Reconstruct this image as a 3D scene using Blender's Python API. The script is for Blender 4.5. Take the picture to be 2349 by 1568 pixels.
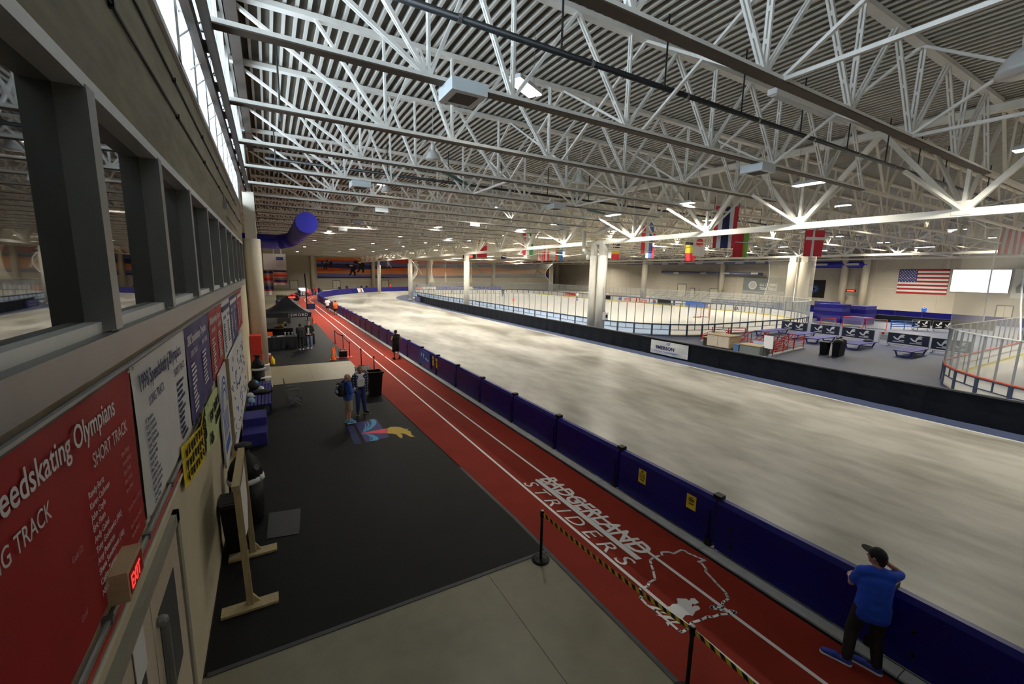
import bpy, bmesh, math, random
from mathutils import Vector, Matrix, Euler
random.seed(7)
PI = math.pi
sc = bpy.context.scene
for o in list(bpy.data.objects):
    bpy.data.objects.remove(o)
C = sc.collection

# ---------------------------------------------------------------- camera
cam_d = bpy.data.cameras.new('camera')
cam_d.sensor_width = 36.0
cam_d.sensor_fit = 'HORIZONTAL'
cam_d.lens = 966.9 * 36.0 / 2349.0
cam_d.clip_start = 0.05
cam_d.clip_end = 600
cam = bpy.data.objects.new('camera', cam_d)
C.objects.link(cam)
yaw, pitch, roll = 0.521878, 0.158152, 0.020482
fw = Vector((math.sin(yaw) * math.cos(pitch), math.cos(yaw) * math.cos(pitch), -math.sin(pitch)))
rt = Vector((math.cos(yaw), -math.sin(yaw), 0))
upv = rt.cross(fw)
rt2 = math.cos(roll) * rt + math.sin(roll) * upv
up2 = -math.sin(roll) * rt + math.cos(roll) * upv
M = Matrix((rt2, up2, -fw)).transposed().to_4x4()
M.translation = Vector((0, 0, 5.2))
cam.matrix_world = M
sc.camera = cam

# ---------------------------------------------------------------- world, exposure
sc.view_settings.view_transform = 'Standard'
sc.view_settings.look = 'None'
sc.view_settings.gamma = 1.0
sc.view_settings.use_curve_mapping = False
sc.view_settings.exposure = 0.3
wd = bpy.data.worlds.new('world')
sc.world = wd
wd.use_nodes = True
bgn = wd.node_tree.nodes['Background']
bgn.inputs[0].default_value = (0.72, 0.86, 1.0, 1)
bgn.inputs[1].default_value = 12.5
sc.cycles.use_denoising = True
sc.cycles.max_bounces = 8
sc.cycles.diffuse_bounces = 4
sc.cycles.glossy_bounces = 4
sc.cycles.transparent_max_bounces = 16
sc.cycles.sample_clamp_indirect = 6.0
sc.cycles.caustics_reflective = False
sc.cycles.caustics_refractive = False

LAMP_COL = (1.0, 0.94, 0.82)
LAMP_W = 300.0          # one linear ceiling lamp

# daylight through the clerestory: a portal that only guides the sky's own light
pl = bpy.data.lights.new('clerestory_portal', 'AREA')
pl.shape = 'RECTANGLE'
pl.size = 30.0
pl.size_y = 2.6
pl.cycles.is_portal = True
plo = bpy.data.objects.new('clerestory_portal', pl)
C.objects.link(plo)
plo.location = (-1.25, 13.0, 10.1)
plo.rotation_euler = Euler((PI / 2, 0, -PI / 2), 'XYZ')

# ---------------------------------------------------------------- materials
def mat(name, col, rough=0.6, metal=0.0, var=0.12, scale=6.0, bump=0.0, spec=0.5, emit=0.0, coat=0.0, detail=4.0, stretch=None):
    m = bpy.data.materials.new(name)
    m.use_nodes = True
    nt = m.node_tree
    b = nt.nodes['Principled BSDF']
    b.inputs['Roughness'].default_value = rough
    b.inputs['Metallic'].default_value = metal
    b.inputs['Specular IOR Level'].default_value = spec
    b.inputs['Coat Weight'].default_value = coat
    c4 = (col[0], col[1], col[2], 1)
    b.inputs['Base Color'].default_value = c4
    if emit > 0:
        b.inputs['Emission Color'].default_value = c4
        b.inputs['Emission Strength'].default_value = emit
    if var > 0 or bump > 0:
        tc = nt.nodes.new('ShaderNodeTexCoord')
        no = nt.nodes.new('ShaderNodeTexNoise')
        no.inputs['Scale'].default_value = scale
        no.inputs['Detail'].default_value = detail
        src = tc.outputs['Object']
        if stretch:
            mp = nt.nodes.new('ShaderNodeMapping')
            mp.inputs['Scale'].default_value = stretch
            nt.links.new(src, mp.inputs[0])
            src = mp.outputs[0]
        nt.links.new(src, no.inputs['Vector'])
        if var > 0:
            rp = nt.nodes.new('ShaderNodeValToRGB')
            rp.color_ramp.elements[0].position = 0.3
            rp.color_ramp.elements[1].position = 0.7
            rp.color_ramp.elements[0].color = tuple(max(0, v * (1 - var)) for v in col) + (1,)
            rp.color_ramp.elements[1].color = tuple(min(1, v * (1 + var)) for v in col) + (1,)
            nt.links.new(no.outputs['Fac'], rp.inputs[0])
            nt.links.new(rp.outputs[0], b.inputs['Base Color'])
        if bump > 0:
            bp = nt.nodes.new('ShaderNodeBump')
            bp.inputs['Strength'].default_value = bump
            bp.inputs['Distance'].default_value = 0.02
            nt.links.new(no.outputs['Fac'], bp.inputs['Height'])
            nt.links.new(bp.outputs[0], b.inputs['Normal'])
    return m

def concrete(name, dark, light, rough0, rough1, s1, s2, stretch=(1, 1, 1), bump=0.0, spec=0.5, lo=0.35, hi=0.68):
    """two noises give the mottled cast or troweled concrete"""
    m = bpy.data.materials.new(name)
    m.use_nodes = True
    nt = m.node_tree
    b = nt.nodes['Principled BSDF']
    b.inputs['Specular IOR Level'].default_value = spec
    tc = nt.nodes.new('ShaderNodeTexCoord')
    mp = nt.nodes.new('ShaderNodeMapping')
    mp.inputs['Scale'].default_value = stretch
    nt.links.new(tc.outputs['Object'], mp.inputs[0])
    n1 = nt.nodes.new('ShaderNodeTexNoise')
    n1.inputs['Scale'].default_value = s1
    n1.inputs['Detail'].default_value = 8
    n1.inputs['Distortion'].default_value = 0.6
    n2 = nt.nodes.new('ShaderNodeTexNoise')
    n2.inputs['Scale'].default_value = s2
    n2.inputs['Detail'].default_value = 6
    nt.links.new(mp.outputs[0], n1.inputs[0])
    nt.links.new(mp.outputs[0], n2.inputs[0])
    mx = nt.nodes.new('ShaderNodeMath')
    mx.operation = 'MULTIPLY_ADD'
    mx.inputs[1].default_value = 0.35
    nt.links.new(n2.outputs['Fac'], mx.inputs[0])
    md = nt.nodes.new('ShaderNodeMath')
    md.operation = 'MULTIPLY'
    md.inputs[1].default_value = 0.65
    nt.links.new(n1.outputs['Fac'], md.inputs[0])
    nt.links.new(md.outputs[0], mx.inputs[2])
    rp = nt.nodes.new('ShaderNodeValToRGB')
    rp.color_ramp.elements[0].position = lo
    rp.color_ramp.elements[1].position = hi
    rp.color_ramp.elements[0].color = dark + (1,)
    rp.color_ramp.elements[1].color = light + (1,)
    nt.links.new(mx.outputs[0], rp.inputs[0])
    nt.links.new(rp.outputs[0], b.inputs['Base Color'])
    mr = nt.nodes.new('ShaderNodeMapRange')
    mr.inputs[1].default_value = 0.35
    mr.inputs[2].default_value = 0.65
    mr.inputs[3].default_value = rough0
    mr.inputs[4].default_value = rough1
    nt.links.new(n1.outputs['Fac'], mr.inputs[0])
    nt.links.new(mr.outputs[0], b.inputs['Roughness'])
    if bump:
        bp = nt.nodes.new('ShaderNodeBump')
        bp.inputs['Strength'].default_value = bump
        bp.inputs['Distance'].default_value = 0.02
        nt.links.new(mx.outputs[0], bp.inputs['Height'])
        nt.links.new(bp.outputs[0], b.inputs['Normal'])
    return m

def sheer(name, col, opacity, rough=0.5, spec=0.5):
    """glass, netting: part of the light passes straight through"""
    m = bpy.data.materials.new(name)
    m.use_nodes = True
    nt = m.node_tree
    b = nt.nodes['Principled BSDF']
    b.inputs['Base Color'].default_value = col + (1,)
    b.inputs['Roughness'].default_value = rough
    b.inputs['Specular IOR Level'].default_value = spec
    b.inputs['Alpha'].default_value = opacity
    return m

K = {}
K['steel'] = mat('painted_roof_steel', (0.76, 0.74, 0.68), 0.45, var=0.06, scale=3)
K['steelw'] = mat('warm_roof_steel', (0.76, 0.70, 0.57), 0.45, var=0.06, scale=3)
K['steel2'] = mat('cream_girder_steel', (0.82, 0.79, 0.70), 0.4, var=0.05, scale=2)
K['edge'] = mat('shaded_brown_steel', (0.030, 0.019, 0.011), 0.7, var=0.1, scale=2)  # brown deepened to carry the shade on the edge and eave beams
K['rib'] = mat('roof_deck_paint', (0.58, 0.56, 0.50), 0.6, var=0.05, scale=0.7)
K['undershade'] = mat('underside_shade_plate', (0.075, 0.054, 0.037), 0.7, var=0.1, scale=2)  # underside shade of the beige steel, put into the colour
K['slot'] = mat('shaded_deck_pan', (0.115, 0.10, 0.078), 0.9, var=0.1, scale=2)  # shade between the deck ribs is put into this pan colour
K['pipe'] = mat('black_pipe', (0.012, 0.013, 0.014), 0.4, var=0.1)
K['teal'] = mat('teal_steel', (0.01, 0.10, 0.11), 0.5)
K['wallc'] = concrete('cast_concrete_wall', (0.15, 0.135, 0.095), (0.30, 0.275, 0.21), 0.75, 0.9, 0.7, 5, (1, 0.35, 1.6), bump=0.1)
K['cream'] = mat('cream_wall_paint', (0.58, 0.51, 0.36), 0.7, var=0.06, scale=1.5)
K['far'] = mat('far_wall_panel', (0.46, 0.42, 0.35), 0.8, var=0.05, scale=0.3)
K['colm'] = mat('concrete_column_paint', (0.60, 0.55, 0.45), 0.7, var=0.04, scale=1)
K['white'] = mat('white_paint', (0.80, 0.79, 0.76), 0.45, var=0.03)
K['fin'] = mat('white_clerestory_frame', (0.70, 0.73, 0.75), 0.5, var=0.03)
K['alu'] = mat('grey_aluminium_frame', (0.30, 0.31, 0.305), 0.42, metal=0.55, var=0.06, scale=2)
K['alud'] = mat('dark_frame_return', (0.085, 0.088, 0.09), 0.5, metal=0.3, var=0.06)
K['glass'] = mat('dark_window_glass', (0.008, 0.009, 0.01), 0.02, var=0, spec=0.9)
K['glass'].node_tree.nodes['Principled BSDF'].inputs['IOR'].default_value = 1.75
K['pane'] = sheer('clerestory_pane', (0.9, 0.95, 1.0), 0.08, 0.05)
K['rglass'] = sheer('rink_glass', (0.85, 0.92, 0.92), 0.10, 0.08, 0.6)
K['net'] = sheer('white_safety_netting', (0.82, 0.78, 0.66), 0.25, 0.9, 0.1)
K['ice'] = concrete('bare_ice_concrete', (0.125, 0.115, 0.092), (0.325, 0.31, 0.27), 0.30, 0.52, 0.22, 1.3, (1.4, 0.5, 1), spec=0.4, lo=0.36, hi=0.60)
K['conc'] = concrete('troweled_floor_concrete', (0.175, 0.157, 0.105), (0.265, 0.24, 0.165), 0.34, 0.44, 0.55, 3.0, lo=0.3, hi=0.7)
K['track'] = mat('red_running_surface', (0.27, 0.026, 0.013), 0.8, var=0.08, scale=1.2, spec=0.2)
K['line'] = mat('white_track_paint', (0.86, 0.84, 0.82), 0.6, var=0.03)
K['rubber'] = mat('black_rubber_mat', (0.0055, 0.0055, 0.006), 0.6, var=0.2, scale=1.5, bump=0.03, spec=0.2)
K['rubber2'] = mat('worn_grey_rubber', (0.045, 0.045, 0.045), 0.6, var=0.1)
K['edging'] = mat('dark_floor_edging', (0.05, 0.05, 0.055), 0.5)
K['kerb'] = mat('grey_kerb_concrete', (0.42, 0.43, 0.42), 0.7, var=0.12, scale=4)
K['apron'] = mat('blue_grey_rubber_floor', (0.042, 0.054, 0.105), 0.5, var=0.06, scale=0.5, spec=0.3)
K['pad'] = mat('blue_vinyl_pad', (0.006, 0.005, 0.155), 0.4, var=0.08, scale=1.2, bump=0.02, spec=0.3)
K['black'] = mat('black_plastic', (0.008, 0.008, 0.009), 0.45, var=0.1, spec=0.25)
K['blackv'] = mat('black_vinyl_skirt', (0.005, 0.007, 0.012), 0.6, var=0.15, scale=1, bump=0.25, spec=0.15)
K['rinkice'] = mat('white_rink_ice', (0.80, 0.79, 0.74), 0.12, var=0.03, scale=0.4)
K['kick'] = mat('yellow_kick_strip', (0.66, 0.55, 0.06), 0.4, var=0.05)
K['frame'] = mat('dark_blue_board_frame', (0.035, 0.055, 0.10), 0.5, var=0.06)
K['post'] = mat('grey_glass_post', (0.35, 0.37, 0.38), 0.4, metal=0.4, var=0.04)
K['red'] = mat('red_paint', (0.52, 0.022, 0.018), 0.4, var=0.06)
K['redrail'] = mat('red_cap_rail', (0.62, 0.09, 0.04), 0.4, var=0.04)
K['banred'] = mat('red_banner_cloth', (0.33, 0.005, 0.008), 0.6, var=0.08, scale=2)
K['bannavy'] = mat('navy_banner_cloth', (0.035, 0.032, 0.16), 0.6, var=0.08, scale=2)
K['banwhite'] = mat('white_banner_cloth', (0.70, 0.70, 0.69), 0.6, var=0.05, scale=2)
K['ink'] = mat('navy_banner_print', (0.03, 0.03, 0.12), 0.7, var=0)
K['inkw'] = mat('white_banner_print', (0.78, 0.74, 0.74), 0.7, var=0)
K['inkr'] = mat('faded_red_print', (0.55, 0.24, 0.24), 0.7, var=0)
K['yellow'] = mat('yellow_notice_paper', (0.80, 0.60, 0.02), 0.6, var=0.03)
K['green'] = mat('pale_green_poster', (0.55, 0.66, 0.30), 0.6, var=0.04)
K['paper'] = mat('white_paper', (0.72, 0.71, 0.70), 0.7, var=0.03)
K['wood'] = mat('pale_pine_wood', (0.42, 0.33, 0.18), 0.6, var=0.15, scale=4, stretch=(8, 8, 1))
K['wood2'] = mat('tan_cabinet_wood', (0.52, 0.38, 0.22), 0.55, var=0.12, scale=3, stretch=(1, 1, 6))
K['cabf'] = mat('beige_cabinet_door', (0.56, 0.48, 0.37), 0.5, var=0.05)
K['greybox'] = mat('grey_green_box', (0.16, 0.18, 0.17), 0.6, var=0.06)
K['bluebin'] = mat('blue_tub', (0.10, 0.17, 0.30), 0.5)
K['bench'] = mat('blue_bench_paint', (0.032, 0.030, 0.19), 0.5, var=0.08, spec=0.3)
K['orange'] = mat('orange_cone', (0.85, 0.14, 0.02), 0.5, var=0.05)
K['duct'] = mat('blue_fabric_duct', (0.018, 0.018, 0.36), 0.5, var=0.06, scale=1)
K['gduct'] = mat('grey_blue_duct', (0.13, 0.14, 0.24), 0.4, metal=0.2, var=0.05)
K['chrome'] = mat('bright_metal', (0.6, 0.6, 0.6), 0.25, metal=0.9, var=0)
K['gunm'] = mat('grey_tube', (0.25, 0.25, 0.25), 0.4, metal=0.6, var=0)
K['navyb'] = mat('navy_barrier_banner', (0.012, 0.020, 0.055), 0.5, var=0.08)
K['logo'] = mat('white_logo_print', (0.82, 0.84, 0.85), 0.6, var=0)
K['lamp'] = mat('lit_lamp_lens', (1.0, 0.97, 0.90), 0.5, var=0, emit=16.0)
K['screen'] = mat('lit_white_screen', (1.0, 1.0, 1.0), 0.5, var=0, emit=3.0)
K['tv'] = mat('lit_blue_monitor', (0.45, 0.55, 1.0), 0.5, var=0, emit=1.6)
K['redled'] = mat('lit_red_digits', (1.0, 0.05, 0.03), 0.5, var=0, emit=2.2)
K['lampw'] = mat('grey_lamp_housing', (0.55, 0.57, 0.57), 0.45, var=0.03)
K['boxw'] = mat('pale_heater_box', (0.62, 0.68, 0.70), 0.45, var=0.03)
K['bell'] = mat('grey_bell_shade', (0.50, 0.49, 0.46), 0.35, var=0.04)
K['skin'] = mat('skin', (0.50, 0.26, 0.17), 0.55, var=0.06, scale=8)
K['skin2'] = mat('tan_skin', (0.40, 0.18, 0.11), 0.55, var=0.06, scale=8)
K['skin3'] = mat('brown_skin', (0.26, 0.11, 0.06), 0.55, var=0.06, scale=8)
K['hairg'] = mat('grey_brown_hair', (0.22, 0.16, 0.11), 0.7, var=0.3, scale=40)
K['hairb'] = mat('dark_hair', (0.03, 0.018, 0.012), 0.6, var=0.3, scale=40)
K['fblue'] = mat('royal_blue_cloth', (0.010, 0.075, 0.62), 0.75, var=0.12, scale=9, bump=0.15)
K['fblue2'] = mat('blue_shirt_cloth', (0.04, 0.12, 0.46), 0.75, var=0.12, scale=9, bump=0.15)
K['fblack'] = mat('black_cloth', (0.010, 0.010, 0.012), 0.8, var=0.2, scale=9, bump=0.1)
K['fjean'] = mat('blue_denim', (0.025, 0.045, 0.17), 0.8, var=0.2, scale=14, bump=0.1)
K['fjeanl'] = mat('light_denim', (0.16, 0.20, 0.30), 0.8, var=0.2, scale=14)
K['fkhaki'] = mat('khaki_cloth', (0.42, 0.33, 0.20), 0.8, var=0.12, scale=10, bump=0.1)
K['fwhite'] = mat('white_cloth', (0.72, 0.72, 0.73), 0.8, var=0.06, scale=8, bump=0.1)
K['forange'] = mat('orange_cloth', (0.75, 0.15, 0.02), 0.8, var=0.08, scale=8)
K['fred'] = mat('red_cloth', (0.55, 0.03, 0.05), 0.8, var=0.08, scale=8)
K['fnavy'] = mat('navy_cloth', (0.02, 0.025, 0.10), 0.8, var=0.1, scale=8)
K['fpink'] = mat('pink_cloth', (0.85, 0.12, 0.16), 0.8, var=0.08)
K['fgrey'] = mat('grey_cloth', (0.18, 0.20, 0.20), 0.8, var=0.1)
K['shoeb'] = mat('blue_shoe', (0.03, 0.06, 0.42), 0.6, var=0.1, scale=20)
K['shoec'] = mat('cyan_shoe', (0.06, 0.34, 0.62), 0.6, var=0.1, scale=20)
K['sole'] = mat('white_sole', (0.70, 0.70, 0.74), 0.6, var=0.03)
# plaid
m = mat('blue_plaid_cloth', (0.03, 0.04, 0.09), 0.8, var=0)
nt = m.node_tree
tcn = nt.nodes.new('ShaderNodeTexCoord')
b_ = nt.nodes['Principled BSDF']
prev = None
for ax in ('X', 'Z'):
    wv = nt.nodes.new('ShaderNodeTexWave')
    wv.bands_direction = ax
    wv.inputs['Scale'].default_value = 3.2
    nt.links.new(tcn.outputs['Object'], wv.inputs[0])
    if prev is None:
        prev = wv.outputs['Fac']
    else:
        ad = nt.nodes.new('ShaderNodeMath')
        ad.operation = 'ADD'
        nt.links.new(prev, ad.inputs[0])
        nt.links.new(wv.outputs['Fac'], ad.inputs[1])
        prev = ad.outputs[0]
rp = nt.nodes.new('ShaderNodeValToRGB')
rp.color_ramp.elements[0].color = (0.008, 0.012, 0.03, 1)
rp.color_ramp.elements[0].position = 0.2
rp.color_ramp.elements[1].color = (0.42, 0.46, 0.55, 1)
e_ = rp.color_ramp.elements.new(0.6)
e_.color = (0.02, 0.03, 0.10, 1)
hv = nt.nodes.new('ShaderNodeMath')
hv.operation = 'MULTIPLY'
hv.inputs[1].default_value = 0.5
nt.links.new(prev, hv.inputs[0])
nt.links.new(hv.outputs[0], rp.inputs[0])
nt.links.new(rp.outputs[0], b_.inputs['Base Color'])
K['plaid'] = m

def tape_mat():
    m = bpy.data.materials.new('yellow_black_tape')
    m.use_nodes = True
    nt = m.node_tree
    b = nt.nodes['Principled BSDF']
    b.inputs['Roughness'].default_value = 0.5
    tc = nt.nodes.new('ShaderNodeTexCoord')
    wv = nt.nodes.new('ShaderNodeTexWave')
    wv.bands_direction = 'X'
    wv.wave_profile = 'SIN'
    wv.inputs['Scale'].default_value = 2.75
    mp = nt.nodes.new('ShaderNodeMapping')
    mp.inputs['Rotation'].default_value = (0, 0.5, 0)
    nt.links.new(tc.outputs['Object'], mp.inputs[0])
    nt.links.new(mp.outputs[0], wv.inputs[0])
    rp = nt.nodes.new('ShaderNodeValToRGB')
    rp.color_ramp.interpolation = 'CONSTANT'
    rp.color_ramp.elements[0].color = (0.01, 0.01, 0.01, 1)
    rp.color_ramp.elements[1].color = (0.80, 0.58, 0.03, 1)
    rp.color_ramp.elements[1].position = 0.5
    nt.links.new(wv.outputs['Fac'], rp.inputs[0])
    nt.links.new(rp.outputs[0], b.inputs['Base Color'])
    return m
K['tape'] = tape_mat()

# ---------------------------------------------------------------- mesh helpers
class MB:
    """collects faces, then links ONE mesh object"""
    def __init__(s):
        s.v = []; s.f = []; s.m = []
    def add(s, vs, fs, mi=0):
        k = len(s.v)
        s.v += [tuple(v) for v in vs]
        s.f += [tuple(i + k for i in f) for f in fs]
        s.m += [mi] * len(fs)
        return s
    def box(s, x0, x1, y0, y1, z0, z1, mi=0):
        vs = [(x0, y0, z0), (x1, y0, z0), (x1, y1, z0), (x0, y1, z0), (x0, y0, z1), (x1, y0, z1), (x1, y1, z1), (x0, y1, z1)]
        return s.add(vs, [(3, 2, 1, 0), (4, 5, 6, 7), (0, 1, 5, 4), (1, 2, 6, 5), (2, 3, 7, 6), (3, 0, 4, 7)], mi)
    def quad(s, a, b, c, d, mi=0):
        return s.add([a, b, c, d], [(0, 1, 2, 3)], mi)
    def bar(s, p, q, w, h, up=(0, 0, 1), off=(0, 0), mi=0):
        p = Vector(p); q = Vector(q)
        d = (q - p).normalized()
        u = Vector(up)
        if abs(d.dot(u)) > 0.98:
            u = Vector((0, 1, 0)) if abs(d.y) < 0.9 else Vector((1, 0, 0))
        sx = d.cross(u).normalized()
        uy = sx.cross(d)
        o = sx * off[0] + uy * off[1]
        vs = []
        for e in (p + o, q + o):
            for a, b in ((-1, -1), (1, -1), (1, 1), (-1, 1)):
                vs.append(e + sx * a * w / 2 + uy * b * h / 2)
        return s.add(vs, [(3, 2, 1, 0), (4, 5, 6, 7), (0, 1, 5, 4), (1, 2, 6, 5), (2, 3, 7, 6), (3, 0, 4, 7)], mi)
    def twin(s, p, q, w, h, gap, up=(0, 1, 0), mi=0):
        """a pair of angles back to back"""
        s.bar(p, q, w, h, up, (0, (gap + h) / 2), mi)
        return s.bar(p, q, w, h, up, (0, -(gap + h) / 2), mi)
    def cyl(s, p, q, r, n=10, r2=None, cap=True, mi=0):
        if r2 is None: r2 = r
        p = Vector(p); q = Vector(q)
        d = (q - p).normalized()
        u = Vector((0, 0, 1)) if abs(d.z) < 0.9 else Vector((1, 0, 0))
        a = d.cross(u).normalized(); b = a.cross(d)
        vs = []
        for e, rr in ((p, r), (q, r2)):
            for i in range(n):
                t = 2 * PI * i / n
                vs.append(e + (a * math.cos(t) + b * math.sin(t)) * rr)
        fs = [(i, (i + 1) % n, n + (i + 1) % n, n + i) for i in range(n)]
        if cap:
            fs += [tuple(range(n - 1, -1, -1)), tuple(range(n, 2 * n))]
        return s.add(vs, fs, mi)
    def tube(s, pts, r, n=8, mi=0, closed=False):
        m = len(pts)
        for i in range(m if closed else m - 1):
            s.cyl(pts[i], pts[(i + 1) % m], r, n, mi=mi)
        return s
    def lathe(s, prof, n=16, c=(0, 0, 0), mi=0, sx=1.0, sy=1.0):
        """prof: list of (r, z)"""
        vs = []
        for r, z in prof:
            for i in range(n):
                t = 2 * PI * i / n
                vs.append((c[0] + r * sx * math.cos(t), c[1] + r * sy * math.sin(t), c[2] + z))
        fs = []
        for j in range(len(prof) - 1):
            for i in range(n):
                fs.append((j * n + i, j * n + (i + 1) % n, (j + 1) * n + (i + 1) % n, (j + 1) * n + i))
        fs.append(tuple(range(n - 1, -1, -1)))
        fs.append(tuple(range((len(prof) - 1) * n, len(prof) * n)))
        return s.add(vs, fs, mi)
    def ball(s, c, rx, ry=None, rz=None, n=12, mi=0):
        ry = rx if ry is None else ry
        rz = rx if rz is None else rz
        k = max(4, n // 2)
        vs = [(c[0], c[1], c[2] - rz)]
        for j in range(1, k):
            a = -PI / 2 + PI * j / k
            for i in range(n):
                t = 2 * PI * i / n
                vs.append((c[0] + rx * math.cos(a) * math.cos(t), c[1] + ry * math.cos(a) * math.sin(t), c[2] + rz * math.sin(a)))
        vs.append((c[0], c[1], c[2] + rz))
        top = len(vs) - 1
        fs = [(0, 1 + (i + 1) % n, 1 + i) for i in range(n)]
        for j in range(k - 2):
            for i in range(n):
                a = 1 + j * n
                fs.append((a + i, a + (i + 1) % n, a + n + (i + 1) % n, a + n + i))
        a = 1 + (k - 2) * n
        fs += [(a + i, a + (i + 1) % n, top) for i in range(n)]
        return s.add(vs, fs, mi)
    def capsule(s, p, r, q, r2, n=12):
        """tapered limb with round ends"""
        p = Vector(p); q = Vector(q)
        d = q - p
        if d.length < 1e-5:
            return s.ball(p, r, n=n)
        d.normalize()
        u = Vector((0, 0, 1)) if abs(d.z) < 0.9 else Vector((1, 0, 0))
        a = d.cross(u).normalized(); b = a.cross(d)
        rings = []
        for k in range(1, 4):
            t = PI / 2 * k / 3
            rings.append((p - d * r * math.cos(t), r * math.sin(t)))
        for k in range(3, 0, -1):
            t = PI / 2 * k / 3
            rings.append((q + d * r2 * math.cos(t), r2 * math.sin(t)))
        vs = [p - d * r]
        for c, rr in rings:
            for i in range(n):
                t = 2 * PI * i / n
                vs.append(c + (a * math.cos(t) + b * math.sin(t)) * rr)
        vs.append(q + d * r2)
        m = len(rings)
        fs = [(0, 1 + (i + 1) % n, 1 + i) for i in range(n)]
        for j in range(m - 1):
            for i in range(n):
                o = 1 + j * n
                fs.append((o + i, o + (i + 1) % n, o + n + (i + 1) % n, o + n + i))
        o = 1 + (m - 1) * n
        fs += [(o + i, o + (i + 1) % n, len(vs) - 1) for i in range(n)]
        return s.add(vs, fs)
    def prism(s, poly, z0, z1, T=None, mi=0):
        """flat outline with thickness; T maps (u, v, w) to a point"""
        n = len(poly)
        T = T or (lambda u, v, w: (u, v, w))
        vs = [T(x, y, z0) for x, y in poly] + [T(x, y, z1) for x, y in poly]
        fs = [tuple(range(n - 1, -1, -1)), tuple(range(n, 2 * n))]
        fs += [(i, (i + 1) % n, n + (i + 1) % n, n + i) for i in range(n)]
        return s.add(vs, fs, mi)
    def mesh(s, name, mats, smooth=False):
        me = bpy.data.meshes.new(name)
        me.from_pydata(s.v, [], s.f)
        if not isinstance(mats, (list, tuple)): mats = [mats]
        for k in mats:
            me.materials.append(K[k] if isinstance(k, str) else k)
        if len(mats) > 1:
            me.polygons.foreach_set('material_index', s.m)
        if smooth:
            me.polygons.foreach_set('use_smooth', [True] * len(me.polygons))
        me.update()
        return me
    def build(s, name, mats, parent=None, loc=(0, 0, 0), rot=(0, 0, 0), smooth=False):
        return place(name, s.mesh(name, mats, smooth), parent, loc, rot)

def place(name, me, parent=None, loc=(0, 0, 0), rot=(0, 0, 0), scale=None):
    o = bpy.data.objects.new(name, me)
    C.objects.link(o)
    o.location = loc
    o.rotation_euler = rot
    if scale: o.scale = scale
    if parent: o.parent = parent
    return o

def tag(o, label=None, cat=None, group=None, kind=None):
    if label: o['label'] = label
    if cat: o['category'] = cat
    if group: o['group'] = group
    if kind: o['kind'] = kind
    return o

def thing(name, label, cat, loc=(0, 0, 0), rz=0.0, group=None):
    o = bpy.data.objects.new(name, None)
    C.objects.link(o)
    o.location = loc
    o.rotation_euler = (0, 0, rz)
    return tag(o, label, cat, group)

def dup(root, loc, rz=None, label=None, group=None):
    r = root.copy(); C.objects.link(r)
    r.location = loc
    if rz is not None: r.rotation_euler = (0, 0, rz)
    if label: r['label'] = label
    if group: r['group'] = group
    for ch in list(root.children):
        c = ch.copy(); C.objects.link(c); c.parent = r
        for g in list(ch.children):
            d = g.copy(); C.objects.link(d); d.parent = c
    return r

def struct(o):
    o['kind'] = 'structure'
    return o

def text_mesh(txt, size, depth=0.002, bold=0.0, shear=0.0, align='LEFT', spacing=1.0, xs=1.0, T=None, line=1.0):
    """lettering as a mesh in its own plane; T maps (u, v, w) to a point"""
    cu = bpy.data.curves.new('lettering', 'FONT')
    cu.body = txt
    cu.size = size
    cu.shear = shear
    cu.offset = bold
    cu.extrude = depth
    cu.align_x = align
    cu.space_character = spacing
    cu.space_line = line
    cu.resolution_u = 3
    ob = bpy.data.objects.new('lettering_tmp', cu)
    me = bpy.data.meshes.new_from_object(ob)
    bpy.data.objects.remove(ob)
    bpy.data.curves.remove(cu)
    for v in me.vertices:
        u, w, z = v.co.x * xs, v.co.y, v.co.z
        v.co = T(u, w, z) if T else (u, w, z)
    me.update()
    return me

def lettering(parent, txt, size, matk, T, name='lettering', **kw):
    me = text_mesh(txt, size, T=T, **kw)
    me.materials.append(K[matk])
    return place(name, me, parent)

ORD = ['first', 'second', 'third', 'fourth', 'fifth', 'sixth', 'seventh', 'eighth', 'ninth', 'tenth', 'eleventh', 'twelfth', 'thirteenth', 'fourteenth', 'fifteenth', 'sixteenth', 'seventeenth', 'eighteenth']

K['fcyan0'] = mat('light_blue_cap_cloth', (0.30, 0.50, 0.66), 0.8, var=0.08)
K['fgrey2'] = mat('grey_green_pack_cloth', (0.30, 0.36, 0.38), 0.8, var=0.08)
K['fpinkl'] = mat('pink_sleeve_cloth', (0.75, 0.36, 0.40), 0.8, var=0.08)
K['fblack2'] = mat('black_canopy_cloth', (0.010, 0.011, 0.016), 0.55, var=0.15, scale=3)
K['rglass2'] = sheer('clear_plastic', (0.85, 0.88, 0.9), 0.45, 0.1, 0.6)
K['exitred'] = mat('dim_lit_exit_letters', (0.9, 0.05, 0.04), 0.5, var=0, emit=.8)
K['doorfr'] = mat('grey_beige_door_frame', (0.30, 0.28, 0.23), 0.55, var=0.05)

def milky(name, col):
    """polyethylene sheet that lets part of the light through"""
    m = mat(name, col, 0.4, var=0.04, scale=0.8)
    nt = m.node_tree
    b = nt.nodes['Principled BSDF']
    tr = nt.nodes.new('ShaderNodeBsdfTranslucent')
    tr.inputs[0].default_value = col + (1,)
    mx = nt.nodes.new('ShaderNodeMixShader')
    mx.inputs[0].default_value = 0.5
    nt.links.new(b.outputs[0], mx.inputs[1])
    nt.links.new(tr.outputs[0], mx.inputs[2])
    nt.links.new(mx.outputs[0], nt.nodes['Material Output'].inputs[0])
    return m
K['board'] = milky('white_rink_board', (0.90, 0.89, 0.86))
K['backp'] = milky('pale_blue_board_back', (0.58, 0.72, 0.94))
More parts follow.
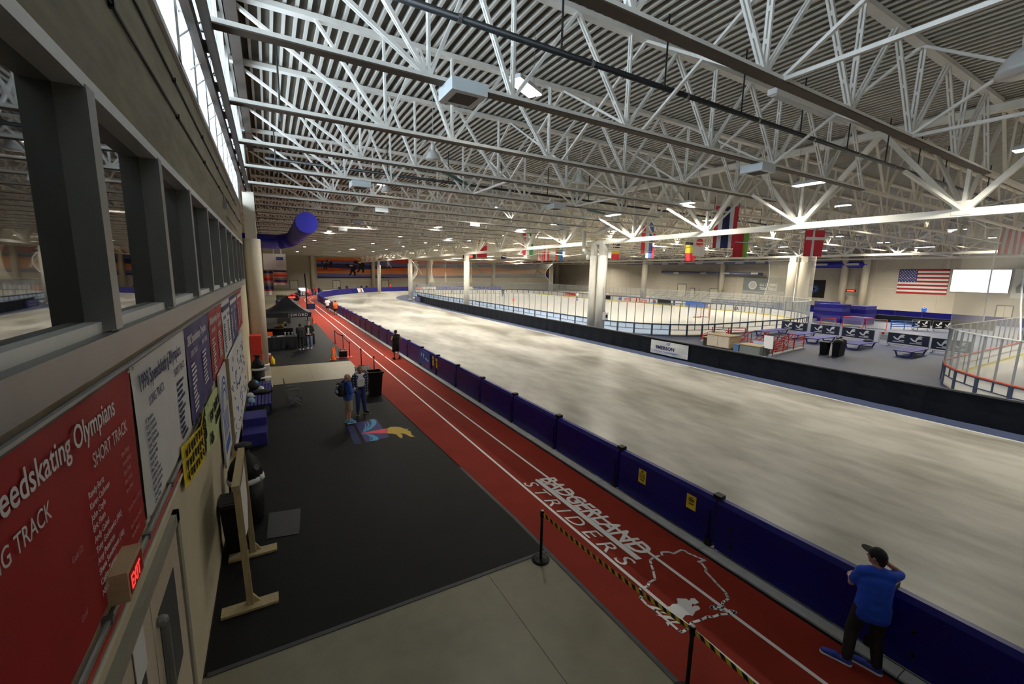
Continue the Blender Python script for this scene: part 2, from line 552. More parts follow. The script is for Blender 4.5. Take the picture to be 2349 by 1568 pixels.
# ================================================================ THE SETTING
# ---------------------------------------------------------------- floors
fl = MB()
fl.box(-7, 101, -9, 139, -0.3, -0.02)
floor = struct(fl.build('floor', 'edging'))
xs = [-1.05, 3.03, 4.36]
for (x0, x1) in ((-1.05, 3.03), (3.03, 4.36)):
    for (y0, y1) in ((-9, 1.2), (1.2, 5.97)):
        MB().box(x0 + .004, x1 - .004, y0 + .004, y1 - .004, -0.02, 0).build('slab', 'conc', floor)
for (x0, x1) in ((-1.05, 1.6), (1.6, 4.1)):
    MB().box(x0 + .004, x1 - .004, 21.62, 25.88, -0.02, 0).build('slab', 'conc', floor)
MB().box(-6, 3.0, 25.9, 139, -0.02, -0.003).build('slab', 'conc', floor)
MB().box(3.0, 60.0, 100, 139, -0.02, -0.004).build('slab', 'conc', floor)

def arc(cx, cy, r, a0, a1, n):
    return [(cx + r * math.cos(a0 + (a1 - a0) * i / n), cy + r * math.sin(a0 + (a1 - a0) * i / n)) for i in range(n + 1)]

def strip(name, matk, outer, inner, z, parent=None):
    b = MB()
    n = len(outer)
    b.add([(x, y, z) for x, y in outer] + [(x, y, z) for x, y in inner], [(n + i, i, i + 1, n + i + 1)[::-1] for i in range(n - 1)])
    return b.build(name, matk, parent)
OC = (56.5, 80.0)
n_ = 40
out_ = [(7.2, -9.0), (7.2, 40.0)] + arc(OC[0], OC[1], 49.3, PI, 0, n_) + [(105.8, 40), (105.8, -9)]
inn_ = [(21.6, -9.0), (21.6, 40.0)] + arc(55.0, 80.0, 33.4, PI, 0, n_) + [(88.4, 40), (88.4, -9)]
out_ = [(min(x, 99.9), y) for x, y in out_]
struct(strip('floor_ice_oval', 'ice', out_, inn_, 0.004))
# pale rim along the inner edge of the oval
rim = [(x - .10 if i < 2 else x, y) for i, (x, y) in enumerate(inn_)]
rim2 = [(21.5, -9.0), (21.5, 40.0)] + arc(55.0, 80.0, 33.5, PI, PI / 2, 20)
rim1 = [(21.62, -9.0), (21.62, 40.0)] + arc(55.0, 80.0, 33.38, PI, PI / 2, 20)
struct(strip('trim_2', 'kerb', rim2, rim1, 0.008))
b = MB()
poly = [(x, y) for x, y in inn_]
b.add([(x, y, 0.003) for x, y in poly], [tuple(range(len(poly)))[::-1]])
struct(b.build('floor_infield', 'apron'))

# red running track with its painted lines
tl = [(4.33, -9), (4.33, 7.2), (3.9, 19.6), (3.85, 40), (3.85, 62)] + arc(OC[0], OC[1], 52.6, PI, PI / 2, 20)
tr = [(6.9, -9), (6.9, 7.2), (6.9, 19.6), (6.9, 40), (6.9, 62)] + arc(OC[0], OC[1], 49.6, PI, PI / 2, 20)
track = struct(strip('floor_running_track', 'track', tl, tr, 0.006))
for k, x in enumerate((5.2, 6.0)):
    a_ = [(x - .032, -9), (x - .032, 25.9 + k * .4)]
    c_ = [(x + .032, -9), (x + .032, 25.9 + k * .4)]
    strip('lane_line', 'line', a_, c_, 0.009, track)
    rr = OC[0] - x
    a_ = [(x - .032, 26.2 + k * .4), (x - .032, 62)] + arc(OC[0], OC[1], rr + .032, PI, PI / 2, 20)
    c_ = [(x + .032, 26.2 + k * .4), (x + .032, 62)] + arc(OC[0], OC[1], rr - .032, PI, PI / 2, 20)
    strip('lane_line', 'line', a_, c_, 0.009, track)
strip('edge_strip', 'black', [(6.86, -9), (6.86, 62)], [(6.91, -9), (6.91, 62)], 0.012, track)
strip('edge_strip', 'edging', [(4.27, -9), (4.27, 7.2), (4.18, 10)], [(4.34, -9), (4.34, 7.2), (4.25, 10)], 0.011, track)

# kerb stones between the track and the pads
kerb = thing('trim_1', None, None)
struct(kerb)
km = MB().box(0, .22, .006, 2.994, 0, .035).mesh('kerb_stone', 'kerb')
for i in range(24):
    place('kerb_stone', km, kerb, (6.93, -7.4 + i * 3.0, 0))

# rubber mats
def mat_sheet(y0, y1, xl, label):
    b = MB()
    def xr(y):
        return 4.30 if y < 7.2 else (4.30 - .43 * (y - 7.2) / 12.4 if y < 19.6 else 3.87)
    ys = sorted(set([y0, y1] + [v for v in (7.2, 13, 19.6) if y0 < v < y1]))
    vs, fs = [], []
    for y in ys:
        vs += [(xl, y, 0), (xr(y), y, 0), (xr(y), y, .008), (xl, y, .008)]
    for i in range(len(ys) - 1):
        a = i * 4
        fs += [(a + 3, a + 2, a + 6, a + 7), (a + 1, a + 5, a + 6, a + 2), (a, a + 3, a + 7, a + 4)]
    e = (len(ys) - 1) * 4
    fs += [(0, 1, 2, 3), (e, e + 3, e + 2, e + 1)]
    b.add(vs, fs)
    return tag(b.build('rubber_mat', 'rubber'), label, 'floor mat')
mat1 = mat_sheet(5.99, 21.6, -1.03, 'large black rubber floor mat between the banner wall and red track')
MB().box(-1.0, 4.3, 5.95, 6.02, 0, .012).build('edge_strip', 'edging', mat1)
mat_sheet(25.9, 62, -1.03, 'black rubber floor mat under the vendor tent beyond the concrete strip')
b = MB()
b.prism([(-.34, 8.85), (.22, 8.75), (.31, 9.74), (-.3, 9.85)], .008, .02)
tag(b.build('doormat', 'rubber2'), 'small worn grey rubber patch lying on the black mat near the wall', 'doormat')

# ---------------------------------------------------------------- left wall
XW = -1.05
wl = MB()
wl.box(-1.45, XW, -9.1, 26.1, -.02, 4.5)
wall_left = struct(wl.build('wall_left', 'cream'))
b = MB()
b.box(-1.45, XW, -9.1, 26.2, 6.5, 8.4)
b.build('upper_wall', 'wallc', wall_left)
MB().box(-1.5, -1.38, -9.1, 26.2, 4.4, 6.6).build('window_backing', 'alud', wall_left)
MB().box(-1.45, XW + .004, 24.95, 26.1, 4.5, 6.5).build('end_wall_panel', 'cream', wall_left)
MB().box(-6.2, -6.0, 26.0, 139, -.02, 12.2).build('recess_wall', 'far', wall_left)
MB().box(-6.2, XW - .02, 26.0, 26.2, -.02, 12.2).build('recess_return', 'far', wall_left)
# thin conduits under the clerestory
for z, y0, y1, n in ((7.42, -2, 25.5, 0), (7.92, -2, 22.5, 0)):
    b = MB()
    b.cyl((XW + .02, y0, z), (XW + .02, y1, z), .016, 6)
    y = y0 + 1
    while y < y1:
        b.box(XW, XW + .045, y, y + .05, z - .03, z + .03)
        y += 3.1
    b.build('conduit', 'black', wall_left)
b = MB()
b.box(XW, XW + .1, 15.6, 15.9, 7.0, 7.2)
b.tube([(XW + .04, 15.75, 7.2), (XW + .04, 15.6, 7.35), (XW + .04, 15.7, 7.42)], .015, 6)
b.build('junction_box', 'alu', wall_left)
MB().tube([(XW + .03, 16.5, 6.85), (XW + .03, 22.0, 6.85)], .018, 6).build('conduit', 'colm', wall_left)

# ribbon window: one long window of glass bays
win = thing('window_1', None, None)
struct(win)
MB().box(-1.4, -1.0, -9, 25.0, 4.5, 4.72).build('apron_panel', 'alu', win)
MB().box(-1.2, -1.08, -9, 25.0, 4.72, 4.80).build('window_sill', 'white', win)
MB().box(-1.4, -1.01, -9, 25.0, 6.40, 6.50).build('window_head', 'fin', win)
gm = MB().box(-1.185, -1.17, .05, 2.15, 4.8, 6.4).mesh('glass_pane', 'glass')
mm = MB().box(-1.17, -1.0, -.055, .11, 4.74, 6.42).mesh('mullion', 'alu')
jm = MB().box(-1.17, -1.12, 0.0, .05, 4.8, 6.4).mesh('jamb', 'alud')
y = -6.8
while y < 24.6:
    place('glass_pane', gm, win, (0, y, 0))
    place('mullion', mm, win, (0, y, 0))
    place('jamb', jm, win, (0, y + .055, 0))
    y += 2.2
place('mullion', mm, win, (0, 24.9, 0))

# clerestory above the concrete band
cl = thing('window_2', None, None)
struct(cl)
fm = MB().box(-1.30, -1.0, -.16, .16, 8.4, 11.8).mesh('fin', 'fin')
pm = MB().box(-1.22, -1.20, .16, 1.79, 8.45, 11.5).mesh('glass_pane', 'pane')
rm = MB().box(-1.23, -1.16, .16, 1.79, 9.9, 9.96).mesh('glazing_bar', 'fin')
y = -8.6
while y < 27.5:
    place('fin', fm, cl, (0, y, 0))
    place('glass_pane', pm, cl, (0, y, 0))
    place('glazing_bar', rm, cl, (0, y, 0))
    y += 1.95
MB().box(-1.3, -1.0, -9, 29, 8.36, 8.46).build('window_sill', 'fin', cl)
MB().box(-1.3, -1.0, -9.1, 29, 11.5, 12.2).build('window_head', 'fin', cl)
b = MB()
for y in (7.2, 8.1, 9.3, 10.6, 11.4, 12.8, 13.7, 15.3, 16.4, 18.2, 19.5):
    b.bar((-1.05, y, 8.9), (-.72, y, 9.22), .02, .02)
b.build('tie_rod', 'gunm', cl)

# door with its frame at the near end of the wall
dr = thing('door_1', None, None, (XW, 0, 0))
struct(dr)
b = MB()
b.box(0, .05, 5.33, 5.45, 0, 2.62)
b.box(0, .05, 3.0, 5.45, 2.50, 2.62)
b.box(0, .05, 2.9, 3.0, 0, 2.62)
b.build('door_frame', 'doorfr', dr)
for y0, y1 in ((3.0, 4.16), (4.18, 5.33)):
    l = MB().box(0, .028, y0, y1, 0, 2.5).build('door_leaf', 'cabf', dr)
    MB().box(.0285, .034, y0 + .18, y1 - .3, 1.2, 2.2).build('door_lite', 'alud', l)
b = MB()
b.tube([(.03, 4.32, 2.15), (.09, 4.32, 2.15), (.09, 4.32, 1.05), (.03, 4.32, 1.05)], .02, 8)
b.ball((.06, 4.32, 2.15), .05)
b.build('door_handle', 'gunm', dr)
tag(MB().box(XW + .035, XW + .04, 3.62, 3.9, 2.12, 2.46).build('notice_sheet', 'paper'), 'white notice sheet stuck on the door below the red banner', 'notice')

# conduits below the banners, exit sign
b = MB()
b.cyl((XW + .03, -2, 2.97), (XW + .03, 9.2, 2.97), .018, 8)
for y in range(-1, 9):
    b.box(XW, XW + .055, y + .3, y + .34, 2.945, 2.995)
b.build('conduit', 'gunm', wall_left)
MB().cyl((XW + .02, -2, 2.86), (XW + .02, 7.2, 2.86), .010, 8).build('conduit', 'red', wall_left)
MB().cyl((XW + .025, -2, 2.80), (XW + .025, 8.4, 2.80), .014, 8).build('conduit', 'colm', wall_left)
MB().cyl((XW + .05, -2, 4.44), (XW + .05, 20.6, 4.44), .022, 8).build('banner_rail', 'gunm', wall_left)
ex = thing('exit_sign', 'beige exit sign box with glowing red letters above the door', 'exit sign', (XW + .02, 3.38, 3.02))
MB().box(.0, .11, 0, .36, .0, .21).build('housing', 'wood2', ex)
MB().box(.11, .114, .03, .33, .03, .18).build('face', 'banred', ex)
lettering(ex, 'EXIT', .14, 'exitred', lambda u, v, w: (.117 + w, .04 + u, .055 + v), xs=.75)

# ---------------------------------------------------------------- far walls
b = MB()
b.box(-6.2, 101, 136.9, 137.2, -.02, 12.2)
wall_end = struct(b.build('wall_end', 'far'))
b = MB()
b.box(99.7, 100.0, -9, 137, -.02, 12.2)
wall_right = struct(b.build('wall_right', 'far'))
struct(MB().box(-6.2, 101, -9.2, -9.0, -.02, 12.2).build('wall_back', 'far'))
for y in range(0, 130, 9):
    MB().box(99.66, 99.7, y, y + .05, 0, 11).build('panel_joint', 'colm', wall_right)
MB().box(99.66, 99.7, -9, 137, 4.1, 4.14).build('panel_joint', 'colm', wall_right)
MB().box(-6, 99, 136.86, 136.9, 2.45, 2.5).build('panel_joint', 'colm', wall_end)

def far_door(parent, name, T, w, h):
    d = thing(name, None, None)
    struct(d)
    b = MB(); b.prism([(-w / 2 - .15, 0), (w / 2 + .15, 0), (w / 2 + .15, h + .15), (-w / 2 - .15, h + .15)], 0, .05, T)
    b.build('door_frame', 'alud', d)
    for s in (-1, 1):
        b = MB(); b.prism([(s * .02, 0), (s * w / 2, 0), (s * w / 2, h), (s * .02, h)][::s], .05, .08, T)
        b.build('door_leaf', 'colm', d)
    return d
for i, (x, h) in enumerate(((6.2, 2.3), (17.6, 2.3), (31.9, 2.6))):
    far_door(wall_end, 'door_%d' % (i + 2), lambda u, v, w, x=x: (x + u, 136.9 - w, v), 1.9, h)
for i, (y, w, h) in enumerate(((79.2, 2.6, 3.5), (75.7, 1.2, 2.5), (69.1, 2.5, 2.6), (19.0, 1.6, 1.9))):
    far_door(wall_right, 'door_%d' % (i + 5), lambda u, v, ww, y=y: (99.7 - ww, y + u, v), w, h)

# ---------------------------------------------------------------- roof deck
b = MB()
b.box(-6.2, 101, -9.2, 139, 12.12, 12.3)
ceil = struct(b.build('ceiling', 'slot'))
rmesh = MB().box(-.04, .04, -9, 138.5, 11.98, 12.12).mesh('deck_rib', 'rib')
x = -0.95
k = 0
while x < 42:
    place('deck_rib', rmesh, ceil, (x, 0, 0))
    x += .29
b = MB()
while x < 100:
    b.box(x - .09, x + .09, -9, 138.5, 11.98, 12.12)
    x += .58
tag(b.build('deck_rib_field', 'rib', ceil), kind='stuff')
x = -6.0
b = MB()
while x < -1.2:
    b.box(x - .1, x + .1, 26, 138.5, 11.98, 12.12); x += .29
b.build('recess_deck_ribs', 'rib', ceil)['kind'] = 'stuff'

# ---------------------------------------------------------------- roof trusses over the straight
ZB, ZT = 9.4, 11.84
def web_nodes():
    w = []
    w.append(((-.6, ZT), (3.3, ZB), 1)); w.append(((1.5, ZT), (3.3, ZB), 1))
    w.append(((3.3, ZB), (3.3, ZT), 0)); w.append(((3.3, ZB), (4.35, ZT), 1)); w.append(((4.35, ZT), (5.4, ZB), 1))
    bx = [5.4, 9.15, 12.9, 16.65, 20.4]
    for i, x in enumerate(bx):
        w.append(((x, ZB), (x, ZT), 0))
        if i: w.append(((x - 1.875, ZT), (x, ZB), 1))
        w.append(((x, ZB), (x + 1.875, ZT), 1))
    w.append(((22.28, ZT), (23.85, ZB), 1))
    return w
WEB = web_nodes()
tc_m = MB().box(-.68, 23.9, -.12, .12, ZT - .03, ZT + .1).mesh('top_chord', 'steel')
b = MB()
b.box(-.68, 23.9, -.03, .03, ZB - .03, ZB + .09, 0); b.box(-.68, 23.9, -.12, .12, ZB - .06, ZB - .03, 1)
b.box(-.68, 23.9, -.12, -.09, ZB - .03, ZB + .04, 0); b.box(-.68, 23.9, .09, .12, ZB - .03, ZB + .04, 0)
bc_m = b.mesh('bottom_chord', ['steel', 'undershade'])  # lower plate carries the painted underside shade
web_ms = []
for (p, q, t) in WEB:
    b = MB()
    P = (p[0], 0, p[1]); Q = (q[0], 0, q[1])
    b.twin(P, Q, .075 if t else .06, .05, .035, up=(0, 1, 0))
    d = (Vector(Q) - Vector(P))
    for f_ in (.25, .5, .75):
        c_ = Vector(P) + d * f_
        b.bar(c_ - d.normalized() * .05, c_ + d.normalized() * .05, .06, .04, up=(0, 1, 0))
    web_ms.append(b.mesh('web_member', 'steel'))
b = MB()
for (p, q, t) in WEB:
    b.twin((p[0], 0, p[1]), (q[0], 0, q[1]), .075, .05, .035, up=(0, 1, 0))
web_all = b.mesh('web_members', 'steel')
gus_m = MB().prism([(-.22, ZB - .05), (.22, ZB - .05), (.12, ZB + .22), (-.12, ZB + .22)], -.012, .012, lambda u, v, w: (u, w, v)).mesh('gusset_plate', 'steel')
TY = [5.7 + 3.92 * k for k in range(-3, 34)]
for i, y in enumerate(TY):
    near = 0 <= y < 36
    if near:
        lab = 'white steel roof truss over the straight, %s row from the camera' % ORD[int(round((y - 1.78) / 3.92))]
        g = 'roof trusses over the straight'
    else:
        lab = 'white steel roof truss in the dense far rows over the straight' if y > 0 else 'white steel roof truss overhead behind the camera'
        g = 'far roof trusses over the straight' if y > 0 else 'roof trusses overhead'
    t = thing('roof_truss', lab, 'roof truss', (0, y, 0), 0, g)
    place('top_chord', tc_m, t)
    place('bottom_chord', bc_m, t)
    if near:
        for wm in web_ms: place('web_member', wm, t)
        for gx in (3.3, 5.4, 9.15, 12.9, 16.65, 20.4): place('gusset_plate', gus_m, t, (gx, 0, 0))
    else:
        place('web_members', web_all, t)

# bracing between trusses
xb1 = MB().bar((0, 0, ZB), (0, -3.92, ZT), .09, .07).mesh('brace', 'steel')
xb2 = MB().bar((0, 0, ZT), (0, -3.92, ZB), .09, .07).mesh('brace', 'steel')
hb = MB().bar((0, 0, ZB), (0, -3.92, ZB), .10, .08).mesh('bridging_bar', 'steel')
for i, y in enumerate(TY[1:]):
    vis = 'near' if y < 40 else 'far'
    for x in (9.75, 16.5):
        kk = int(round((y - 1.78) / 3.92))
        lb_ = 'distant pair of crossed brace bars between far roof trusses'
        if vis == 'near':
            lb_ = 'crossed brace bars before the %s truss, %s line' % (ORD[kk] if 0 <= kk < 12 else 'overhead', 'left' if x < 12 else 'right')
        o = thing('cross_brace', lb_, 'brace', (x, y, 0), 0, vis + ' cross braces of the roof')
        place('brace', xb1, o); place('brace', xb2, o)
    if i in (1, 2, 6, 10, 14):
        for x in (9.75, 16.5):
            tag(place('bridging_bar', hb, None, (x, y, 0)), 'level bridging bar before the %s truss, %s line' % (ORD[max(0, int(round((y - 1.78) / 3.92)))] if y > 0 else 'overhead', 'left' if x < 12 else 'right'), 'brace', 'bridging bars of the roof')

# brown edge beams along the clerestory
eb = thing('edge_beam', 'brown twin steel edge beam running along the clerestory windows', 'beam')
b = MB(); b.box(-.70, -.58, -8, 28, 9.12, 9.36); b.build('flange', 'edge', eb)
b = MB(); b.box(-.90, -.77, -8, 28, 9.06, 9.30); b.build('flange', 'edge', eb)
b = MB()
for y in range(-6, 28, 2): b.box(-.78, -.69, y, y + .3, 9.15, 9.25)
b.build('spacer', 'edge', eb)
tag(MB().box(-.55, -.28, -8, 28, 11.5, 11.97).build('eave_beam', 'edge'), 'dark eave beam where the roof deck meets the clerestory', 'beam')  # darkness of its shadow side is put into the colour
b = MB()
for i in range(-2, 15):
    b.bar((-.72, i * 1.96, 9.3), (-.72, i * 1.96 + .98, 11.9), .09, .07)
    b.bar((-.72, i * 1.96 + 1.96, 9.3), (-.72, i * 1.96 + .98, 11.9), .09, .07)
tag(b.build('wall_lattice', 'steel'), 'slanted white lattice bars standing above the brown edge beam', 'bracing')

# ---------------------------------------------------------------- girders along the column rows
def girder(x, y0, y1, nodes, zb, zt, name_label, far=False, mk='steel2'):
    g = thing('roof_girder', name_label, 'girder', (x, 0, 0))
    b = MB(); b.box(-.14, .14, y0, y1, zb - .16, zb + .14); b.build('bottom_chord', mk, g)
    b = MB(); b.box(-.16, .16, y0, y1, zt - .15, zt + .12); b.build('top_chord', mk, g)
    for i, n in enumerate(nodes):
        nx = nodes[i + 1] if i + 1 < len(nodes) else n + 6
        pv = nodes[i - 1] if i else n - 6
        if n > 60 or far:
            b = MB()
            b.bar((0, n, zb), (0, (n + nx) / 2, zt), .2, .2); b.bar((0, n, zb), (0, (n + pv) / 2, zt), .2, .2); b.bar((0, n, zb), (0, n, zt), .14, .14)
            b.build('web_members', mk, g)
        else:
            MB().bar((0, n, zb), (0, (n + nx) / 2, zt), .2, .2).build('diagonal', mk, g)
            MB().bar((0, n, zb), (0, (n + pv) / 2, zt), .2, .2).build('diagonal', mk, g)
            MB().bar((0, n, zb), (0, n, zt), .16, .12).build('post', mk, g)
            MB().box(-.16, .16, n - .28, n + .28, zb - .1, zb + .45).build('gusset_plate', mk, g)
    return g
nodes1 = [-5.8, .2, 6.2, 12.2, 17.6, 23.8, 32.4, 38.9, 45.2, 51.4, 59, 65.2, 71.6, 78, 86, 92, 98, 104, 112, 118, 124, 130]
gird1 = girder(24.0, -8.5, 136.5, nodes1, 7.98, 11.7, 'cream steel girder on the inner columns beside the black skirt barrier')
girder(72.0, -8.5, 136.5, [y for y in range(-6, 136, 6)], 8.9, 11.7, 'cream steel girder on the far column row behind the rink', True)
girder(97.5, -8.5, 136.5, [y for y in range(-6, 136, 6)], 9.45, 11.8, 'cream steel edge girder along the top of the flag wall', True, 'steel')
# diagonal knee members fanning out from the girder nodes towards the rink side
for n in nodes1[1:]:
    for dy in (-2.2, 0, 2.2):
        MB().bar((.1, n, 8.05), (2.6, n + dy, 11.7), .12, .12).build('fan_strut', 'steel2', gird1)
    MB().bar((0, n, 8.05), (-2.4, n + 1.2, 9.45), .12, .12).build('fan_strut', 'steel2', gird1)

# trusses over the rinks, between the two girders and on to the right wall
def long_truss(x0, x1, step, zb):
    b = MB()
    b.box(x0, x1, -.1, .1, ZT - .03, ZT + .08)
    c = MB(); c.box(x0, x1, -.1, .1, zb - .06, zb + .06)
    w = MB()
    x = x0 + .3
    while x < x1 - step:
        w.bar((x, 0, ZT), (x + step / 2, 0, zb), .10, .09); w.bar((x + step / 2, 0, zb), (x + step, 0, ZT), .10, .09); w.bar((x + step / 2, 0, zb), (x + step / 2, 0, ZT), .07, .07)
        x += step
    return b.mesh('top_chord', 'steelw'), c.mesh('bottom_chord', 'steelw'), w.mesh('web_members', 'steelw')
LT = long_truss(24.1, 71.9, 3.75, 9.4)
LT2 = long_truss(72.1, 99.5, 3.75, 9.6)
for i, y in enumerate(TY):
    t = thing('rink_truss', 'pale steel roof truss in the crowded rows above the rinks', 'roof truss', (0, y, 0), 0, 'roof trusses above the rinks')
    for n_m, me in zip(('top_chord', 'bottom_chord', 'web_members'), LT): place(n_m, me, t)
    if y < 110 and i % 2 == 0:
        t = thing('rink_truss', 'distant pale roof truss between the far columns and right wall', 'roof truss', (0, y, 0), 0, 'roof trusses by the right wall')
        for n_m, me in zip(('top_chord', 'bottom_chord', 'web_members'), LT2): place(n_m, me, t)
# long sloping brace lines over the rinks
bb = MB().bar((0, 0, 0), (5.5, 7.84, -1.0), .10, .10).mesh('sway_brace', 'steel2')
for i in range(10):
    for x in (28, 36, 46, 56):
        if (i + x) % 3 == 0:
            tag(place('sway_brace', bb, None, (x, 6 + i * 7.84, 10.3)), 'cream sway brace slanting between the roof trusses above the rinks', 'brace', 'sway braces above the rinks')

# ---------------------------------------------------------------- columns
def column(x, y, r, z1, zt, label, mk='colm', n=20, cap=True):
    c = thing('column', label, 'column', (x, y, 0))
    MB().lathe([(r, 0), (r, z1 - .02), (r * .97, z1)], n).build('shaft', mk, c, smooth=True)
    if zt > z1:
        MB().box(-r * .62, r * .62, -r * .62, r * .62, z1, zt).build('steel_stub', mk, c)
    MB().lathe([(r * 1.05, 0), (r * 1.05, .12), (r, .13)], n).build('base_collar', mk, c, smooth=True)
    return c
column(-.66, 26.35, .41, 6.77, 9.1, 'round beige concrete column at the end of the ribbon window wall')
white_col = 'steel2'
column(24.0, 27.0, .40, 6.9, 8.0, 'thick white round column behind the black skirt barrier, right of its pair', white_col)
column(24.0, 28.1, .34, 6.9, 8.0, 'white round column behind the skirt barrier, left of its pair', white_col)
column(24.0, 54.8, .40, 6.9, 8.0, 'white column with a small green box at the middle of the rink side', white_col)
column(24.0, 82.0, .42, 6.9, 8.0, 'slim white column at the far turn beside the skirt barrier end', white_col)
column(24.0, 109.0, .4, 6.9, 8.0, 'white column half hidden beyond the far turn', white_col)
for i, (x, y, lb) in enumerate(((72.0, 36.6, 'left of the far column pair beside the trials banner'), (72.0, 34.9, 'right of the far column pair beside the trials banner'), (72.0, 67.2, 'beige far column standing behind the red lettered rink board'), (72, 103, 'beige far column at the right end of the mural wall'))):
    column(x, y, .75 if i < 2 else .62, 8.0, 8.9, lb)
for i, x in enumerate((11.2, 28.3, 46.0, 70.2, 98.0)):
    column(x, 136.2, .55, 12.0, 12.0, 'round pilaster on the mural wall, %s from the left' % ORD[i], 'colm', 14)
for y, lb in ((66.7, 'beige wall column below the grey ducts on the right wall'), (40.6, 'beige column left of the wall clock on the flag wall'), (37.2, 'beige column right of the wall clock on the flag wall')):
    column(98.6, y, .6, 12.0, 12.0, lb, 'colm', 14)
# goose-neck roof drain by the double column
b = MB()
b.tube([(23.75, 28.6, 6.6), (23.75, 28.6, 7.0), (23.55, 29.0, 7.5), (23.55, 29.0, 9.0)], .17, 12)
b.tube([(24.0, 28.0, 8.75), (24.2, 26.9, 9.0), (24.2, 26.2, 9.1), (24.2, 26.2, 9.6)], .16, 12)
tag(b.build('roof_drain', 'steel2', smooth=True), 'white bent drain pipe climbing beside the white double column', 'drain pipe')
cb = thing('control_box', 'pale control box with black display on the thick white column', 'control box', (24.1, 26.55, 1.7))
MB().box(-.2, .3, -.12, .05, -.05, .55).build('case', 'lampw', cb)
MB().box(.02, .2, -.14, -.119, .12, .38).build('display', 'black', cb)
MB().lathe([(.05, 0), (.05, .06), (.02, .09)], 8, (.05, 0, .55)).build('beacon', 'red', cb)
MB().cyl((-.25, 0, 0), (-.25, 0, 2.6), .015, 6).build('cable', 'gunm', cb)
# ================================================================ LAMPS AND SERVICES
def area_light(parent, loc, sx, sy, w, col=LAMP_COL, rot=(0, 0, 0)):
    l = bpy.data.lights.new('lamp_light', 'AREA')
    l.shape = 'RECTANGLE'; l.size = sx; l.size_y = sy
    l.energy = w; l.color = col
    l.spread = math.radians(150)
    o = bpy.data.objects.new('lamp_light', l)
    C.objects.link(o)
    o.location = loc; o.rotation_euler = rot
    if parent: o.parent = parent
    return o

b = MB(); b.box(-.62, .62, -.22, .22, 0, .10); b.box(-.5, .5, -.1, .1, .10, .16)
lh_m = b.mesh('housing', 'lampw')
b = MB(); b.box(-.60, .60, -.20, -.03, -.02, 0); b.box(-.60, .60, .03, .20, -.02, 0)
ll_m = b.mesh('lens', 'lamp')
b = MB(); b.cyl((-.5, 0, .16), (-.5, 0, 1.66), .008, 5); b.cyl((.5, 0, .16), (.5, 0, 1.66), .008, 5)
lw_m = b.mesh('suspension_wire', 'gunm')
b = MB(); b.cyl((-.5, 0, .16), (-.5, 0, 2.38), .008, 5); b.cyl((.5, 0, .16), (.5, 0, 2.38), .008, 5)
lw_m2 = b.mesh('suspension_wire', 'gunm')
def linear_lamp(x, y, z, w, label, group, rz=PI / 2):
    if y < 40 and x < 70:
        k_ = 1.073 if 20 < x < 21 else 1.24
        x, y, z = x * k_, y * k_, 5.2 + 4.1 * k_
    else:
        z = 9.58 if x < 24 else 10.3
    t = thing('linear_lamp', label, 'ceiling lamp', (x, y, z), rz, group)
    place('housing', lh_m, t); place('lens', ll_m, t); place('suspension_wire', lw_m if z > 10 else lw_m2, t)
    if w: area_light(t, (0, 0, -.05), 1.2, .4, w, (1.0, .92, .76) if x > 24 else LAMP_COL)
    return t
linear_lamp(5.2, 8.7, 9.75, LAMP_W * .22, 'bright linear lamp close overhead right of the pale box', None, .5)
linear_lamp(4.9, 20.9, 9.45, LAMP_W * 2.0, 'lit linear lamp above the black mat near the left wall', None)
linear_lamp(12.4, 24.5, 9.45, LAMP_W * 2.0, 'lit linear lamp over the middle of the oval ice', None)
for y in (36, 52, 70, 90, 112):
    linear_lamp(6.2, y, 9.1, LAMP_W * 2.4, 'small lit lamp in the far row above the running track', 'lamps above the running track')
for y in (40, 54, 70, 88, 106, 122):
    linear_lamp(14.5, y, 9.1, LAMP_W * 3.0, 'small lit lamp in the far row above the oval ice', 'lamps above the oval ice')
for y in (-3.0, 3.8, 10.2, 16.5, 22.2, 28.6, 34.2, 42.5, 52, 62, 74, 86, 98):  # the two nearest lamps are added to brighten the near ice
    linear_lamp(20.4, y, 9.2, LAMP_W * (1.3 if y < 14 else 1.6 if y < 25 else 1.8), 'lit linear lamp in the row beside the inner girder', 'lamps beside the inner girder')
for x in (27.5, 36, 46, 56, 66):
    for y in (-4, 4, 12, 20, 30, 40, 50, 62, 76, 92, 110):
        w = LAMP_W * (2.1 if y > 25 else 2.6 if y > 15 else 2.6 if y > 8 else 1.4)
        linear_lamp(x, y, 9.2, w if (int(x + y) % 2 == 0 or y > 25) else 0, 'lit linear lamp in the crowded rows above the rinks', 'lamps above the rinks', PI / 2)
for x, y in ((82, 12), (82, 24), (82, 38), (82, 54), (82, 74), (90, 30), (90, 60), (84, 96), (88, 84), (92, 108), (80, 116), (50, 126), (30, 122), (70, 122)):  # lamps around the far right corner are added to brighten its walls
    linear_lamp(x, y, 9.3, LAMP_W * 5.0, 'distant lit lamp near the far walls', 'lamps by the far walls', PI / 2)

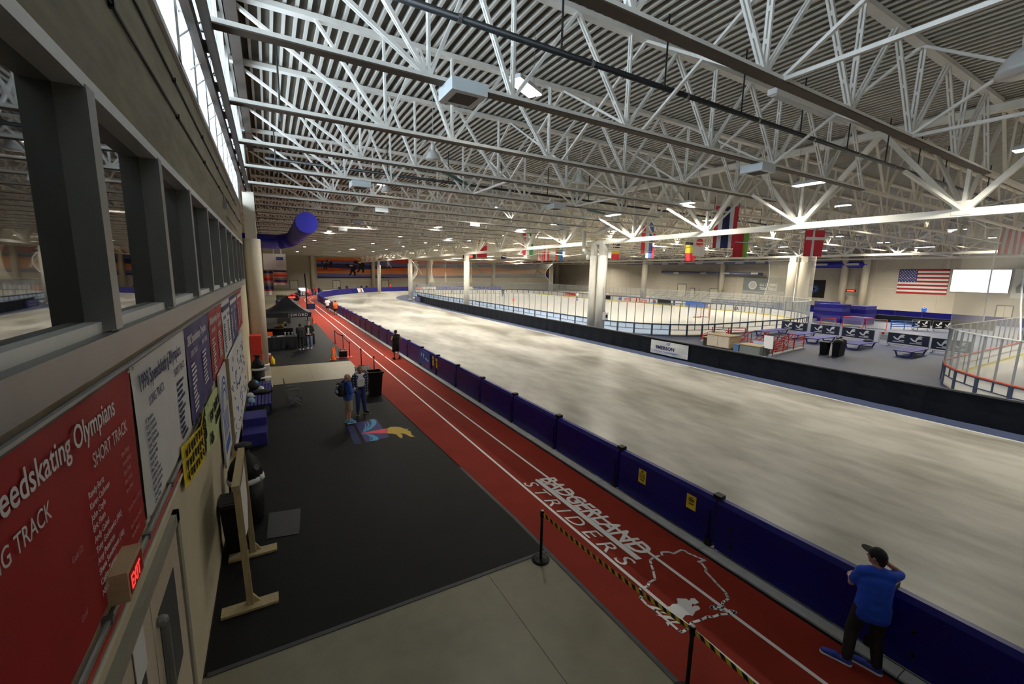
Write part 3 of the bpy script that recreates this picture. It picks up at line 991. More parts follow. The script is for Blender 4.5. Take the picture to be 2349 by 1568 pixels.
# bell shaped high-bay lamps (unlit)
b = MB(); b.lathe([(.30, 0), (.285, .06), (.25, .16), (.17, .27), (.08, .34), (.07, .36)], 20)
bs_m = b.mesh('shade', 'bell', True)
bl_m = MB().lathe([(.22, .02), (.22, .03)], 16).mesh('lens', 'lampw')
b = MB(); b.lathe([(.075, .36), (.085, .42), (.085, .56), (.04, .60)], 12); b.cyl((0, 0, .6), (0, 0, 2.35), .012, 6)
bt_m = b.mesh('ballast', 'bell', True)
for i, (x, y, z, s) in enumerate(((5.84, 16.6, 9.55, 1.0), (13.1, 16.6, 9.55, 1.0), (13.9, 10.3, 9.75, 1.0), (12.6, 2.75, 9.15, 1.35), (12.7, 22.7, 9.6, 1.0), (6.0, 24.8, 9.6, 1.0), (6.0, 34.0, 9.6, 1.0), (13.0, 30.0, 9.6, 1.0))):
    lb = ['grey bell lamp hanging over the black mat side', 'grey bell lamp hanging over the middle of the oval', 'grey bell lamp near the second truss over the oval', 'large grey bell lamp at the upper right corner of the photo', 'small grey bell lamp hanging behind the middle one', 'small far bell lamp above the running track', 'tiny far bell lamp above the running track', 'tiny far bell lamp over the oval'][i]
    t = thing('bell_lamp', lb, 'high bay lamp', (x, y, z), 0, 'bell lamps of the roof')
    t.scale = (s, s, s)
    place('shade', bs_m, t); place('lens', bl_m, t); place('ballast', bt_m, t)

# pale boxes hung on the bottom chords
b = MB(); b.box(-.42, .42, -.42, .42, 0, .26)
xb_m = b.mesh('casing', 'boxw')
xg_m = MB().box(-.26, .26, -.26, .26, -.012, 0).mesh('grille', 'edge')
for i, (x, y) in enumerate(((4.05, 9.5), (15.9, 9.75), (4.0, 21.6), (15.0, 21.2), (6.7, 29.5), (6.6, 37.5), (15, 33), (6.6, 45.5), (15.0, 45), (22.0, 30.0), (6.6, 57), (15, 57))):
    lb = ['large pale box with dark grille under the nearest truss', 'pale box under the nearest truss at the right', 'pale box hanging above the black mat', 'pale box hanging over the middle of the oval'][i] if i < 4 else 'small pale box hanging from a distant truss'
    t = thing('ceiling_speaker', lb, 'ceiling speaker', (x, y, 9.08), 0, 'pale boxes hung under the trusses' if i < 4 else 'distant pale boxes under the trusses')
    place('casing', xb_m, t); place('grille', xg_m, t)

# sprinkler mains
def pipe_run(y, z, x0, x1, label):
    t = thing('sprinkler_pipe', label, 'pipe', (0, y, z))
    MB().cyl((x0, 0, 0), (x1, 0, 0), .07, 10).build('main', 'pipe', t, smooth=True)
    x = x0 + 2.2
    while x < x1:
        MB().cyl((x, 0, 0), (x, 0, 12 - z), .025, 6).build('hanger', 'pipe', t)
        MB().lathe([(.085, -.04), (.085, .04)], 10).build('coupling', 'gunm', t, loc=(x + .9, 0, 0), rot=(0, PI / 2, 0))
        x += 3.4
pipe_run(8.62, 10.2, .5, 40, 'black sprinkler main crossing the roof in front of the nearest trusses')
pipe_run(23.6, 10.3, .2, 60, 'black sprinkler main crossing the roof further back')
b = MB()
for y0 in (7.6, 15.2, 23.2):
    b.cyl((0.6, y0, 11.85), (0.6, y0 + .05, 9.6), .03, 6)
tag(b.build('drop_pipes', 'pipe'), 'thin black drop pipes beside the clerestory corner', 'pipe')
for x, y, rz, lb in ((8.4, 20.6, .25, 'teal steel bar slung between the trusses over the oval'), (21.2, 24.8, -.1, 'teal steel bar slung between trusses near the inner girder')):
    tag(MB().bar((-1.6, -1.2, 0), (1.6, 1.2, .25), .12, .14).build('teal_bar', 'teal', None, (x, y, 9.75), (0, 0, rz)), lb, 'bar')
o = thing('strip_cover', 'long white unlit strip lamp between the trusses at the right', 'strip lamp', (15.5, 7.9, 10.6))
MB().box(-2.3, 2.3, -.14, .14, 0, .16).build('housing', 'white', o); MB().box(-2.2, 2.2, -.09, .09, -.03, 0).build('lens', 'lampw', o)

# blue duct
du = thing('air_duct', 'fat royal blue round air duct with capped end under the roof', 'air duct', (2.15, 28.2, 7.98))
b = MB()
n = 24
b.lathe([(.60, 0), (.61, .05), (.61, 13.0)], n)
MBs = b.build('straight_run', 'duct', du, rot=(-PI / 2, 0, 0), smooth=True)
MB().lathe([(.60, 0), (.60, .015)], n).build('end_cap', 'duct', du, rot=(-PI / 2, 0, 0), loc=(0, -.02, 0))
b = MB()
pts = [(0, 13, 0), (-.1, 13.5, -.1), (-.5, 13.9, -.25), (-1.2, 14.1, -.4), (-8, 14.1, -.4)]
b.tube(pts, .6, n)
b.build('elbow_run', 'duct', du, smooth=True)
b = MB()
for k in range(6): b.lathe([(.625, 0), (.625, .06)], n, (0, 0, 1.0 + 2.2 * k))
b.build('seam_ring', 'duct', du, rot=(-PI / 2, 0, 0), smooth=True)
b = MB()
for k in range(4): b.bar((0, 1.5 + 3.5 * k, .55), (0, 1.5 + 3.5 * k, 1.5), .03, .03)
b.build('hanger', 'gunm', du)
# hanging white sign box and two striped flags at the far left
o = thing('hanging_sign', 'pale hanging sign box with small blue poster under the duct', 'sign', (.6, 48, 5.2))
MB().box(-.95, 1.0, -.2, .2, 0, 1.55).build('box', 'white', o)
MB().box(.15, .75, -.215, -.2, .25, 1.3).build('poster', 'paper', o)
MB().box(.15, .75, -.222, -.215, .95, 1.25).build('poster_heading', 'fblue2', o)
for x in (-.1, .55): MB().box(x, x + .12, -.06, .06, 1.55, 4.2).build('hanger_post', 'lampw', o)
def striped(name, label, cat, loc, w, h, cols, rz=0, vertical=False, group=None, wave=.05, parent=None):
    """cloth hung in soft folds, its stripes as strips of cloth"""
    b = MB()
    nx, nz = 8, 6
    tot = sum(c[1] for c in cols)
    mats = []
    acc = 0
    for key, fr in cols:
        if key not in mats: mats.append(key)
        a0 = acc / tot; acc += fr; a1 = acc / tot
        for i in range(nx):
            for s_ in (0,):
                u0, u1 = i / nx, (i + 1) / nx
                if vertical:
                    U0, U1 = a0 + (a1 - a0) * u0, a0 + (a1 - a0) * u1
                    V0, V1 = 0, 1
                else:
                    U0, U1 = u0, u1
                    V0, V1 = 1 - a1, 1 - a0
                def P(u, v):
                    return ((u - .5) * w, wave * math.sin(u * 9 + v * 2.0), -h + v * h)
                b.add([P(U0, V0), P(U1, V0), P(U1, V1), P(U0, V1)], [(0, 1, 2, 3)], mats.index(key))
    o = b.build(name, mats, parent, loc, (0, 0, rz))
    if label: tag(o, label, cat, group)
    return o
stripes = (('fnavy', 1), ('inkr', .8), ('orange', 1), ('red', 1), ('inkr', 1.2), ('fgrey', 1), ('bannavy', 1.2), ('red', .6), ('white', 1.6))
striped('hanging_banner', 'striped festival banner hanging nearer the round column', 'banner', (-.02, 45, 5.1), .72, 2.2, stripes)
striped('hanging_banner', 'shorter striped festival banner hanging right of the other one', 'banner', (1.05, 50, 5.15), 1.2, 1.5, stripes)

# ================================================================ BARRIERS
# blue pads between the track and the oval
b = MB()
L = 2.56
b.prism([(0, .06), (.16, .06), (.20, .12), (.20, .98), (.15, 1.06), (.05, 1.06), (0, .98)], .02, L, lambda u, v, w: (u, w, v))
pad_m = b.mesh('pad', 'pad')
b = MB()
for y, z in ((L - .28, .62), (L - .30, .28)): b.lathe([(.035, 0), (.03, .02)], 10, (0, 0, 0)); 
bolt_m = MB().lathe([(.035, 0), (.03, .015), (.012, .02)], 10).mesh('bolt', 'black')
b = MB(); b.tube([(-.012, .10, .78), (-.03, .10, .70), (-.012, .10, .12)], .014, 6); b.box(-.03, 0, .04, .16, .05, .2)
str_m = b.mesh('strap', 'black')
clip_m = MB().box(.02, .18, -.06, .1, 1.05, 1.12).mesh('clip', 'black')
ypads = []
y = -5.9
i = 0
while y < 76:
    ypads.append(y)
    lab = 'blue vinyl barrier pad in the far part of the row along the red track'
    if y < -2: lab = 'blue vinyl barrier pad below the lower edge of the photo'
    elif y < 28: lab = 'blue vinyl barrier pad along the red track, %s from the lower right corner' % ORD[int((y + 2) / 2.6)]
    t = thing('barrier_pad', lab, 'barrier pad', (7.16, y, 0), 0, 'blue pads along the red track')
    place('pad', pad_m, t)
    place('bolt', bolt_m, t, (0, L - .28, .62), (0, -PI / 2, 0)); place('bolt', bolt_m, t, (0, L - .30, .28), (0, -PI / 2, 0))
    place('strap', str_m, t); place('clip', clip_m, t)
    y += 2.6; i += 1
# slanted pads round the far turn
b = MB()
b.prism([(0, .02), (.55, .02), (.60, .12), (.22, 1.12), (.05, 1.16), (0, 1.0)], .02, 2.58, lambda u, v, w: (u, w, v))
tpad_m = b.mesh('pad', 'pad')
ca = 2.62 / 49.2
ads = {13: 'A', 22: 'B', 23: 'C', 24: 'C2', 29: 'D'}
adcols = {'A': ('white', 'red'), 'B': ('inkr', 'orange'), 'C': ('white', 'red'), 'C2': ('white', 'red'), 'D': ('green', 'paper')}
for i in range(34):
    a = PI - ca * (i + .0)
    x, y = OC[0] + 49.4 * math.cos(a), OC[1] - 2.0 + 49.4 * math.sin(a)
    rz = -(ca * (i + .5))
    ad = ads.get(i)
    lab = 'blue slanted pad on the far turn of the oval' if not ad else {'A': 'turn pad with a white and red emblem panel', 'B': 'turn pad with a faded orange panel', 'C': 'white lettered turn pad, left half of the advert', 'C2': 'white lettered turn pad, right half of the advert', 'D': 'turn pad with a pale yellow panel'}[ad]
    t = thing('barrier_pad', lab, 'barrier pad', (x, y, 0), rz, 'blue pads round the far turn')
    place('pad', tpad_m, t)
    if ad:
        T = lambda u, v, w: (.60 - .38 * v + .015 + w, u, .12 + v)
        bb_ = MB(); bb_.prism([(.03, .02), (2.55, .02), (2.55, .98), (.03, .98)], 0, .01, T)
        bb_.build('ad_panel', adcols[ad][0], t)
        if ad == 'A': MB().prism([(1.1, .1), (1.9, .1), (1.9, .9), (1.5, .9), (1.5, .4), (1.1, .4)], .012, .02, T).build('emblem', 'red', t)
        if ad == 'B': MB().prism([(.4, .2), (2.1, .2), (2.1, .8), (.4, .8)], .012, .02, T).build('emblem', 'orange', t)
        if ad == 'C':
            T2 = lambda u, v, w: (.60 - .38 * v + .03 + w, 5.0 - u, .12 + v)
            lettering(t, 'Automation', .62, 'ink', T2 if False else (lambda u, v, w: (.60 - .38 * (v + .08) + .04 + w, 5.05 - u, .20 + v)), bold=.01)
            lettering(t, 'Rockwell', .46, 'red', lambda u, v, w: (.60 - .38 * (v + .55) + .04 + w, 4.3 - u, .67 + v))

# notices and a flag on the blue pads
def note(y, z, w, h, label, lines, mk='yellow'):
    t = thing('notice_sheet', label, 'notice', (7.155, y, z))
    MB().box(-.006, 0, 0, w, 0, h).build('sheet', mk, t)
    for k, (a, c, zz, hh) in enumerate(lines):
        MB().box(-.009, -.006, a * w, c * w, zz * h, (zz + hh) * h).build('print', 'black', t)
    return t
note(6.22, .54, .22, .32, 'yellow printed notice on the blue pad beside the letters, nearer the far end', [(.4, .62, .80, .12), (.15, .85, .68, .04), (.12, .88, .58, .03), (.12, .88, .50, .03), (.15, .85, .42, .03), (.12, .88, .34, .03), (.25, .75, .2, .06)])
note(4.92, .58, .22, .30, 'yellow printed notice on the blue pad, closer to the leaning person', [(.35, .65, .80, .05), (.2, .8, .66, .06), (.25, .75, .56, .06), (.2, .8, .40, .03), (.3, .7, .34, .03)])
note(20.5, .45, .22, .5, 'yellow strip notice on the blue pad past the flag, left one', [(.2, .8, .6, .1)])
note(20.0, .42, .22, .5, 'yellow strip notice on the blue pad past the flag, right one', [(.2, .8, .6, .1)])
fb = thing('pad_flag', 'bright blue cloth flag draped over the pads near the runner', 'flag', (7.13, 21.0, .1))
b = MB(); b.prism([(0, .05), (1.9, .12), (1.75, .9), (.05, .92), (-.05, .4)], 0, .015, lambda u, v, w: (-w, u, v)); b.build('cloth', 'fblue2', fb)
b = MB(); b.prism([(1.3, .72), (1.45, .5), (1.5, .74)], .017, .02, lambda u, v, w: (-w, u, v)); b.prism([(.95, .72), (1.1, .45), (1.15, .74)], .017, .02, lambda u, v, w: (-w, u, v)); b.prism([(.2, .48), (.75, .58), (.8, .5), (.25, .42)], .017, .02, lambda u, v, w: (-w, u, v)); b.build('print', 'logo', fb)
MB().prism([(.25, .1), (.6, .12), (.55, .36), (.28, .34)], .017, .02, lambda u, v, w: (-w, u, v)).build('print', 'fred', fb)

# lettering on the track (part of the track)
Tt = lambda u, v, w: (5.58 + v, 8.43 - u, .0105 + w)
me = text_mesh('BADGERLAND', .56, .0005, bold=.012, shear=.28, T=lambda u, v, w: (5.76 + v, 8.40 - u, .0105 + w), xs=1.0)
wd_ = max(v.co.y for v in me.vertices) - min(v.co.y for v in me.vertices)
y1_ = max(v.co.y for v in me.vertices)
for v in me.vertices: v.co.y = 8.46 - (y1_ - v.co.y) * (3.43 / wd_)
me.materials.append(K['line']); place('painted_letters', me, track)
me = text_mesh('STRIDERS', .40, .0005, bold=.0, shear=.28, spacing=1.5, T=lambda u, v, w: (5.27 + v * 1.1, 8.4 - u, .0105 + w))
wd_ = max(v.co.y for v in me.vertices) - min(v.co.y for v in me.vertices)
y1_ = max(v.co.y for v in me.vertices)
for v in me.vertices: v.co.y = 8.46 - (y1_ - v.co.y) * (3.55 / wd_)
me.materials.append(K['line']); place('painted_letters', me, track)
MB().prism([(5.62, 8.43), (5.68, 8.5), (5.74, 8.37), (5.74, 4.94), (5.62, 4.98)][::-1], .0095, .0112).build('painted_bar', 'line', track)
WI = [(6.154, 4.835), (6.216, 4.903), (6.283, 4.887), (6.359, 4.836), (6.395, 4.766), (6.485, 4.769), (6.613, 4.773), (6.663, 4.715), (6.651, 4.65), (6.688, 4.569), (6.712, 4.467), (6.761, 4.353), (6.613, 4.394), (6.631, 4.336), (6.567, 4.194), (6.499, 4.158), (6.449, 4.0), (6.402, 3.874), (6.374, 3.774), (6.343, 3.664), (6.301, 3.624), (6.269, 3.565), (6.177, 3.547), (6.097, 3.553), (6.045, 3.523), (6.019, 3.479), (5.975, 3.482), (5.911, 3.545), (5.856, 3.582), (5.82, 3.573), (5.827, 3.54), (5.906, 3.498), (5.943, 3.429), (6.068, 3.375), (6.094, 3.326), (6.049, 3.323), (5.96, 3.357), (5.821, 3.419), (5.669, 3.44), (5.612, 3.484), (5.47, 3.488), (5.304, 3.525), (5.113, 3.475), (5.011, 3.481), (4.998, 3.525), (4.996, 3.692), (4.994, 3.963), (4.961, 4.109), (4.983, 4.266), (5.041, 4.281), (5.089, 4.387), (5.154, 4.415), (5.299, 4.394), (5.375, 4.443), (5.533, 4.45), (5.681, 4.624), (5.774, 4.758), (5.851, 4.85), (5.961, 4.869), (6.095, 4.856)]
b = MB()
for i in range(len(WI)):
    p, q = WI[i], WI[(i + 1) % len(WI)]
    if i == len(WI) - 1: continue
    b.bar((p[0], p[1], .010), (q[0], q[1], .010), .042, .002)
    b.lathe([(.021, -.001), (.021, .001)], 8, (q[0], q[1], .010))
b.build('painted_outline', 'line', track)
RUN = [(5.504, 3.97), (5.636, 3.884), (5.642, 3.836), (5.71, 3.859), (5.764, 3.83), (5.75, 3.734), (5.649, 3.737), (5.626, 3.771), (5.565, 3.725), (5.628, 3.727), (5.675, 3.694), (5.661, 3.645), (5.62, 3.631), (5.546, 3.643), (5.414, 3.598), (5.392, 3.637), (5.328, 3.665), (5.234, 3.642), (5.142, 3.58), (5.008, 3.679), (4.924, 3.654), (4.947, 3.719), (5.15, 3.648), (4.996, 3.784), (4.93, 3.894), (5.143, 3.745), (5.025, 3.905), (5.184, 3.826), (5.03, 3.958), (4.935, 4.123), (5.094, 3.965), (5.262, 3.903), (5.339, 3.919), (5.419, 3.883)]
MB().prism(RUN[::-1], .0105, .0118).build('painted_runners', 'line', track)

# floor emblem: a torch printed on the black mat
em = thing('floor_emblem', 'blue square torch emblem with yellow flame printed on the black mat', 'floor emblem', (0, 0, .009))
def gp(pts, z, mk, nm):
    MB().prism(pts, z, z + .001).build(nm, mk, em)
K['kick2'] = mat('yellow_flame_print', (0.62, 0.40, 0.04), 0.6, var=0.03)
gp([(2.3, 12.92), (3.033, 13.021), (3.04, 14.916), (2.297, 14.83)], 0, 'bannavy', 'blue_square')
gp([(1.957, 12.908), (2.166, 12.881), (2.219, 14.601), (2.003, 14.61)], 0, 'fnavy', 'faded_patch')
gp([(2.452, 13.817), (2.662, 13.991), (2.872, 14.274), (2.993, 14.621), (2.978, 14.926), (2.801, 14.942), (2.834, 14.841), (2.798, 14.512), (2.691, 14.233), (2.491, 13.921), (2.354, 13.806)], 0.0015, 'shoec', 'swoosh')
gp([(2.473, 13.93), (2.607, 14.114), (2.712, 14.421), (2.704, 14.71), (2.635, 14.834), (2.683, 14.707), (2.65, 14.385), (2.547, 14.112), (2.387, 13.881)], 0.0015, 'shoec', 'swoosh')
gp([(2.5, 14.072), (2.578, 14.29), (2.609, 14.539), (2.573, 14.727), (2.568, 14.426), (2.484, 14.144), (2.388, 13.942)], 0.0015, 'shoec', 'swoosh')
gp([(2.428, 13.589), (2.54, 13.386), (2.559, 13.204), (2.528, 13.051), (2.397, 12.952), (2.647, 12.907), (2.711, 13.014), (2.707, 13.186), (2.637, 13.395), (2.468, 13.599), (2.333, 13.696)], 0.0015, 'shoec', 'swoosh')
gp([(2.509, 13.471), (2.536, 13.273), (2.496, 13.123), (2.395, 13.035), (2.444, 13.093), (2.5, 13.234), (2.488, 13.412), (2.428, 13.589)], 0.0015, 'shoec', 'swoosh')
gp([(2.351, 13.687), (3.048, 13.366), (3.144, 13.813), (2.303, 13.741)], 0.003, 'fpink', 'red_wedge')
gp([(3.05, 13.335), (3.191, 13.264), (3.293, 13.123), (3.308, 12.882), (3.369, 12.709), (3.454, 12.983), (3.426, 13.175), (3.553, 13.052), (3.653, 12.708), (3.765, 12.68), (3.723, 12.876), (3.773, 13.183), (3.705, 13.373), (3.792, 13.424), (3.677, 13.494), (3.603, 13.679), (3.476, 13.827), (3.307, 13.892), (3.162, 13.804)], 0.0015, 'kick2', 'flame')
# ---------------------------------------------------------------- black skirt barrier along the infield
sk = thing('skirt_barrier', 'long black vinyl skirt barrier along the inner edge of the oval', 'barrier')
spath = [(22.7, -9.0)] + [(22.7, y) for y in range(-6, 64, 3)] + [(22.85, 66), (23.1, 70), (23.5, 74), (24.0, 77), (24.7, 80)]
for i in range(len(spath) - 1):
    p, q = spath[i], spath[i + 1]
    b = MB()
    m_ = 8
    vs, fs = [], []
    for j in range(m_ + 1):
        t = j / m_
        x = p[0] + (q[0] - p[0]) * t; y = p[1] + (q[1] - p[1]) * t
        wv = .03 * math.sin(j * 1.7 + i * 2.1)
        vs += [(x + wv - .03, y, .02), (x + wv * .6, y, .55), (x, y, 1.08), (x + .12, y, 1.1), (x + .14, y, .02)]
    for j in range(m_):
        a = j * 5
        for k in range(4): fs.append((a + k, a + k + 1, a + k + 6, a + k + 5))
    b.add(vs, fs)
    b.build('skirt_panel', 'blackv', sk)
    MB().bar((p[0] + .06, p[1], 1.13), (q[0] + .06, q[1], 1.13), .16, .06).build('top_rail', 'edging', sk)
def skirt_sign(y0, y1, z0, z1, label, mk):
    t = thing('barrier_sign', label, 'sign', (22.62, y0, z0))
    x_off = {True: .3, False: 0}[y0 > 60]
    t.location.x += (.35 if y0 > 66 else 0) + (.45 if y0 > 74 else 0)
    b = MB()
    w, h = y1 - y0, z1 - z0
    vs, fs = [], []
    nx = 8
    for j in range(nx + 1):
        for k in range(4):
            vs.append((-.01 + .014 * math.sin(j * 1.3 + k), w * j / nx, h * k / 3))
    for j in range(nx):
        for k in range(3):
            a = j * 4 + k
            fs.append((a, a + 1, a + 5, a + 4))
    b.add(vs, fs)
    b.build('cloth', mk, t)
    return t
t = skirt_sign(17.1, 20.1, .12, 1.02, 'white vinyl sign with dark blue lettering on the black skirt', 'banwhite')
lettering(t, 'EMERSON', .30, 'ink', lambda u, v, w: (-.045 - w, 2.55 - u, .36 + v), bold=.012, xs=1.15)
lettering(t, 'Climate Technologies', .17, 'fblue2', lambda u, v, w: (-.045 - w, 2.65 - u, .15 + v), xs=1.25)
b = MB()
for k, (dy, dz) in enumerate(((0, 0), (.09, .04), (.0, .09), (.1, .14), (-.12, .03), (-.11, .12))):
    b.box(-.045, -.04, 1.5 - dy - .04, 1.5 - dy + .03, .68 + dz, .74 + dz)
b.build('emblem', 'fblue2', t)
t = skirt_sign(72.6, 75.6, .15, 1.0, 'dark blue sign with pale lettering near the far end of the skirt', 'bannavy')
b = MB()
for k in range(4):
    b.box(-.05, -.045, .5 + .5 * k, .85 + .5 * k, .5, .72); b.box(-.05, -.045, .4 + .5 * k, .8 + .5 * k, .15, .37)
b.build('print', 'gduct', t)
t = skirt_sign(76.6, 79.2, .15, 1.0, 'pale grey sign with a wing emblem at the far end of the skirt', 'fgrey')
MB().prism([(.4, .5), (1.2, .25), (2.3, .55), (1.5, .45), (1.3, .6)], 0, .01, lambda u, v, w: (-.05 - w, u, v)).build('emblem', 'logo', t)
# ================================================================ RINKS
def rounded_path(x0, x1, y0, y1, rad, step):
    """closed outline as points about step apart"""
    def line(a, b):
        d = math.hypot(b[0] - a[0], b[1] - a[1]); n = max(1, round(d / step))
        return [(a[0] + (b[0] - a[0]) * i / n, a[1] + (b[1] - a[1]) * i / n) for i in range(n)]
    def cor(cx, cy, a0, r):
        n = max(4, round(r * PI / 2 / (step * .6)))
        return [(cx + r * math.cos(a0 + PI / 2 * i / n), cy + r * math.sin(a0 + PI / 2 * i / n)) for i in range(n)]
    ra, rb, rc_, rd = rad if isinstance(rad, tuple) else (rad,) * 4
    p = []
    p += line((x0 + ra, y0), (x1 - rb, y0)); p += cor(x1 - rb, y0 + rb, -PI / 2, rb)
    p += line((x1, y0 + rb), (x1, y1 - rc_)); p += cor(x1 - rc_, y1 - rc_, 0, rc_)
    p += line((x1 - rc_, y1), (x0 + rd, y1)); p += cor(x0 + rd, y1 - rd, PI / 2, rd)
    p += line((x0, y1 - rd), (x0, y0 + ra)); p += cor(x0 + ra, y0 + ra, PI, ra)
    return p

def board_mesh(L, backk, frk='frame'):
    """board seen from outside: frame with four recessed sheets; white with a yellow kick strip inside. inside is +y"""
    b = MB()
    b.box(0, L, .06, .075, .0, .16, 1)                  # kick strip
    b.box(0, L, .0, .06, .0, .08, 2); b.box(0, L, -.01, .06, 1.0, 1.08, 2)
    b.box(0, L, .0, .05, .56, .60, 2)
    for x in (0, L - .08): b.box(x, x + .08, -.01, .06, .05, 1.05, 2)
    b.box(L / 2 - .02, L / 2 + .02, 0, .05, .58, 1.0, 2)
    b.quad((0, .055, .05), (L, .055, .05), (L, .055, 1.02), (0, .055, 1.02), 3)
    return b.mesh('board_panel', ['board', 'kick', frk, backk])

def rink(name, label, x0, x1, y0, y1, r, railk, visible, backf, gh=1.85):
    root = thing(name, label, 'ice rink')
    path = rounded_path(x0, x1, y0, y1, r, 2.55)
    b = MB(); b.add([(x, y, .02) for x, y in path], [tuple(range(len(path)))])
    b.build('ice_sheet', 'rinkice', root)
    cache = {}
    for i in range(len(path)):
        p, q = path[i], path[(i + 1) % len(path)]
        if not visible(p, q): continue
        L = math.hypot(q[0] - p[0], q[1] - p[1])
        rz = math.atan2(q[1] - p[1], q[0] - p[0])
        bk = backf(p)
        key = (round(L, 2), bk)
        if key not in cache:
            g = MB().box(.03, L / 2 - .02, .03, .045, 1.1, 1.1 + gh).mesh('glass_pane', 'rglass')
            cache[key] = (board_mesh(L, bk), g, MB().box(-.03, .03, .01, .07, 1.05, 1.1 + gh).mesh('glass_post', 'post'),
                          MB().box(0, L, -.02, .10, 1.06, 1.11).mesh('cap_rail', railk), MB().box(0, L, .015, .06, 1.08 + gh, 1.13 + gh).mesh('top_rail', 'lampw'))
        bm, g, po, cr, tr_ = cache[key]
        B = place('board_panel', bm, root, (p[0], p[1], 0), (0, 0, rz))
        place('cap_rail', cr, root, (p[0], p[1], 0), (0, 0, rz))
        place('top_rail', tr_, root, (p[0], p[1], 0), (0, 0, rz))
        c, s = math.cos(rz), math.sin(rz)
        for k in (0, .5):
            place('glass_pane', g, root, (p[0] + c * L * k, p[1] + s * L * k, 0), (0, 0, rz))
            place('glass_post', po, root, (p[0] + c * L * k, p[1] + s * L * k, 0), (0, 0, rz))
    return root, path
rink1, path1 = rink('ice_rink', 'white ice rink in the middle with blue framed boards and glass', 27.6, 65.5, 24.3, 103.0, (8.0, 17.0, 10.0, 8.5), 'frame', lambda p, q: True, lambda p: 'backp' if p[0] < 31 and p[1] > 26 else 'board')
rink2, path2 = rink('ice_rink', 'ice rink at the right edge with orange red cap rail', 25.1, 63.0, -8.7, 8.0, (1.0, 1.0, 8.0, 8.0), 'redrail', lambda p, q: p[1] > -9, lambda p: 'board')
# rink markings and board adverts
def on_far_board(y, z, txt, size, mk, bold=.01, xs=1.0, X=65.44):
    return lettering(rink1, txt, size, mk, lambda u, v, w: (X - .02 - w, y - u, z + v), bold=bold, xs=xs, name='board_lettering')
on_far_board(66.2, .28, 'PETTIT', .70, 'red', .02, .95)
on_far_board(62.0, .28, 'CENTER', .70, 'red', .02, .80)
b = MB()
for yy in (67.6, 58.2):
    b.box(65.40, 65.42, yy - .5, yy + .3, .28, .75, 0); b.box(65.40, 65.42, yy - .3, yy + .25, .72, .98, 1)
b.build('board_emblem', ['fblue2', 'forange'], rink1)
MB().prism([(62.6, .2), (63.0, .2), (62.9, 1.0), (62.7, 1.0)], 0, .02, lambda u, v, w: (65.42 - w, u, v)).build('board_emblem', 'red', rink1)
for y0, y1, k in ((74.5, 70.5, 'black'), (57.3, 54.2, 'black'), (53.6, 53.2, 'bannavy'), (76.2, 75.6, 'bannavy')):
    MB().box(65.40, 65.43, y1, y0, .2, 1.02).build('board_advert', k, rink1)
MB().box(65.40, 65.43, 46.6, 50.9, .2, 1.02).build('board_advert', 'fblue2', rink1)
on_far_board(50.5, .25, 'GRUBER', .52, 'logo', .012, 1.25)
on_far_board(41.6, .30, 'EAST', .72, 'black', .012)
o = MB(); o.prism([(84, .55), (87.3, .8), (87.3, 1.0), (83, 1.0), (82, .4), (87.3, .3), (87.3, .5)], 0, .02, lambda u, v, w: (65.42 - w, u, v))
o.build('board_emblem', 'red', rink1)
MB().box(27.75, 65.4, 62.8, 63.2, .021, .024).build('ice_line', 'inkr', rink1)
# hockey goal on the ice
def goal_frame(name, label, loc, rz, group=None, scale=1.0):
    t = thing(name, label, 'hockey goal', loc, rz, group)
    t.scale = (scale, scale, scale)
    b = MB(); b.tube([(-.91, 0, .02), (-.91, 0, 1.22), (.91, 0, 1.22), (.91, 0, .02)], .035, 8); b.build('front_frame', 'red', t)
    b = MB(); b.tube([(-.91, 0, .03), (-.75, 1.0, .03), (.75, 1.0, .03), (.91, 0, .03)], .03, 8); b.tube([(-.91, 0, 1.2), (-.6, .45, 1.15), (.6, .45, 1.15), (.91, 0, 1.2)], .022, 6); b.build('back_frame', 'black', t)
    b = MB()
    A = [(-.9, 0, 1.2), (.9, 0, 1.2), (.6, .45, 1.15), (-.6, .45, 1.15), (-.9, 0, .03), (.9, 0, .03), (.75, 1.0, .03), (-.75, 1.0, .03)]
    for q in ((0, 1, 2, 3), (3, 2, 6, 7), (0, 3, 7, 4), (1, 5, 6, 2)): b.quad(*[A[i] for i in q])
    b.build('netting', 'net', t)
    return t
goal_frame('hockey_goal', 'hockey goal standing on the middle rink ice near the letters EAST', (50.6, 36.2, .02), .15, None, 1.15)

# hanging safety nets
def net_sheet(pts, z0, z1, waist, label, sag=.25):
    t = thing('safety_net', label, 'safety net')
    b = MB()
    n = len(pts); m_ = 8
    vs, fs = [], []
    cx = sum(p[0] for p in pts) / n; cy = sum(p[1] for p in pts) / n
    for j in range(m_ + 1):
        v = j / m_
        for i, (x, y) in enumerate(pts):
            pull = waist * math.sin(v * PI) ** 1.2 * (abs(i / (n - 1) - .5) * 2) ** 2
            zz = z0 + (z1 - z0) * v
            if j == m_: zz -= sag * abs(math.sin(i * 1.3))
            vs.append((x + (cx - x) * pull, y + (cy - y) * pull, zz))
    for j in range(m_):
        for i in range(n - 1): fs.append((j * n + i, j * n + i + 1, (j + 1) * n + i + 1, (j + 1) * n + i))
    b.add(vs, fs)
    b.build('mesh_curtain', 'net', t, smooth=True)
    for i in (0, n - 1):
        e = MB(); e.tube([vs[j * n + i] for j in range(m_ + 1)], .035, 5); e.build('edge_rope', 'logo', t)
    e = MB(); e.tube([vs[m_ * n + i] for i in range(n)], .03, 5); e.tube([vs[i] for i in range(n)], .03, 5); e.build('edge_rope', 'logo', t)
    return t
far_end = [(x, y) for x, y in path1 if y > 92]
far_end.sort(key=lambda p: math.atan2(p[1] - 88, p[0] - 46.5))
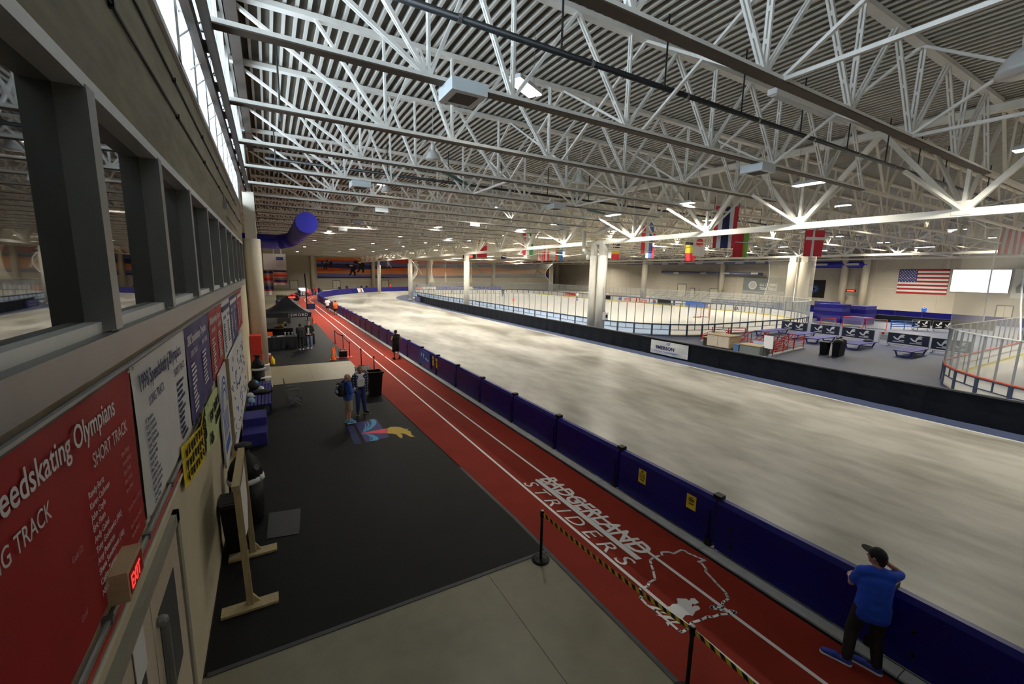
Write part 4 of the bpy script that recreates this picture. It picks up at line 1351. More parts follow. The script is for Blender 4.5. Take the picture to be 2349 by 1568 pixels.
net_sheet(far_end[::-1], 2.95, 8.4, .10, 'pale safety net hanging round the far end of the middle rink')
near_end = [(x, y) for x, y in path1 if y < 38]
near_end.sort(key=lambda p: math.atan2(-(p[1] - 40), p[0] - 46.5))
near_end = [p for p in near_end if p[0] > 46]
net_sheet(near_end, 2.95, 8.6, .10, 'pale safety net hanging at the near right end of the middle rink')
r2 = [(x, y) for x, y in path2 if y > 3.2 and x < 40]
r2.sort(key=lambda p: math.atan2(p[1] - 1, p[0] - 33), reverse=True)
net_sheet(r2, 2.95, 8.6, .16, 'pale safety net above the corner of the right hand rink')
# narrow gathered nets at the far end
for i, (x, y) in enumerate(((33.5, 97), (38.5, 101.0), (45.5, 101))):
    b = MB()
    pr = [(.9, 2.95), (.35, 4.2), (.12, 5.6), (.2, 7.0), (.6, 8.3)] if i == 0 else [(.35, 2.95), (.16, 5), (.12, 6.5), (.22, 8.4)]
    b.lathe([(r, z) for r, z in pr], 10)
    tag(b.build('gathered_net', 'net', None, (x, y, 0), smooth=True), 'gathered white net bundle at the far rink end, %s from the left' % ORD[i], 'net')

# ================================================================ INFIELD BETWEEN THE RINKS
def bird(parent, T):
    """white bird-like mark of the crowd barriers"""
    b = MB()
    b.prism([(.40, .42), (.52, .36), (.56, .50), (.66, .58), (.92, .60), (.80, .72), (.95, .78), (.76, .86), (.62, .82), (.50, .68)], 0, .006, T)
    b.prism([(.02, .60), (.14, .62), (.30, .50), (.50, .40), (.42, .34), (.22, .40)], 0, .006, T)
    b.prism([(.50, .34), (.70, .34), (.90, .38), (.92, .32), (.72, .27), (.50, .27)], 0, .006, T)
    b.prism([(.06, .18), (.92, .18), (.92, .23), (.06, .23)], 0, .006, T)
    b.build('bird_emblem', 'logo', parent)
def crowd_barrier(p, q, label, black=False):
    L = math.hypot(q[0] - p[0], q[1] - p[1])
    t = thing('crowd_barrier', label, 'crowd barrier', (p[0], p[1], 0), math.atan2(q[1] - p[1], q[0] - p[0]), 'bird emblem barriers')
    b = MB(); b.tube([(0, 0, .15), (0, 0, 1.1), (L, 0, 1.1), (L, 0, .15)], .025, 6, closed=True); b.build('frame', 'gunm', t)
    MB().box(.02, L - .02, -.02, .02, .26, 1.1).build('banner', 'navyb' if not black else 'black', t)
    for x in (.15, L - .15):
        b = MB(); b.bar((x, -.3, .02), (x, .3, .02), .04, .03); b.bar((x, 0, .02), (x, 0, .2), .03, .03); b.build('foot', 'black', t)
    for k in (.12, .54):
        bird(t, lambda u, v, w, k=k: (L * k + u * L * .33, -.022 - w, .22 + v * .95))
    return t
xb = 45.0
crowd_barrier((45.5, 23.6), (45.3, 21.1), 'navy bird emblem crowd barrier at the far end of the row')
crowd_barrier((45.3, 20.8), (45.5, 18.5), 'navy bird emblem crowd barrier, second from the far end')
crowd_barrier((45.3, 18.2), (45.0, 15.7), 'navy bird emblem crowd barrier behind the black bins')
crowd_barrier((44.8, 14.7), (44.4, 12.0), 'navy bird emblem crowd barrier behind the nearest blue bench')
crowd_barrier((43.8, 11.7), (43.4, 9.4), 'navy bird emblem crowd barrier half hidden by rink glass')
crowd_barrier((62.6, 18.6), (63.4, 17.3), 'small far black bird emblem barrier, left one', True)
crowd_barrier((63.4, 17.1), (64.3, 15.6), 'small far black bird emblem barrier, right one', True)
o = thing('poster_board', 'white poster board with red disc between two navy barriers', 'poster', (45.3, 15.5, 0), -PI / 2)
MB().box(0, .75, -.02, .02, .28, 1.05).build('board', 'paper', o)
b = MB(); b.lathe([(.11, 0), (.11, .006)], 14); b.build('disc', 'red', o, (.28, -.022, .92), (PI / 2, 0, 0))
for k, z in enumerate((.72, .62, .5, .42)): MB().box(.1, .62, -.025, -.02, z, z + .03).build('print', 'fgrey', o)
for x in (.08, .67): MB().bar((x, 0, 0), (x, 0, .3), .03, .03).build('leg', 'gunm', o)

def picnic_bench(cx, cy, L, W, rz, label):
    t = thing('flat_bench', label, 'bench', (cx, cy, 0), rz, 'blue flat benches on the infield')
    n = 4
    for i in range(n):
        w = W / n
        MB().box(-L / 2, L / 2, -W / 2 + i * w + .01, -W / 2 + (i + 1) * w - .01, .42, .47).build('plank', 'bench', t)
    for x in (-L / 2 + .35, L / 2 - .35):
        b = MB(); b.bar((x, -W / 2 + .05, .42), (x, -W / 2 + .2, .02), .08, .08); b.bar((x, W / 2 - .05, .42), (x, W / 2 - .2, .02), .08, .08); b.bar((x, -W / 2 + .2, .06), (x, W / 2 - .2, .06), .07, .07)
        b.build('trestle', 'bench', t)
    return t
picnic_bench(40.0, 11.7, 3.4, 1.05, .02, 'blue flat bench nearest to the right hand rink')
picnic_bench(40.4, 14.9, 3.4, 1.05, .02, 'blue flat bench behind the black rubbish bins')
picnic_bench(40.8, 17.9, 3.6, 1.05, .02, 'blue flat bench right of the red railing')
picnic_bench(42.0, 20.0, 3.6, 1.0, .02, 'blue flat bench behind the red railing')
picnic_bench(41.8, 22.5, 4.6, 1.0, .02, 'blue flat bench closest to the middle rink boards')
o = thing('jacket', 'black jacket lying on the end of a blue bench', 'jacket', (41.7, 14.9, .47))
MB().lathe([(.3, 0), (.32, .06), (.2, .16), (.05, .2)], 10, sx=1.3).build('cloth', 'fblack', o, smooth=True)

def bin_with_bag(x, y, label, bag):
    t = thing('rubbish_bin', label, 'rubbish bin', (x, y, 0))
    MB().lathe([(.26, 0), (.31, .85), (.33, .86), (.33, .92), (.29, .92)], 4, sx=1.1, sy=1.1).build('body', 'black', t, rot=(0, 0, PI / 4))
    if bag:
        b = MB(); b.ball((0, 0, 1.02), .33, .33, .2, 10); b.ball((.12, .1, 1.18), .16, .14, .15, 8); b.build('bin_bag', 'pipe', t, smooth=True)
    return t
bin_with_bag(34.3, 14.68, 'square black rubbish bin without bag, left of the infield pair', False)
bin_with_bag(34.4, 13.95, 'black rubbish bin topped with a full black bag', True)
bin_with_bag(35.2, 14.1, 'black rubbish bin behind the full one', True)

# cabinets and boxes behind the skirt
cab = thing('cabinet', 'tan wooden two door counter cabinet behind the black skirt', 'cabinet', (29.5, 18.85, 0))
MB().box(0, 1.35, 0, 1.85, .06, .94).build('body', 'wood2', cab)
MB().box(-.06, 1.4, -.05, 1.92, .94, 1.0).build('worktop', 'wood', cab)
for y0, y1 in ((.04, .9), (.95, 1.81)):
    d = MB().box(-.03, 0, y0, y1, .1, .92).build('door', 'cabf', cab)
    MB().bar((-.045, (y0 + y1) / 2 - .1, .82), (-.045, (y0 + y1) / 2 + .1, .82), .02, .02).build('handle', 'gunm', d)
MB().box(.05, 1.3, .05, 1.8, 0, .06).build('plinth', 'edging', cab)
o = thing('stopwatch_dial', 'small white round dial standing on the tan cabinet', 'dial', (30.1, 19.7, 1.0))
MB().lathe([(.11, 0), (.11, .05)], 16).build('face', 'paper', o, (0, 0, .14), (0, -PI / 2, 0)); MB().lathe([(.04, .05), (.04, .06)], 10).build('hub', 'bannavy', o, (0, 0, .14), (0, -PI / 2, 0)); MB().box(-.03, .03, -.08, .08, 0, .04).build('stand', 'paper', o)
bx_ = thing('storage_box', 'grey green storage chest with pale lid behind the skirt', 'storage box', (29.4, 16.5, 0))
MB().box(0, 1.0, 0, 1.45, 0, .56).build('body', 'greybox', bx_); MB().box(-.04, 1.05, -.04, 1.5, .56, .62).build('lid', 'wood', bx_)
MB().box(-.012, 0, .1, 1.35, .1, .5).build('front_panel', 'greybox', bx_)
o = thing('blue_tub', 'blue plastic tub between the tan cabinet and grey chest', 'tub', (29.7, 18.3, 0))
MB().lathe([(.26, 0), (.32, .46), (.34, .46), (.34, .5), (.30, .5)], 4).build('body', 'bluebin', o, rot=(0, 0, PI / 4))
o = thing('blue_folder_tray', 'pale blue tray standing behind the grey chest', 'tray', (30.75, 16.9, 0))
MB().box(0, .1, -.2, .9, .3, .78).build('panel', 'backp', o); MB().box(0, .3, -.2, .9, 0, .3).build('base', 'greybox', o)
es = thing('easel', 'white blank board on a black easel beside the red railing', 'easel', (29.9, 16.15, 0))
b = MB(); b.prism([(-.42, .5), (.42, .5), (.42, 1.38), (-.42, 1.38)], 0, .02, lambda u, v, w: (w + .1 * (v - 1), u * .75 + .1 * v, v)); b.build('board', 'paper', es)
for y in (-.3, .35): MB().bar((.06, y, 1.2), (-.05, y, 0), .03, .03).build('leg', 'black', es)
MB().bar((.06, .05, 1.3), (.7, .05, 0), .03, .03).build('leg', 'black', es)
o = thing('side_cupboard', 'dark brown low box beside the tan cabinet', 'box', (29.8, 20.9, 0))
MB().box(0, .8, 0, .35, 0, .62).build('body', 'edge', o); MB().box(-.03, .83, -.02, .37, .62, .66).build('lid', 'wood2', o)

# red railings and walkers
def red_rail(p, q, h, nb, label):
    L = math.hypot(q[0] - p[0], q[1] - p[1])
    t = thing('steel_railing', label, 'railing', (p[0], p[1], 0), math.atan2(q[1] - p[1], q[0] - p[0]))
    n = max(2, round(L / 1.9))
    for i in range(n + 1): MB().bar((L * i / n, 0, .05), (L * i / n, 0, h), .06, .06).build('post', 'red', t)
    for k in range(nb): MB().cyl((0, 0, h - .02 - k * (h - .15) / nb), (L, 0, h - .02 - k * (h - .15) / nb), .026, 6).build('rail', 'red', t)
    MB().box(-.05, L + .05, -.12, .12, 0, .1).build('base_kerb', 'kerb', t)
    return t
red_rail((30.2, 16.1), (35.8, 16.8), 1.0, 5, 'red steel railing on a pale kerb beside the white easel')
red_rail((34.1, 23.5), (36.1, 21.7), .98, 4, 'red steel railing end rising near the middle rink boards')
red_rail((31.4, 22.5), (34.1, 23.5), .62, 3, 'low red steel railing behind the tan cabinet')
red_rail((31.2, 20.6), (31.2, 16.4), .8, 3, 'red steel railing running behind the grey chest')
def walker(x, y, rz, label):
    t = thing('skating_aid', label, 'skating aid', (x, y, 0), rz, 'red skating aids')
    for s in (-.3, .3):
        b = MB(); b.tube([(0, s, .04), (.35, s, .5), (.75, s, 1.0), (.9, s, 1.05), (.95, s, .95), (.95, s, .04), (0, s, .04)], .03, 6); b.build('side_frame', 'red', t)
    b = MB()
    for (x_, z_) in ((.12, .2), (.3, .45), (.5, .7), (.8, 1.02)): b.cyl((x_, -.3, z_), (x_, .3, z_), .028, 6)
    b.build('cross_bar', 'red', t)
    return t
walker(32.6, 20.2, -.6, 'red tubular skating aid right behind the tan cabinet')
walker(34.0, 19.6, -.5, 'red tubular skating aid in the middle of the red group')
walker(34.8, 18.0, -.4, 'red tubular skating aid behind the long red railing')
walker(32.0, 17.3, -.3, 'red tubular skating aid nearest the white easel')
walker(33.2, 17.6, -.3, 'red tubular skating aid right of the white easel')
walker(32.0, 21.6, -.8, 'red tubular skating aid beside the low red railing')

# goals, stacks, pads further back
goal_frame('hockey_goal', 'spare hockey goal with white netting behind the barriers', (57.6, 22.2, 0), -1.1, None, 1.0)
goal_frame('hockey_goal', 'spare hockey goal with red frame right of the other goal', (58.0, 20.2, 0), -1.15, None, .95)
goal_frame('hockey_goal', 'half hidden small hockey goal beside the blue mat stack', (56.0, 24.0, 0), -1.0, None, .8)
def mat_stack(x0, x1, y0, y1, n, h, label):
    t = thing('mat_stack', label, 'mat stack', (0, 0, 0))
    MB().box(x0, x1, y0, y1, 0, .12).build('pallet', 'wood', t)
    for i in range(n):
        z = .12 + i * h
        d = random.uniform(-.02, .02)
        MB().box(x0 + d, x1 + d, y0 - d, y1 - d, z + .015, z + h - .01).build('foam_mat', 'bench' if i % 2 else 'pad', t)
    return t
mat_stack(60.9, 63.1, 24.8, 27.4, 5, .45, 'tall stack of blue foam mats beside the rink corner')
mat_stack(64.6, 66.6, 27.4, 29.6, 6, .4, 'blue foam mat stack behind the tall one')
mat_stack(67.4, 70.6, 24.8, 27.4, 4, .48, 'wide stack of blue foam mats right of the others')
mat_stack(60.6, 63.6, 22.4, 24.6, 2, .42, 'low stack of blue foam mats in front of the tall stacks')
br = thing('rail_rack', 'blue steel rail rack beside the spare goals', 'rack', (60.5, 19.8, 0), -.6)
for k in range(4): MB().cyl((0, 0, .95 - .2 * k), (3.0, 0, .95 - .2 * k), .05, 6).build('rail', 'fblue2', br)
for x in (.1, 1.5, 2.9): MB().bar((x, 0, 0), (x, 0, 1.0), .07, .07).build('post', 'fblue2', br)
b = MB()
fp_m = MB().box(-.12, .12, .03, 2.97, .0, 1.12).mesh('barrier_pad', 'pad')
for i in range(16):
    tag(place('barrier_pad', fp_m, None, (80.0 + i * .16 * 0 + .8 * (1 - i / 16), 8 + i * 3.0, 0), (0, 0, 0)), 'blue pad in the distant row below the flag wall', 'barrier pad', 'distant blue pads below the flag wall')
tag(MB().box(71.2, 71.4, 14, 29, 0, .9).build('dark_screen', 'black'), 'long black low screen in front of the distant blue pads', 'screen')
# bleachers beyond the rink
for j, (y0, y1, lb) in enumerate(((38.4, 52.0, 'grey metal bleacher left of the far column pair'), (53.0, 63.0, 'grey metal bleacher below the wall doors'))):
    t = thing('bleacher', lb, 'bleacher', (68.6, 0, 0))
    for k in range(6):
        MB().box(k * .62, k * .62 + .3, y0, y1, .5 + k * .36, .56 + k * .36).build('seat_plank', 'gunm', t)
        MB().box(k * .62 + .3, k * .62 + .62, y0, y1, .25 + k * .36, .3 + k * .36).build('foot_plank', 'lampw', t)
    for y in [y0 + .3 + i * 2.5 for i in range(int((y1 - y0) / 2.5) + 1)]:
        MB().bar((0, y, .45), (3.6, y, 2.3), .06, .08).build('stringer', 'gunm', t)
        MB().bar((3.6, y, 0), (3.6, y, 3.3), .05, .05).build('back_post', 'gunm', t)

# ================================================================ RIGHT WALL
def onwall(name, label, cat, y, z):
    return thing(name, label, cat, (99.66, y, z))
us = onwall('wall_flag', 'large red and white striped flag with starred blue corner on the wall', 'flag', 0, 0)
fy0, fy1, fz0, fz1 = 32.55, 25.9, 3.3, 7.62
for i in range(13):
    h = (fz1 - fz0) / 13
    z1 = fz1 - i * h
    yl = 30.0 if i < 7 else fy0
    MB().box(-.03, 0, fy1, yl, z1 - h, z1).build('stripe', 'banred' if i % 2 == 0 else 'banwhite', us)
can = MB().box(-.035, 0, 29.98, fy0, fz1 - 7 * (fz1 - fz0) / 13, fz1).build('canton', 'bannavy', us)
b = MB()
for r in range(9):
    for c in range(6 if r % 2 == 0 else 5):
        yy = fy0 - .22 - c * .42 - (.21 if r % 2 else 0)
        zz = fz1 - .2 - r * .245
        pts = []
        for k in range(10):
            rr = .10 if k % 2 == 0 else .045
            a = PI / 2 + k * PI / 5
            pts.append((yy + rr * math.cos(a), zz + rr * math.sin(a)))
        b.prism(pts, 0, .01, lambda u, v, w: (-.036 - w, u, v))
b.build('stars', 'logo', can)
scn = onwall('video_screen', 'glowing white rectangular video screen on the right wall', 'screen', 0, 0)
MB().box(-.06, 0, 18.95, 25.6, 3.85, 7.6).build('bezel', 'black', scn)
MB().box(-.08, -.06, 19.02, 25.53, 3.92, 7.52).build('lit_panel', 'screen', scn)
o = onwall('wall_poster', 'white poster with a grey curved figure right of the video screen', 'poster', 0, 0)
MB().box(-.03, 0, 13.5, 18.7, 3.2, 7.6).build('sheet', 'banwhite', o)
T = lambda u, v, w: (-.04 - w, u, v)
MB().prism([(18.2, 4.0), (14.5, 4.0), (14.5, 4.8), (16.2, 4.9), (14.8, 6.0), (15.4, 6.5), (18.0, 5.4), (18.3, 4.8)], 0, .01, T).build('figure', 'fgrey', o)
MB().prism([(18.0, 5.6), (17.4, 6.4), (16.2, 6.5), (15.2, 6.4), (16.4, 6.1), (17.2, 5.7)][::-1], 0, .01, T).build('figure', 'fgrey', o)
o = onwall('wall_poster', 'black poster with blue snowflake wheels beside the rink net', 'poster', 0, 0)
MB().box(-.03, 0, 44.1, 50.5, 1.75, 5.4).build('sheet', 'black', o)
for (yy, zz) in ((46.1, 3.6), (48.3, 4.8), (48.4, 2.3)):
    b = MB()
    for k in range(12):
        a = k * PI / 6
        b.bar((-.04, yy + .25 * math.cos(a), zz + .25 * math.sin(a)), (-.04, yy + .85 * math.cos(a), zz + .85 * math.sin(a)), .14, .02, up=(1, 0, 0))
    b.build('snowflake', 'fblue2', o)
tb = onwall('trials_banner', 'dark grey banner with round emblem and white capital lettering', 'banner', 0, 0)
MB().box(-.03, 0, 51.7, 61.65, 1.8, 5.7).build('cloth', 'fgrey', tb)
lettering(tb, 'U.S. OLYMPIC\nTEAM TRIALS', .92, 'inkw', lambda u, v, w: (-.045 - w, 57.6 - u, 3.75 + v), bold=.02, xs=.72, line=.95)
b = MB(); b.lathe([(1.0, 0), (1.0, .01)], 24); b.build('emblem', 'lampw', tb, (-.03, 59.3, 3.9), (0, -PI / 2, 0))
b = MB(); b.lathe([(.72, .01), (.72, .02)], 24); b.build('emblem_core', 'kerb', tb, (-.03, 59.3, 3.9), (0, -PI / 2, 0))
for k in range(3): MB().box(-.04, -.03, 52, 61.5, 2.0 + k * .25, 2.06 + k * .25).build('thin_line', 'inkw', tb)
d1 = thing('wall_duct', 'long upper grey blue round duct along the right wall', 'air duct', (98.4, 0, 9.15))
MB().cyl((0, 50, 0), (0, 99, .4), .48, 14).build('run', 'gduct', d1, smooth=True)
for y in (56, 61, 66, 72, 77.5, 83, 88.5): MB().box(-.7, -.4, y, y + 2.0, -.25, .15).build('vent', 'lampw', d1)
d2 = thing('wall_duct', 'shorter lower grey blue round duct under the upper one', 'air duct', (98.6, 0, 6.6))
MB().cyl((0, 56.7, -.15), (0, 85.6, .25), .36, 14).build('run', 'gduct', d2, smooth=True)
for y in (57.5, 64.5, 71, 79.5): MB().box(-.5, -.3, y, y + 1.6, -.2, .2).build('vent', 'lampw', d2)
d3 = thing('wall_duct', 'royal blue round duct high on the right wall', 'air duct', (98.6, 0, 8.45))
MB().cyl((0, 37.0, 0), (0, 49.5, 0), .60, 14).build('run', 'duct', d3, smooth=True)
for y in (38.2, 43.5): MB().box(-.7, -.5, y, y + 2.2, -.15, .25).build('vent', 'lampw', d3)
ck = thing('wall_clock', 'small red digital clock between two wall columns', 'clock', (98.0, 38.9, 3.4))
MB().box(-.1, 0, -.8, .8, -.18, .28).build('case', 'black', ck); MB().box(-.12, -.1, -.6, .6, -.06, .16).build('digits', 'redled', ck)

# ================================================================ MURAL ON THE END WALL
mu_cols = [('mu_orange', (0.62, 0.20, 0.03)), ('mu_red', (0.50, 0.035, 0.02)), ('mu_violet', (0.13, 0.13, 0.34)), ('mu_navy', (0.022, 0.022, 0.12)), ('mu_vermil', (0.58, 0.09, 0.02)), ('mu_peach', (0.62, 0.24, 0.10))]
for k_, c_ in mu_cols: K[k_] = mat(k_, c_, 0.7, var=0.08, scale=.4)
seq = ['mu_orange', 'mu_red', 'mu_violet', 'mu_navy', 'mu_vermil', 'mu_orange', 'mu_peach', 'mu_violet', 'mu_navy']
MY = 136.8
def mz(x, f_):
    z0 = 3.0 + (x - 12.4) * .0165; z1 = 8.9 + (x - 12.4) * .0225
    return z0 + (z1 - z0) * f_
def bound(x, k):
    base = [0, .10, .20, .33, .46, .56, .66, .82, .92, 1.0][k]
    if k in (0, 9): return base
    return base + .055 * math.sin(x * .10 + k * 1.3) + .03 * math.sin(x * .23 + k * 2.1)
for pi_, (x0, x1) in enumerate(((12.4, 27.8), (28.9, 45.5), (46.5, 69.6), (70.7, 97.0))):
    t = thing('wall_mural', 'orange red and violet wave mural panel, %s from the left' % ORD[pi_], 'mural', (0, MY, 0), 0, 'mural panels on the end wall')
    n = 24
    for k in range(9):
        b = MB()
        vs = []
        for i in range(n + 1):
            x = x0 + (x1 - x0) * i / n
            f0, f1 = 1 - bound(x, k), 1 - bound(x, k + 1)
            vs += [(x, 0, mz(x, max(f0, f1 + .004))), (x, 0, mz(x, f1))]
        b.add(vs, [(2 * i, 2 * i + 1, 2 * i + 3, 2 * i + 2) for i in range(n)])
        b.build('colour_band', seq[k], t)
SK = [(0, .78), (.10, .95), (.25, 1.0), (.32, .9), (.42, .92), (.75, .86), (.98, .78), (1.0, .5), (.86, .46), (.95, .22), (.90, .0), (.74, .0), (.78, .2), (.62, .34), (.55, .12), (.36, .0), (.28, .06), (.44, .22), (.46, .42), (.58, .62), (.40, .72), (.22, .74)]
def sil(x, z, w, h, label, mk='black', pts=SK, back='white', flip=False):
    t = thing('mural_figure', label, 'mural figure', (x, MY - .02, z))
    P = [((1 - u) if flip else u, v) for u, v in pts]
    if not flip: P = P[::-1]
    MB().prism([(u * w, v * h) for u, v in P][::-1], 0, .012, lambda u, v, w_: (u, -w_, v)).build('silhouette', mk, t)
    if back:
        q = [(.40, .89), (.70, .84), (.66, .76), (.44, .78)]
        q = [((1 - u) if flip else u, v) for u, v in q]
        MB().prism([(u * w, v * h) for u, v in q], .013, .02, lambda u, v, w_: (u, -w_, v)).build('pale_patch', back, t)
sil(13.6, 5.5, 1.7, 2.5, 'small black skater silhouette at the mural left end')
sil(14.9, 6.1, 1.8, 2.4, 'small black skater silhouette, second at the mural left end')
sil(20.2, 3.9, 3.2, 3.7, 'larger black skater silhouette in front of another')
sil(22.5, 4.9, 3.4, 3.6, 'larger black skater silhouette on the right of its pair')
HK = [(0, .6), (.05, .85), (.2, 1.0), (.5, .96), (.62, .75), (.55, .55), (.75, .35), (1.0, .05), (.9, 0), (.62, .3), (.4, .42), (.2, .1), (.1, .1), (.2, .45)]
sil(32.6, 6.6, 1.5, 2.1, 'small white hockey player figure on the mural', 'white', HK, 'black')
sil(40.9, 4.6, 3.2, 4.6, 'large white hockey player figure beside the slim column', 'white', HK, 'black')
RN = [(.3, .98), (.38, 1.0), (.42, .9), (.5, .84), (.62, .7), (.52, .56), (.5, .66), (.46, .5), (.6, .36), (1.0, .14), (.95, .08), (.52, .26), (.4, .4), (.25, .26), (.12, 0), (0, .02), (.12, .1), (.2, .34), (.3, .5), (.28, .66), (.1, .66), (.02, .74), (.12, .76), (.28, .8)]
sil(87.6, 4.7, 4.5, 5.2, 'dark runner silhouette at the right end of the mural', 'black', RN, None)
sil(77.0, 6.8, 2.0, 2.6, 'small dark runner silhouette on the right mural panel', 'black', RN, None)
sil(62.0, 5.5, 3.6, 4.4, 'grey figure silhouette on the mural behind the netting', 'fgrey', HK, None)
sil(55.0, 6.0, 2.6, 3.6, 'small grey figure silhouette on the mural behind the netting', 'fgrey', RN, None)

# ================================================================ FLAGS
def flag(x, y, zt, w, h, cols, label, vertical=True, rz=-.45):
    o = striped('national_flag', label, 'flag', (x, y, zt), w, h, cols, rz, vertical, 'flags hung over the rinks', .06)
    d = MB(); d.cyl((-w / 2, 0, .02), (w / 2, 0, .02), .02, 6); d.build('pole', 'gunm', o)
    return o
R_, W_, B_, N_, G_, Y_ = 'fred', 'fwhite', 'fblue2', 'fnavy', 'shoeg', 'kick'
K['shoeg'] = mat('green_cloth', (0.03, 0.20, 0.07), 0.8, var=0.08)
K['fgreenl'] = mat('light_green_cloth', (0.22, 0.50, 0.08), 0.8, var=0.08)
K['fcyan'] = mat('pale_blue_cloth', (0.16, 0.38, 0.62), 0.8, var=0.08)
f = flag(37.3, 17.7, 9.1, 1.55, 2.0, ((R_, 3), (W_, 1), (R_, 4)), 'red flag with a white cross above the infield at the right', True)
MB().box(-.77, .77, -.085, -.075, -.75, -.52).build('cross_bar', W_, f)
flag(25.6, 17.4, 9.75, 1.5, 2.6, ((R_, 1), (W_, 1), (N_, 2), (W_, 1), (R_, 1)), 'red white and navy striped flag, largest over the skirt barrier')
flag(37.6, 23.9, 9.3, 1.4, 2.1, ((R_, 2.2), ('fgreenl', 1)), 'red and light green flag right of the largest flag')
f = flag(45.3, 34.0, 10.4, 1.5, 2.5, ((W_, 1),), 'white flag with a red disc')
MB().lathe([(.46, 0), (.46, .02)], 20).build('disc', R_, f, (0, -.075, -.95), (PI / 2, 0, 0))
flag(47.0, 36.5, 9.9, 1.3, 2.5, (('fblack', .5), (Y_, 1), (R_, 1)), 'black yellow and red flag left of the red disc flag', False)
flag(41.4, 38.6, 12.0, 1.5, 3.8, ((R_, 1), (W_, 1), (B_, 1)), 'tall red white and blue flag beside the double column')
flag(46.8, 43.0, 11.5, 1.2, 3.6, ((W_, 1), (B_, 1), (R_, 1)), 'white blue and red flag behind the tall one')
flag(52.0, 55.4, 11.0, 1.3, 2.9, ((N_, 1), (Y_, 1), (R_, 1)), 'blue yellow and red banded flag right of the double column', False)
flag(48.1, 53.1, 10.6, 1.3, 2.4, ((W_, 1), ('fcyan', .5), (W_, 1)), 'white flag with a pale blue stripe')
flag(44.4, 61.3, 11.6, 1.3, 3.8, ((R_, 1), ('shoeg', 1), (B_, 1)), 'red green and blue flag left of the double column')
flag(46.2, 67.9, 11.0, 1.1, 3.0, ((R_, 1), (W_, 1), (R_, 1)), 'red white red flag over the rink')
flag(50.1, 75.7, 10.3, 1.5, 2.0, tuple((('fred', 1), ('fwhite', 1))[i % 2] for i in range(9)), 'finely striped red and white flag over the rink')
flag(31.9, 51.6, 11.0, 1.5, 3.0, ((R_, 1), (W_, 1), ('shoeg', 1)), 'red white and green flag over the rink')
flag(46.0, 84.5, 11.6, 1.2, 3.0, ((N_, 4), (R_, 1), (N_, .5)), 'navy flag with red corner over the far rink')
flag(28.7, 59.7, 10.5, 1.5, 2.8, ((R_, 1),), 'plain red flag beside the red digital sign')
f = flag(66.4, 12.9, 11.0, 3.4, 2.7, tuple((('fred', 1), ('fwhite', 1))[i % 2] for i in range(9)), 'striped red and white flag above the right hand rink')
o = thing('digital_sign', 'small glowing red digital sign near the plain red flag', 'sign', (27.6, 62.0, 7.9), -.45)
MB().box(-1.0, 1.0, -.1, .1, -.35, .35).build('case', 'black', o); MB().box(-.5, .5, -.12, -.1, -.2, .2).build('digits', 'redled', o)
# string of cable across the flags
b = MB()
pts = [(29, 70 - i * 3.2, 7.6 + .25 * math.sin(i * 1.7)) for i in range(18)]
b.tube(pts, .03, 5)
tag(b.build('flag_cable', 'logo'), 'white sagging cable strung below the flags', 'cable')
# ================================================================ BANNERS ON THE LEFT WALL
def wall_banner(y0, y1, mk, label, z0=3.04, z1=4.42):
    t = thing('name_banner', label, 'banner', (XW + .012, y0, z0), 0, 'name banners on the left wall')
    w, h = y1 - y0, z1 - z0
    b = MB()
    nx, nz = 14, 5
    vs, fs = [], []
    for i in range(nx + 1):
        for k in range(nz + 1):
            u, v = i / nx, k / nz
            sag = -.03 * math.sin(u * PI * 4) ** 2 * v ** 3
            vs.append((.010 + .008 * math.sin(u * 17 + v * 3) * (.4 + v), u * w, v * h + sag))
    for i in range(nx):
        for k in range(nz):
            a = i * (nz + 1) + k
            fs.append((a, a + 1, a + nz + 2, a + nz + 1))
    b.add(vs, fs)
    b.build('cloth', mk, t, smooth=True)
    b = MB()
    for u in (.02, .34, .66, .98): b.lathe([(.016, 0), (.016, .006)], 8, (0, 0, 0)); 
    g = MB().lathe([(.016, 0), (.012, .008)], 8).mesh('grommet', 'chrome')
    for u in (.015, .985):
        for v in (.02, .97): place('grommet', g, t, (.022, u * w, v * h), (0, PI / 2, 0))
    return t, w, h
TX = lambda y, z, xs=1.0: (lambda u, v, w: (.026 + w, y + u, z + v))
def columns_of(t, names, y, z, step, size, mk, xs=.9):
    for i, nme in enumerate(names):
        if nme: lettering(t, nme, size, mk, TX(y, z - i * step), xs=xs, depth=.0005)
t, w, h = wall_banner(1.75, 4.38, 'banred', 'red name banner nearest to the camera with white title')
lettering(t, '1994 Speedskating Olympians', .20, 'inkw', TX(.10, h - .26), xs=.86, bold=.002, depth=.0005)
lettering(t, 'LONG TRACK', .135, 'inkw', TX(.38, h - .46), xs=.8, depth=.0005)
lettering(t, 'SHORT TRACK', .135, 'inkw', TX(1.66, h - .46), xs=.8, depth=.0005)
columns_of(t, ['Randy Bartz', 'Karen Cashman', 'John Coyle', 'Eric Flaim', 'Andy Gabel', 'Tony Goskowicz (Alt)', 'Amy Peterson', 'Shana Sundstrom (Alt)', 'Cathy Turner', 'Nikki Ziegelmeyer'], 1.52, h - .60, .072, .062, 'inkw')
columns_of(t, ['Silver (Relay)', 'Bronze (Relay)', 'Silver (Relay)', 'Silver (Relay)', 'Silver (Relay)', '', 'Bronze, Bronze (Relay)', '', 'Gold, Bronze (Relay)', 'Bronze (Relay)'], 2.18, h - .60, .072, .05, 'inkr', .7)
columns_of(t, ['', '', '', 'Gold (2)', '', '', '', '', 'Gold', ''], 1.2, h - .60, .072, .055, 'inkr', .8)
t, w, h = wall_banner(4.43, 6.93, 'banwhite', 'white name banner with dark lettering between red and navy banners')
